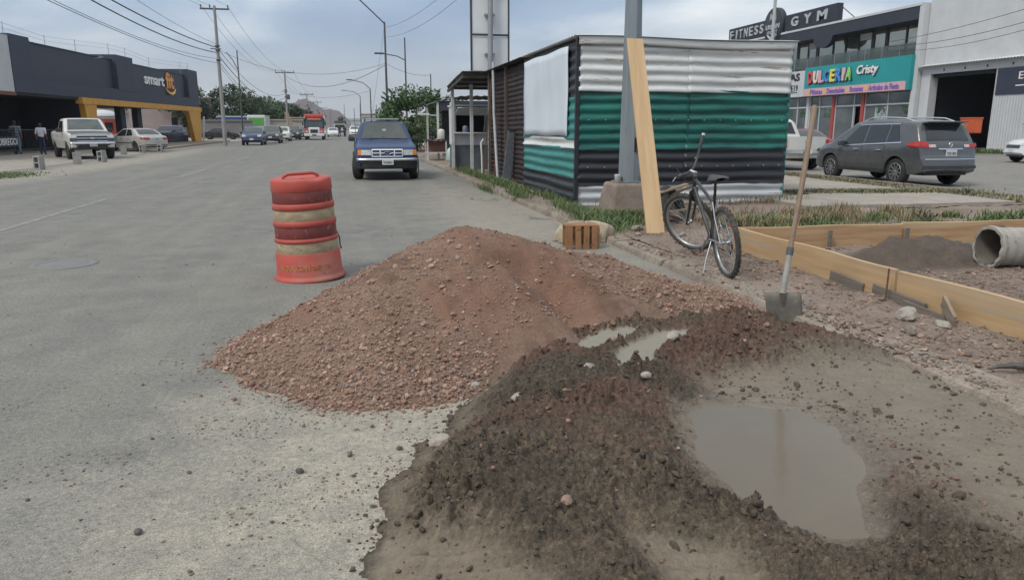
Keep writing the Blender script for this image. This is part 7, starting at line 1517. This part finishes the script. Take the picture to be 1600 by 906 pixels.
# ================================================================== POLES, WIRES, PEOPLE, HILLS
M_POLE = mat('concrete_pole', (0.30, 0.29, 0.275), (0.24, 0.23, 0.22), scale=2, rough=.85, stretch=(2, 2, .3)); M_IRON = mat('pole_iron', (0.06, 0.062, 0.065), (0.09, 0.088, 0.085), scale=6, rough=.7)
def utility_pole(x, y, h, label, arm=2.2, parts=True):
    root = empty('utility_pole', (x, y, 0), 0, label, 'utility pole', 'utility poles')
    MB().tube([(0, 0, -.1), (0, 0, h)], [.17, .105], 12).build('shaft', M_POLE, root); MB().box((0, 0, h - .25), (arm, .10, .12)).build('crossarm', M_IRON, root)
    for dx in (-arm / 2 + .08, -.35, arm / 2 - .08): MB().lathe([(.03, 0), (.03, .08), (.06, .1), (.06, .14), (.035, .16), (.06, .2), (.05, .26), (0.0001, .27)], 10, c=(dx, 0, h - .2)).build('insulator', M_IRON, root)
    for z in (h * .69, h * .62, h * .72): MB().lathe([(.16, -.06), (.19, -.05), (.19, .05), (.16, .06)], 12, c=(0, 0, z)).build('bracket', M_IRON, root)
    MB().bar((-.55, 0, h * .70), (.25, 0, h * .70), .07).build('spool_arm', M_IRON, root)
    if parts: MB().lathe([(0.0001, 0), (.2, 0), (.22, .1), (.22, .62), (.1, .7), (0.0001, .7)], 12, c=(.32, 0, h * .58)).build('transformer', M_IRON, root)
    return root
utility_pole(-9.78, 66.0, 10.95, 'tall concrete utility pole with crossarm, nearest on the left', parts=False); utility_pole(-8.0, 112, 9.2, 'second concrete utility pole on the left, beside the red bus', 2.6); utility_pole(-7.4, 160, 8.2, 'third utility pole on the left, before the dark hill', 2.6); utility_pole(-7.2, 215, 8.4, 'fourth small utility pole far down the left side', 2.2); utility_pole(-7.0, 280, 8.4, 'farthest utility pole on the left before the hill', 2.2)
def street_lamp(x, y, h, label, arm=((0, 0), (-1.6, .9)), thick=.09, head=True, stay=None, flip=1, label_cat='street lamp'):
    root = empty('street_lamp', (x, y, 0), 0, label, label_cat, 'street lamps and masts'); MB().tube([(0, 0, 0), (0, 0, h)], [thick, thick * .6], 8).build('shaft', M_IRON, root)
    if arm:
        pts = [(p[0], 0, h + p[1]) for p in arm]; MB().tube(pts, thick * .45, 6).build('arm', M_IRON, root)
        if head: e = pts[-1]; MB().box((e[0] - .25 * flip, 0, e[2]), (.6, .22, .10), bev=.03).build('lamp_head', M_IRON, root)
    if stay: MB().tube([(0, 0, h * .98), (stay, 0, 0)], .012, 4).build('stay_wire', M_IRON, root)
    return root
street_lamp(3.25, 60, 9.3, 'tall right roadside mast with long lamp arm reaching over the road', ((0, -.1), (-1.3, 1.1), (-2.3, 2.0)), .11, True, -1.6)
street_lamp(3.95, 50, 7.1, 'slim mast with short lattice lamp arm behind the green tree', ((0, -1.4), (-.5, -1.15), (-1.4, -1.0)), .07)
street_lamp(2.75, 83, 5.5, 'small street lamp with curved arm left of the green tree', ((0, 0), (-.7, .6), (-1.9, .9)), .09)
street_lamp(2.4, 120, 6.2, 'far street lamp with curved arm near the hill foot', ((0, 0), (-.9, .6), (-2.2, .8)), .09)
street_lamp(-11.1, 88, 9.6, 'forked black lamp mast behind the nearest left utility pole', ((-.05, -2.0), (-.5, -1.0), (-1.1, -.2)), .10, False, label_cat='mast')
for x, y, h, lab in ((6.9, 62, 5.7, 'thin bare mast right of the lattice lamp'), (7.6, 70, 4.4, 'short grey stub post above the tree right side'), (-.1, 170, 6.4, 'thin distant pole before the right end of the hill'), (2.9, 150, 6.0, 'thin distant pole left of the small street lamp'), (4.4, 110, 4.6, 'thin pole just left of the tree crown'), (-6.2, 330, 8, 'thinnest distant pole in front of the dark hill')):
    street_lamp(x, y, h, lab, None, .07, label_cat='pole')
# post that rises in front of the round roof sign
o = MB().tube([(22.2, 37.0, 0), (22.2, 37.0, 12)], [.10, .07], 10).build('sign_post', mat('pale_mast', (0.42, 0.44, 0.45), (0.34, 0.36, 0.37), scale=3, rough=.5)); tag(o, 'tall thin pale mast rising behind the shed before the round roof sign', 'mast')
# ------------------------------------------------------------------ overhead wires
def wire(a, c, sag, r=.012, lab='thin black overhead wire running between the left utility poles', grp='overhead wires'):
    a = Vector(a); c = Vector(c); n = 22; pts = []
    for i in range(n + 1): t = i / n; p = a.lerp(c, t); p.z -= sag * 4 * t * (1 - t); pts.append(p)
    o = MB().tube(pts, r, 5, cap=False).build('overhead_wire', M_TRIM); tag(o, lab, 'wire', grp)
L1 = 'thin black overhead wire running from the nearest left pole towards the camera'; L2 = 'thick twisted overhead cable coming down to the nearest left pole'; L3 = 'thin overhead wire between the nearest and second left poles'; L4 = 'overhead wire crossing the road from left pole to right mast'; L5 = 'thin overhead wire between the far left poles'
px, py = -9.78, 66.0
for dx, wd in ((-1.0, 'left end'), (-.35, 'middle'), (1.0, 'right end')): wire((px + dx, py, 10.95), (-10.2 + dx, 12, 11.4), 1.2, .010, 'thin wire from the %s of the nearest left crossarm towards the camera' % wd); wire((px + dx, py, 10.95), (-8.0 + dx * 1.2, 112, 9.2), 1.5, .012, 'thin wire from the %s of the nearest left crossarm to the second pole' % wd); wire((-8.0 + dx * 1.2, 112, 9.2), (-7.4 + dx * 1.2, 160, 8.2), .9, .014, 'thin wire from the %s of the second pole crossarm to the third pole' % wd); wire((-7.4 + dx * 1.2, 160, 8.2), (-7.2 + dx, 215, 8.4), .9, .014, 'thin wire from the %s of the third pole crossarm onward' % wd)
wire((px, py, 7.75), (-11.6, 10, 9.2), 1.0, .035, L2); wire((px, py, 7.35), (-10.9, 10, 8.6), 1.2, .032, L2 + ', lower one'); wire((px, py, 6.9), (-13.2, 12, 9.0), 1.4, .014, 'thin wire passing lowest over the gym roof to the nearest left pole'); wire((px, py, 6.55), (-12.0, 14, 7.6), .9, .016, 'thin wire meeting the nearest left pole at its lowest bracket'); wire((px, py, 8.0), (-10.4, 12, 9.6), .9, .012, 'thin wire just above the thick twisted cables at the nearest left pole')
for z, s, r, wd in ((7.7, 1.6, .02, 'topmost'), (7.2, 1.8, .03, 'thickest'), (6.7, 1.9, .02, 'third'), (6.4, 2.0, .016, 'lowest')): wire((px, py, z), (-8.0, 112, z - 1.5), s, r, '%s of the sagging cables between nearest and second left poles' % wd)
wire((px, py, 7.6), (3.25, 60, 6.3), 1.3, .012, 'thin wire crossing the road from the nearest left pole to right mast'); wire((-8.0, 112, 8.6), (3.25, 60, 6.2), 1.6, .022, 'thick wire crossing the road from the second left pole to right mast'); wire((-8.0, 112, 6.5), (2.75, 83, 5.3), .8, .014, 'low wire crossing the road from second left pole to the small street lamp')
wire((3.25, 60, 6.3), (6.9, 62, 5.6), .3, .012, 'short wire between the right mast and the thin bare mast'); wire((3.25, 60, 8.9), (7.5, 22, 10.2), 1.2, .010, 'wire rising from the right mast towards the upper right'); wire((3.25, 60, 8.2), (7.9, 22, 10.0), 1.4, .010, 'lower wire rising from the right mast towards the upper right')
wire((37.9, 48, 7.4), (31, 20, 8.4), .5, .016, 'dark wire in front of the warehouse upper wall'); wire((37.9, 48, 7.1), (31, 20, 8.2), .9, .016, 'second dark wire below the first on the warehouse wall'); wire((37.9, 48, 6.8), (31, 20, 8.1), 1.1, .014, 'lowest dark wire on the warehouse wall'); wire((22.2, 37, 11.6), (8, 33, 8.6), .6, .010, 'thin wire slanting down left from the pale mast')
# ------------------------------------------------------------------ people
SKIN = mat('skin_brown', (0.20, 0.105, 0.068), (0.17, 0.09, 0.06), scale=6, rough=.6); HAIR = mat('hair_black', (0.012, 0.010, 0.010), rough=.7); SHOE = mat('shoe_dark', (0.03, 0.028, 0.027), rough=.7)
def person(label, loc, face, shirt, trousers, pose='stand', h=1.72, hat=None, sleeve=False):
    """face: direction the person faces in world XY (radians). One skinned body, local x = facing."""
    root = empty('person', loc, face, label, 'person', 'people'); s = h / 1.72
    J = {'pelvis': (0, 0, .93), 'waist': (0, 0, 1.08), 'chest': (0, 0, 1.30), 'neck': (0, 0, 1.47), 'head': (.015, 0, 1.58), 'crown': (.01, 0, 1.68)}
    leg = 0.0
    for sg, n in ((1, 'L'), (-1, 'R')):
        st = .06 * sg if pose == 'walk' else 0
        J['hip' + n] = (0, .095 * sg, .90); J['knee' + n] = (.03 + st, .105 * sg, .50); J['ank' + n] = (-.01 + st * 1.6, .115 * sg, .09); J['toe' + n] = (.16 + st * 1.6, .125 * sg, .035)
        J['sho' + n] = (0, .19 * sg, 1.41); J['elb' + n] = (-.04, .25 * sg, 1.14); J['wri' + n] = (.07, .25 * sg, .92); J['han' + n] = (.10, .245 * sg, .84)
    if pose == 'sit':
        for sg, n in ((1, 'L'), (-1, 'R')): J['knee' + n] = (.42, .12 * sg, .95); J['ank' + n] = (.40, .12 * sg, .54); J['toe' + n] = (.56, .13 * sg, .49); J['elb' + n] = (.08, .24 * sg, 1.16); J['wri' + n] = (.30, .15 * sg, 1.10); J['han' + n] = (.38, .12 * sg, 1.10)
        J = {k: (x + (.06 if k in ('chest', 'neck', 'head', 'crown') else 0), y, z - .44) for k, (x, y, z) in J.items()}
    E = [('pelvis', 'waist', 'S'), ('waist', 'chest', 'S'), ('chest', 'neck', 'S'), ('neck', 'head', 'K'), ('head', 'crown', 'K')]; Rd = dict(pelvis=.155, waist=.145, chest=.16, neck=.058, head=.088, crown=.07)
    for n in 'LR': E += [('pelvis', 'hip' + n, 'T'), ('hip' + n, 'knee' + n, 'T'), ('knee' + n, 'ank' + n, 'T'), ('ank' + n, 'toe' + n, 'F'), ('chest', 'sho' + n, 'S'), ('sho' + n, 'elb' + n, 'S'), ('elb' + n, 'wri' + n, 'S' if sleeve else 'K'), ('wri' + n, 'han' + n, 'K')]; Rd.update({'hip' + n: .10, 'knee' + n: .072, 'ank' + n: .055, 'toe' + n: .045, 'sho' + n: .075, 'elb' + n: .05, 'wri' + n: .035, 'han' + n: .042})
    names = list(J); me = bpy.data.meshes.new('body'); me.from_pydata([Vector(J[n]) * s for n in names], [(names.index(a), names.index(b)) for a, b, _ in E], [])
    o = bpy.data.objects.new('body', me); COL.objects.link(o); sk = o.modifiers.new('skin', 'SKIN'); sk.use_smooth_shade = True
    for i, n in enumerate(names):
        v = me.skin_vertices[0].data[i]; r_ = Rd[n] * s; v.radius = (r_ * (.78 if n in ('chest', 'waist', 'pelvis') else 1), r_ * (1.18 if n in ('chest', 'waist', 'pelvis') else 1)); v.use_root = (n == 'pelvis')
    sub = o.modifiers.new('sub', 'SUBSURF'); sub.levels = 1; sub.render_levels = 1
    bpy.context.view_layer.update(); m2 = bpy.data.meshes.new_from_object(o.evaluated_get(bpy.context.evaluated_depsgraph_get())); bpy.data.objects.remove(o)
    m2.materials.clear(); mats = {'S': shirt, 'T': trousers, 'K': SKIN, 'F': SHOE}; order = list(mats)
    for k in order: m2.materials.append(mats[k])
    segs = [(np.array(J[a]) * s, np.array(J[b]) * s, order.index(t)) for a, b, t in E]
    for p in m2.polygons:
        c = np.array(p.center); best = min(segs, key=lambda q: np.linalg.norm(c - (q[0] + np.clip(np.dot(c - q[0], q[1] - q[0]) / np.dot(q[1] - q[0], q[1] - q[0]), 0, 1) * (q[1] - q[0])))); p.material_index = best[2]; p.use_smooth = True
    bo = bpy.data.objects.new('body', m2); COL.objects.link(bo); bo.parent = root
    hp = Vector(J['head']) * s; MB().ball((hp.x - .02, 0, hp.z + .035), .108 * s, 10, (1, .92, .95)).build('hair', HAIR if not hat else hat, root)
    if hat: MB().box((hp.x + .10, 0, hp.z + .07), (.14, .16, .02), bev=.008).build('cap_peak', hat, root)
    MB().box((hp.x + .098, 0, hp.z - .005), (.03, .028, .04), bev=.01).build('nose', SKIN, root)
    for sg in (1, -1): MB().ball((hp.x + .085, sg * .034, hp.z + .02), .011, 6).build('eye', HAIR, root); MB().ball((hp.x - .005, sg * .098, hp.z), .026, 6, (.7, .4, 1)).build('ear', SKIN, root)
    return root
def stripes(name, a, b):
    m = mat(name, a, rough=.8); nt = m.node_tree; N = nt.nodes; L = nt.links; w = N.new('ShaderNodeTexWave'); w.bands_direction = 'Z'; w.inputs['Scale'].default_value = 3.6; tc = N.new('ShaderNodeTexCoord'); L.new(tc.outputs['Object'], w.inputs['Vector']); x = N.new('ShaderNodeMix'); x.data_type = 'RGBA'; x.inputs['A'].default_value = (*a, 1); x.inputs['B'].default_value = (*b, 1); r = N.new('ShaderNodeMapRange'); r.inputs[1].default_value = .68; r.inputs[2].default_value = .78; L.new(w.outputs['Fac'], r.inputs[0]); L.new(r.outputs[0], x.inputs['Factor']); L.new(x.outputs['Result'], N['Principled BSDF'].inputs['Base Color']); return m
JEAN = mat('jeans_light', (0.13, 0.18, 0.24), (0.10, 0.14, 0.19), scale=6, rough=.85); JEAND = mat('jeans_dark', (0.025, 0.038, 0.075), (0.02, 0.03, 0.06), scale=6, rough=.85); WSH = mat('shirt_white', (0.62, 0.60, 0.62), (0.55, 0.53, 0.56), scale=5, rough=.85); NSH = stripes('shirt_striped', (0.025, 0.035, 0.06), (0.35, 0.38, 0.42)); DSH = mat('shirt_dark', (0.03, 0.03, 0.035), rough=.85)
person('person in striped navy shirt and light jeans standing at the left edge, back turned', (-18.2, 47.6, .004), rad(100), NSH, JEAN, 'stand', 1.86); person('person in white t-shirt and dark jeans walking beside the white pickup, back turned', (-16.55, 46.6, .004), rad(95), WSH, JEAND, 'walk', 1.72)
person('person in white shirt sitting on a stool at the dark roofed stall', (4.98, 33.9, .09), rad(20), WSH, JEAN, 'sit', 1.70); person('person in dark clothes standing inside the dark roofed stall', (5.5, 34.6, .09), rad(200), DSH, DSH, 'stand', 1.65)
person('person in dark clothes far down the road right of the white car', (-.15, 118, .002), rad(-90), DSH, JEAND, 'walk', 1.72); person('person in dark clothes standing beside the far white car', (-.95, 119.5, .002), rad(-90), JEAND, JEAND, 'stand', 1.75)
# ------------------------------------------------------------------ hollow concrete blocks guarding the lot
BLK = mat('cinder_block', (0.33, 0.315, 0.295), (0.25, 0.24, 0.225), scale=6, rough=.95, bump=.004, bscale=40)
blk_lab = ['concrete block standing alone nearest the left edge on the apron', 'concrete block before the white pickup left headlamp', 'concrete block before the white pickup bumper middle', 'concrete block between white pickup and silver saloon', 'concrete block behind the silver saloon rear wheel', 'concrete block rightmost, below the silver saloon tail']
def block(loc, rz, lab):
    b = MB(); W, D, H = .40, .22, .42
    for x0, x1, y0, y1 in ((-W / 2, W / 2, -D / 2, -D / 2 + .04), (-W / 2, W / 2, D / 2 - .04, D / 2), (-W / 2, -W / 2 + .04, -D / 2 + .04, D / 2 - .04), (-.02, .02, -D / 2 + .04, D / 2 - .04), (W / 2 - .04, W / 2, -D / 2 + .04, D / 2 - .04)):
        b.box((0, (y0 + y1) / 2, (x0 + x1) / 2 + W / 2), (H, y1 - y0, x1 - x0))
    o = b.build('concrete_block', BLK); o.scale = (.72, 1.1, 1.2); o.location = loc; o.rotation_euler = (0, 0, rz); tag(o, lab, 'concrete block', 'concrete blocks guarding the lot')
for (x, y), rz, lab in zip(((-10.93, 30.24), (-10.95, 34.3), (-10.5, 36.0), (-12.1, 45.4), (-11.9, 48.6), (-11.15, 49.6)), (75, 15, 70, 10, 60, 80), blk_lab): block((x, y, .006), rad(rz), lab)
# ------------------------------------------------------------------ hills
def hill(name, prof, Y, depth, m, seed):
    xs = np.array([p[0] for p in prof]); zs = np.array([p[1] for p in prof]); nx, ny = 130, 30; X = np.linspace(xs[0], xs[-1], nx); T = np.linspace(-1, 1, ny); XX, TT = np.meshgrid(X, T, indexing='ij')
    base = np.interp(XX, xs, zs); Z = base * np.clip(1 - np.abs(TT) ** 1.3, 0, 1); amp = np.max(zs); Z = Z * (1 + .22 * (fbm(XX * 40 / (xs[-1] - xs[0]), TT * 3.0, 1.0, 4, seed) - .5) * (TT != 0)) - 1.0
    V = np.stack([XX, Y + TT * depth, Z], -1).reshape(-1, 3); idx = np.arange(nx * ny).reshape(nx, ny); F = np.stack([idx[:-1, :-1], idx[1:, :-1], idx[1:, 1:], idx[:-1, 1:]], -1).reshape(-1, 4)
    o = link(name, np_mesh(name, V, F, True), m); tag(o, kind='structure'); return o
M_HILL = mat('hill_rock', (0.115, 0.085, 0.075), (0.075, 0.058, 0.052), scale=.06, rough=.95, c3=(0.09, 0.085, 0.06), bump=2.0, bscale=.15)
hill('dark_hill', [(-135, 2), (-122, 20), (-111, 29), (-104, 37), (-95.5, 40.4), (-86, 37.4), (-78, 43.6), (-68, 48.8), (-59.5, 48.8), (-50, 41.8), (-40, 35.7), (-33, 31.6), (-24, 33.7), (-14, 31.7), (-4, 23.4), (6, 15.1), (17, 6.6), (28, 2)], 1300, 160, M_HILL, 5)
M_FAR = mat('far_hill_scrub', (0.085, 0.085, 0.075), (0.065, 0.065, 0.06), scale=.01, rough=.95)
hill('far_ridge', [(-900, 5), (-760, 60), (-640, 90), (-560, 105), (-500, 92), (-420, 70), (-300, 50), (-100, 38), (60, 44), (200, 38), (420, 46), (700, 30), (900, 50), (1200, 5)], 3600, 500, M_FAR, 9)

# ------------------------------------------------------------------ moist air that fades the hills
def haze():
    o = MB().box((-200, 2120, 68), (4200, 4460, 139)).build('haze', None); m = bpy.data.materials.new('moist_air'); m.use_nodes = True; N = m.node_tree.nodes; N.clear(); out = N.new('ShaderNodeOutputMaterial'); v = N.new('ShaderNodeVolumePrincipled'); v.inputs['Color'].default_value = (0.80, 0.85, 0.95, 1); v.inputs['Density'].default_value = 0.00022; v.inputs['Anisotropy'].default_value = 0.2; m.node_tree.links.new(v.outputs[0], out.inputs['Volume']); o.data.materials.clear(); o.data.materials.append(m); tag(o, kind='stuff')
haze()
# ================================================================== VEGETATION
def leaf_mat(name, a, b, tr=.35):
    m = mat(name, a, b, scale=3.0, rough=.65, tint=1.0); p = m.node_tree.nodes['Principled BSDF']; return m
LEAF_D = leaf_mat('leaf_dark', (0.032, 0.062, 0.026), (0.055, 0.090, 0.034)); LEAF_L = leaf_mat('leaf_fresh', (0.050, 0.100, 0.034), (0.075, 0.135, 0.045)); BARK = mat('bark', (0.11, 0.085, 0.065), (0.075, 0.058, 0.046), scale=8, rough=.95, stretch=(2, 2, .4))
def tree(name, label, loc, h, rx, n_leaf, leafm, seed, spiky=0.0, group=None, leaf=.16, base=.30):
    r = np.random.default_rng(seed); root = empty(name, loc, 0, label, 'tree', group); rr = random.Random(seed)
    b = MB(); top = h * .72; b.tube([(0, 0, -.1), (.08 * h * .1, 0, h * base * .6), (.05, .05, h * base), (.1, 0, top)], [.045 * h * .7, .036 * h * .7, .03 * h * .7, .008 * h], 8); tips = []
    nl = 9
    for i in range(nl):
        a = i * 2.4 + rr.uniform(-.3, .3); z0 = h * (base * .8 + .35 * i / nl); ln = rx * rr.uniform(.55, .95); e = Vector((ln * math.cos(a), ln * math.sin(a), z0 + h * rr.uniform(.12, .38))); m_ = Vector((e.x * .45, e.y * .45, z0 + (e.z - z0) * .65)); b.tube([(0.03, 0, z0), m_, e], [.020 * h * .6, .013 * h * .6, .004 * h], 6); tips += [e, m_]
    b.build('trunk', BARK, root)
    # clumps of leaf faces through the crown
    nc = 46; C_ = []
    for i in range(nc):
        u = r.normal(size=3); u /= np.linalg.norm(u); k = r.uniform(.35, 1.0) ** .6; c = np.array([u[0] * rx * k, u[1] * rx * k, h * (base + (1 - base) * .52) + u[2] * h * (1 - base) * .46 * k]); C_.append((c, r.uniform(.16, .34) * rx))
    V = []; T = []
    per = n_leaf // nc
    for c, cr in C_:
        d = r.normal(size=(per, 3)); d /= np.linalg.norm(d, axis=1)[:, None]; p = c + d * (r.uniform(0, 1, (per, 1)) ** .45) * cr * np.array([1.15, 1.15, .8]); V.append(p); T.append(np.full((per, 1), r.uniform(.62, 1.25)) * r.uniform(.75, 1.2, (per, 1)))
    if spiky:
        for i in range(26):
            a = r.uniform(0, 6.28); e = np.array([rx * .55 * math.cos(a), rx * .55 * math.sin(a), h * .74]); dirv = np.array([math.cos(a) * r.uniform(.2, 1), math.sin(a) * r.uniform(.2, 1), r.uniform(.35, 1.2)]); L_ = spiky * r.uniform(.5, 1.1); t = r.uniform(0, 1, (70, 1)); p = e + dirv * t * L_ + np.array([0, 0, -.25]) * t ** 2 * L_ + r.normal(size=(70, 3)) * .05 * (1.2 - t); V.append(p); T.append(np.full((70, 1), r.uniform(.8, 1.25)))
    P_ = np.concatenate(V); T = np.concatenate(T); n = len(P_); a1 = r.normal(size=(n, 3)); a1 /= np.linalg.norm(a1, axis=1)[:, None]; a2 = np.cross(a1, r.normal(size=(n, 3))); a2 /= np.linalg.norm(a2, axis=1)[:, None]; s1 = leaf * r.uniform(.5, 1.2, (n, 1)); s2 = s1 * r.uniform(.35, .7, (n, 1))
    Q = np.stack([P_ - a1 * s1, P_ - a2 * s2, P_ + a1 * s1, P_ + a2 * s2], 1).reshape(-1, 3); F = np.arange(n * 4).reshape(-1, 4)
    o = link('crown', np_mesh('crown', Q, F, False, np.repeat(T, 4, 0) * np.ones((1, 3))), leafm, root); return root
gl = 'trees behind the left roadside'
tree('roadside_tree', 'dark green tree directly right of the gym corner', (-22.5, 118, 0), 7.8, 4.2, 5200, LEAF_D, 1, group=gl, leaf=.24, base=.22); tree('roadside_tree', 'broad dark tree behind the nearest left utility pole', (-17.0, 122, 0), 7.4, 4.4, 5200, LEAF_D, 2, group=gl, leaf=.24, base=.22); tree('roadside_tree', 'bright green tree above the green bus', (-13.0, 134, 0), 6.6, 3.4, 4200, LEAF_L, 3, group=gl, leaf=.24, base=.25); tree('roadside_tree', 'dull green tree left of the second utility pole', (-10.2, 140, 0), 5.6, 3.2, 3600, LEAF_D, 4, group=gl, leaf=.24, base=.25); tree('roadside_tree', 'low dark tree between second pole and red bus', (-7.9, 146, 0), 4.6, 2.8, 3200, LEAF_D, 6, group=gl, leaf=.24, base=.2); tree('roadside_tree', 'low dark tree farther left beyond the grey wall', (-27, 124, 0), 7.0, 4.0, 3600, LEAF_D, 8, group=gl, leaf=.24, base=.22)
tree('mesquite_tree', 'feathery green mesquite tree behind the blue pickup', (4.15, 46, 0), 3.75, 2.15, 9000, LEAF_L, 12, spiky=1.15, leaf=.10, base=.10)
tree('roadside_tree', 'dark leafy tree filling the gap behind the dark roofed stall', (6.4, 49, 0), 3.2, 1.9, 3800, LEAF_D, 14, leaf=.13, base=.12)
# ------------------------------------------------------------------ grass and weeds (nobody could count the blades)
def grass(name, label, pts, hgt, m, seed, cat='grass', wid=.006, lean=.35):
    """pts (n,3) root points; one tapered bent blade each (2 quads)"""
    r = np.random.default_rng(seed); n = len(pts); a = r.uniform(0, 6.283, n); h = hgt * r.uniform(.45, 1.15, n) if np.isscalar(hgt) else hgt * r.uniform(.5, 1.15, n); ln = lean * r.uniform(.2, 1.3, n) * h; d = np.stack([np.cos(a), np.sin(a), 0 * a], -1); w = np.stack([-np.sin(a), np.cos(a), 0 * a], -1) * (wid * r.uniform(.6, 1.4, n))[:, None]
    p0 = pts; p1 = pts + d * (ln * .35)[:, None] + np.array([0, 0, 1]) * (h * .6)[:, None]; p2 = pts + d * ln[:, None] + np.array([0, 0, 1]) * (h * .95)[:, None]
    Q = np.stack([p0 - w, p0 + w, p1 - w * .8, p1 + w * .8, p2 - w * .15, p2 + w * .15], 1).reshape(-1, 3); b = (np.arange(n) * 6)[:, None]; F = np.concatenate([b + np.array([[0, 1, 3, 2]]), b + np.array([[2, 3, 5, 4]])]); T = np.repeat(r.uniform(.6, 1.3, (n, 1)) * np.array([[1, 1, 1]]) * np.where(r.uniform(0, 1, (n, 1)) < .18, np.array([[2.0, 1.5, 1.3]]), 1.0), 6, 0)
    o = link(name, np_mesh(name, Q, F, False, T), m); tag(o, label, cat, kind='stuff')
GR = leaf_mat('grass_green', (0.075, 0.125, 0.042), (0.105, 0.150, 0.056)); GD = leaf_mat('grass_dry', (0.24, 0.19, 0.115), (0.14, 0.14, 0.07)); LAWN = leaf_mat('lawn_green', (0.115, 0.130, 0.066), (0.16, 0.155, 0.09))
def tufts(centres, per, spread, seed):
    r = np.random.default_rng(seed); P_ = []
    for (x, y, k, sx, sy) in centres:
        n = int(per * k); X = x + r.normal(0, sx, n); Y = y + r.normal(0, sy, n); P_.append(np.stack([X, Y], -1))
    P_ = np.concatenate(P_); z = np.where(P_[:, 0] > 3.62, verge_h(P_[:, 0], P_[:, 1]), np.where(P_[:, 0] > 3.32, .10, 0.0)); return np.concatenate([P_, (z - .005)[:, None]], 1)
grass('kerb_grass', 'green grass tufts along the kerb at the foot of the shed', tufts([(3.75, 12.2, 1.4, .10, .5), (3.9, 11.2, 1.2, .16, .35), (3.75, 10.4, 1.0, .12, .3), (3.95, 14.3, .8, .08, .8), (3.78, 16.6, 1.2, .09, .7), (3.75, 18.2, 1.6, .10, .5), (3.8, 19.8, 1.3, .12, .6), (3.70, 21.5, .8, .10, .6), (3.72, 23.6, .9, .15, .8), (3.9, 25.0, .7, .2, .6), (4.75, 11.0, .8, .25, .15), (3.45, 15.2, .5, .06, .5), (3.25, 17.8, .5, .06, .6), (3.55, 9.9, .5, .08, .2), (4.2, 10.7, .9, .3, .12), (3.95, 10.6, 1.6, .16, .25), (4.05, 10.9, 1.4, .25, .15), (3.6, 10.9, 1.0, .08, .3)], 620, 0, 3), .16, GR, 4, wid=.005, lean=.95)
grass('dry_weeds', 'straw coloured dry weeds between the shed and the formwork', tufts([(x_, y_, k_, .12, .10) for x_, y_, k_ in zip(RNG.uniform(5.0, 9.2, 34), RNG.uniform(9.6, 11.4, 34), RNG.uniform(.1, .6, 34))] + [(6.2, 12.9, .9, .9, .10), (7.9, 12.9, .7, .4, .10)], 300, 0, 5), .17, GD, 6, wid=.005, lean=.8)
grass('green_weeds', 'low green weeds along the back formwork board', tufts([(x_, y_, k_, .14, .09) for x_, y_, k_ in zip(RNG.uniform(5.6, 12.6, 40), RNG.uniform(8.6, 10.6, 40), RNG.uniform(.1, .9, 40))], 260, 0, 7), .12, GR, 8, wid=.007, lean=.7)
def lawn():
    r = np.random.default_rng(9); n = 15000; X = r.uniform(12.42, 13.55, n); Y = r.uniform(9.5, 30, n); k = r.uniform(0, 1, n) < .25 + .75 * sstep(.35, .6, fbm(X, Y, 1.1, 3, 300)); X = X[k]; Y = Y[k]
    n2 = 5200; X2 = r.normal(11.0, .9, n2); Y2 = r.normal(14.1, .16, n2) - .18 * (X2 - 11); X = np.concatenate([X, X2]); Y = np.concatenate([Y, Y2]); Z = np.concatenate([verge_h(X[:-n2], Y[:-n2]), np.full(n2, .13)])
    grass('lawn_strip', 'thin lawn strip along the side road kerb before the crossover', np.stack([X, Y, Z - .003], -1), .07, LAWN, 10, wid=.010, lean=.8)
lawn()
def left_grass():
    r = np.random.default_rng(19); n = 2600; X = r.normal(-10.9, .55, n); Y = r.normal(26.2, .9, n); grass('apron_grass', 'small green grass patch on the left apron by the road edge', np.stack([X, Y, 0 * X], -1), .07, GR, 20, wid=.012, lean=.9)
    n = 900; X = r.uniform(36.0, 37.2, n); Y = r.uniform(36, 39.5, n); grass('bay_weeds', 'green weeds at the foot of the warehouse wall', np.stack([X, Y, 0 * X + .02], -1), .28, GR, 21, wid=.02, lean=.6)
left_grass()
def leafy_weed(label, x, y, s, seed):
    r = random.Random(seed); root = empty('leafy_weed', (x, y, vh(x, y)), 0, label, 'plant', 'leafy weeds on the verge')
    for i in range(7):
        a = i * .9 + r.uniform(-.3, .3); e = Vector((math.cos(a) * s * r.uniform(.4, .9), math.sin(a) * s * r.uniform(.4, .9), s * r.uniform(.5, 1.0))); MB().tube([(0, 0, 0), e * .5 + Vector((0, 0, s * .15)), e], [.006, .004, .002], 5).build('stem', GR, root)
        b = MB()
        for k in range(9):
            t = .3 + .7 * k / 8; c = e * t + Vector((0, 0, .3 * s * t * (1 - t))); d = Vector((r.gauss(0, 1), r.gauss(0, 1), .3)).normalized() * s * .16; w = d.cross(Vector((0, 0, 1))).normalized() * s * .06; b.add([c, c + d * .5 + w, c + d, c + d * .5 - w], [(0, 1, 2, 3)])
        b.build('leaves', GR, root)
leafy_weed('leafy green weed left of the drain pipe behind the board', 8.3, 9.3, .26, 1); leafy_weed('small leafy weed by the shed corner', 8.9, 10.1, .2, 2); leafy_weed('low leafy weed right along the back formwork board', 9.9, 9.3, .2, 3); leafy_weed('leafy weed growing in the lawn beside the kerb', 13.1, 13.6, .2, 4)
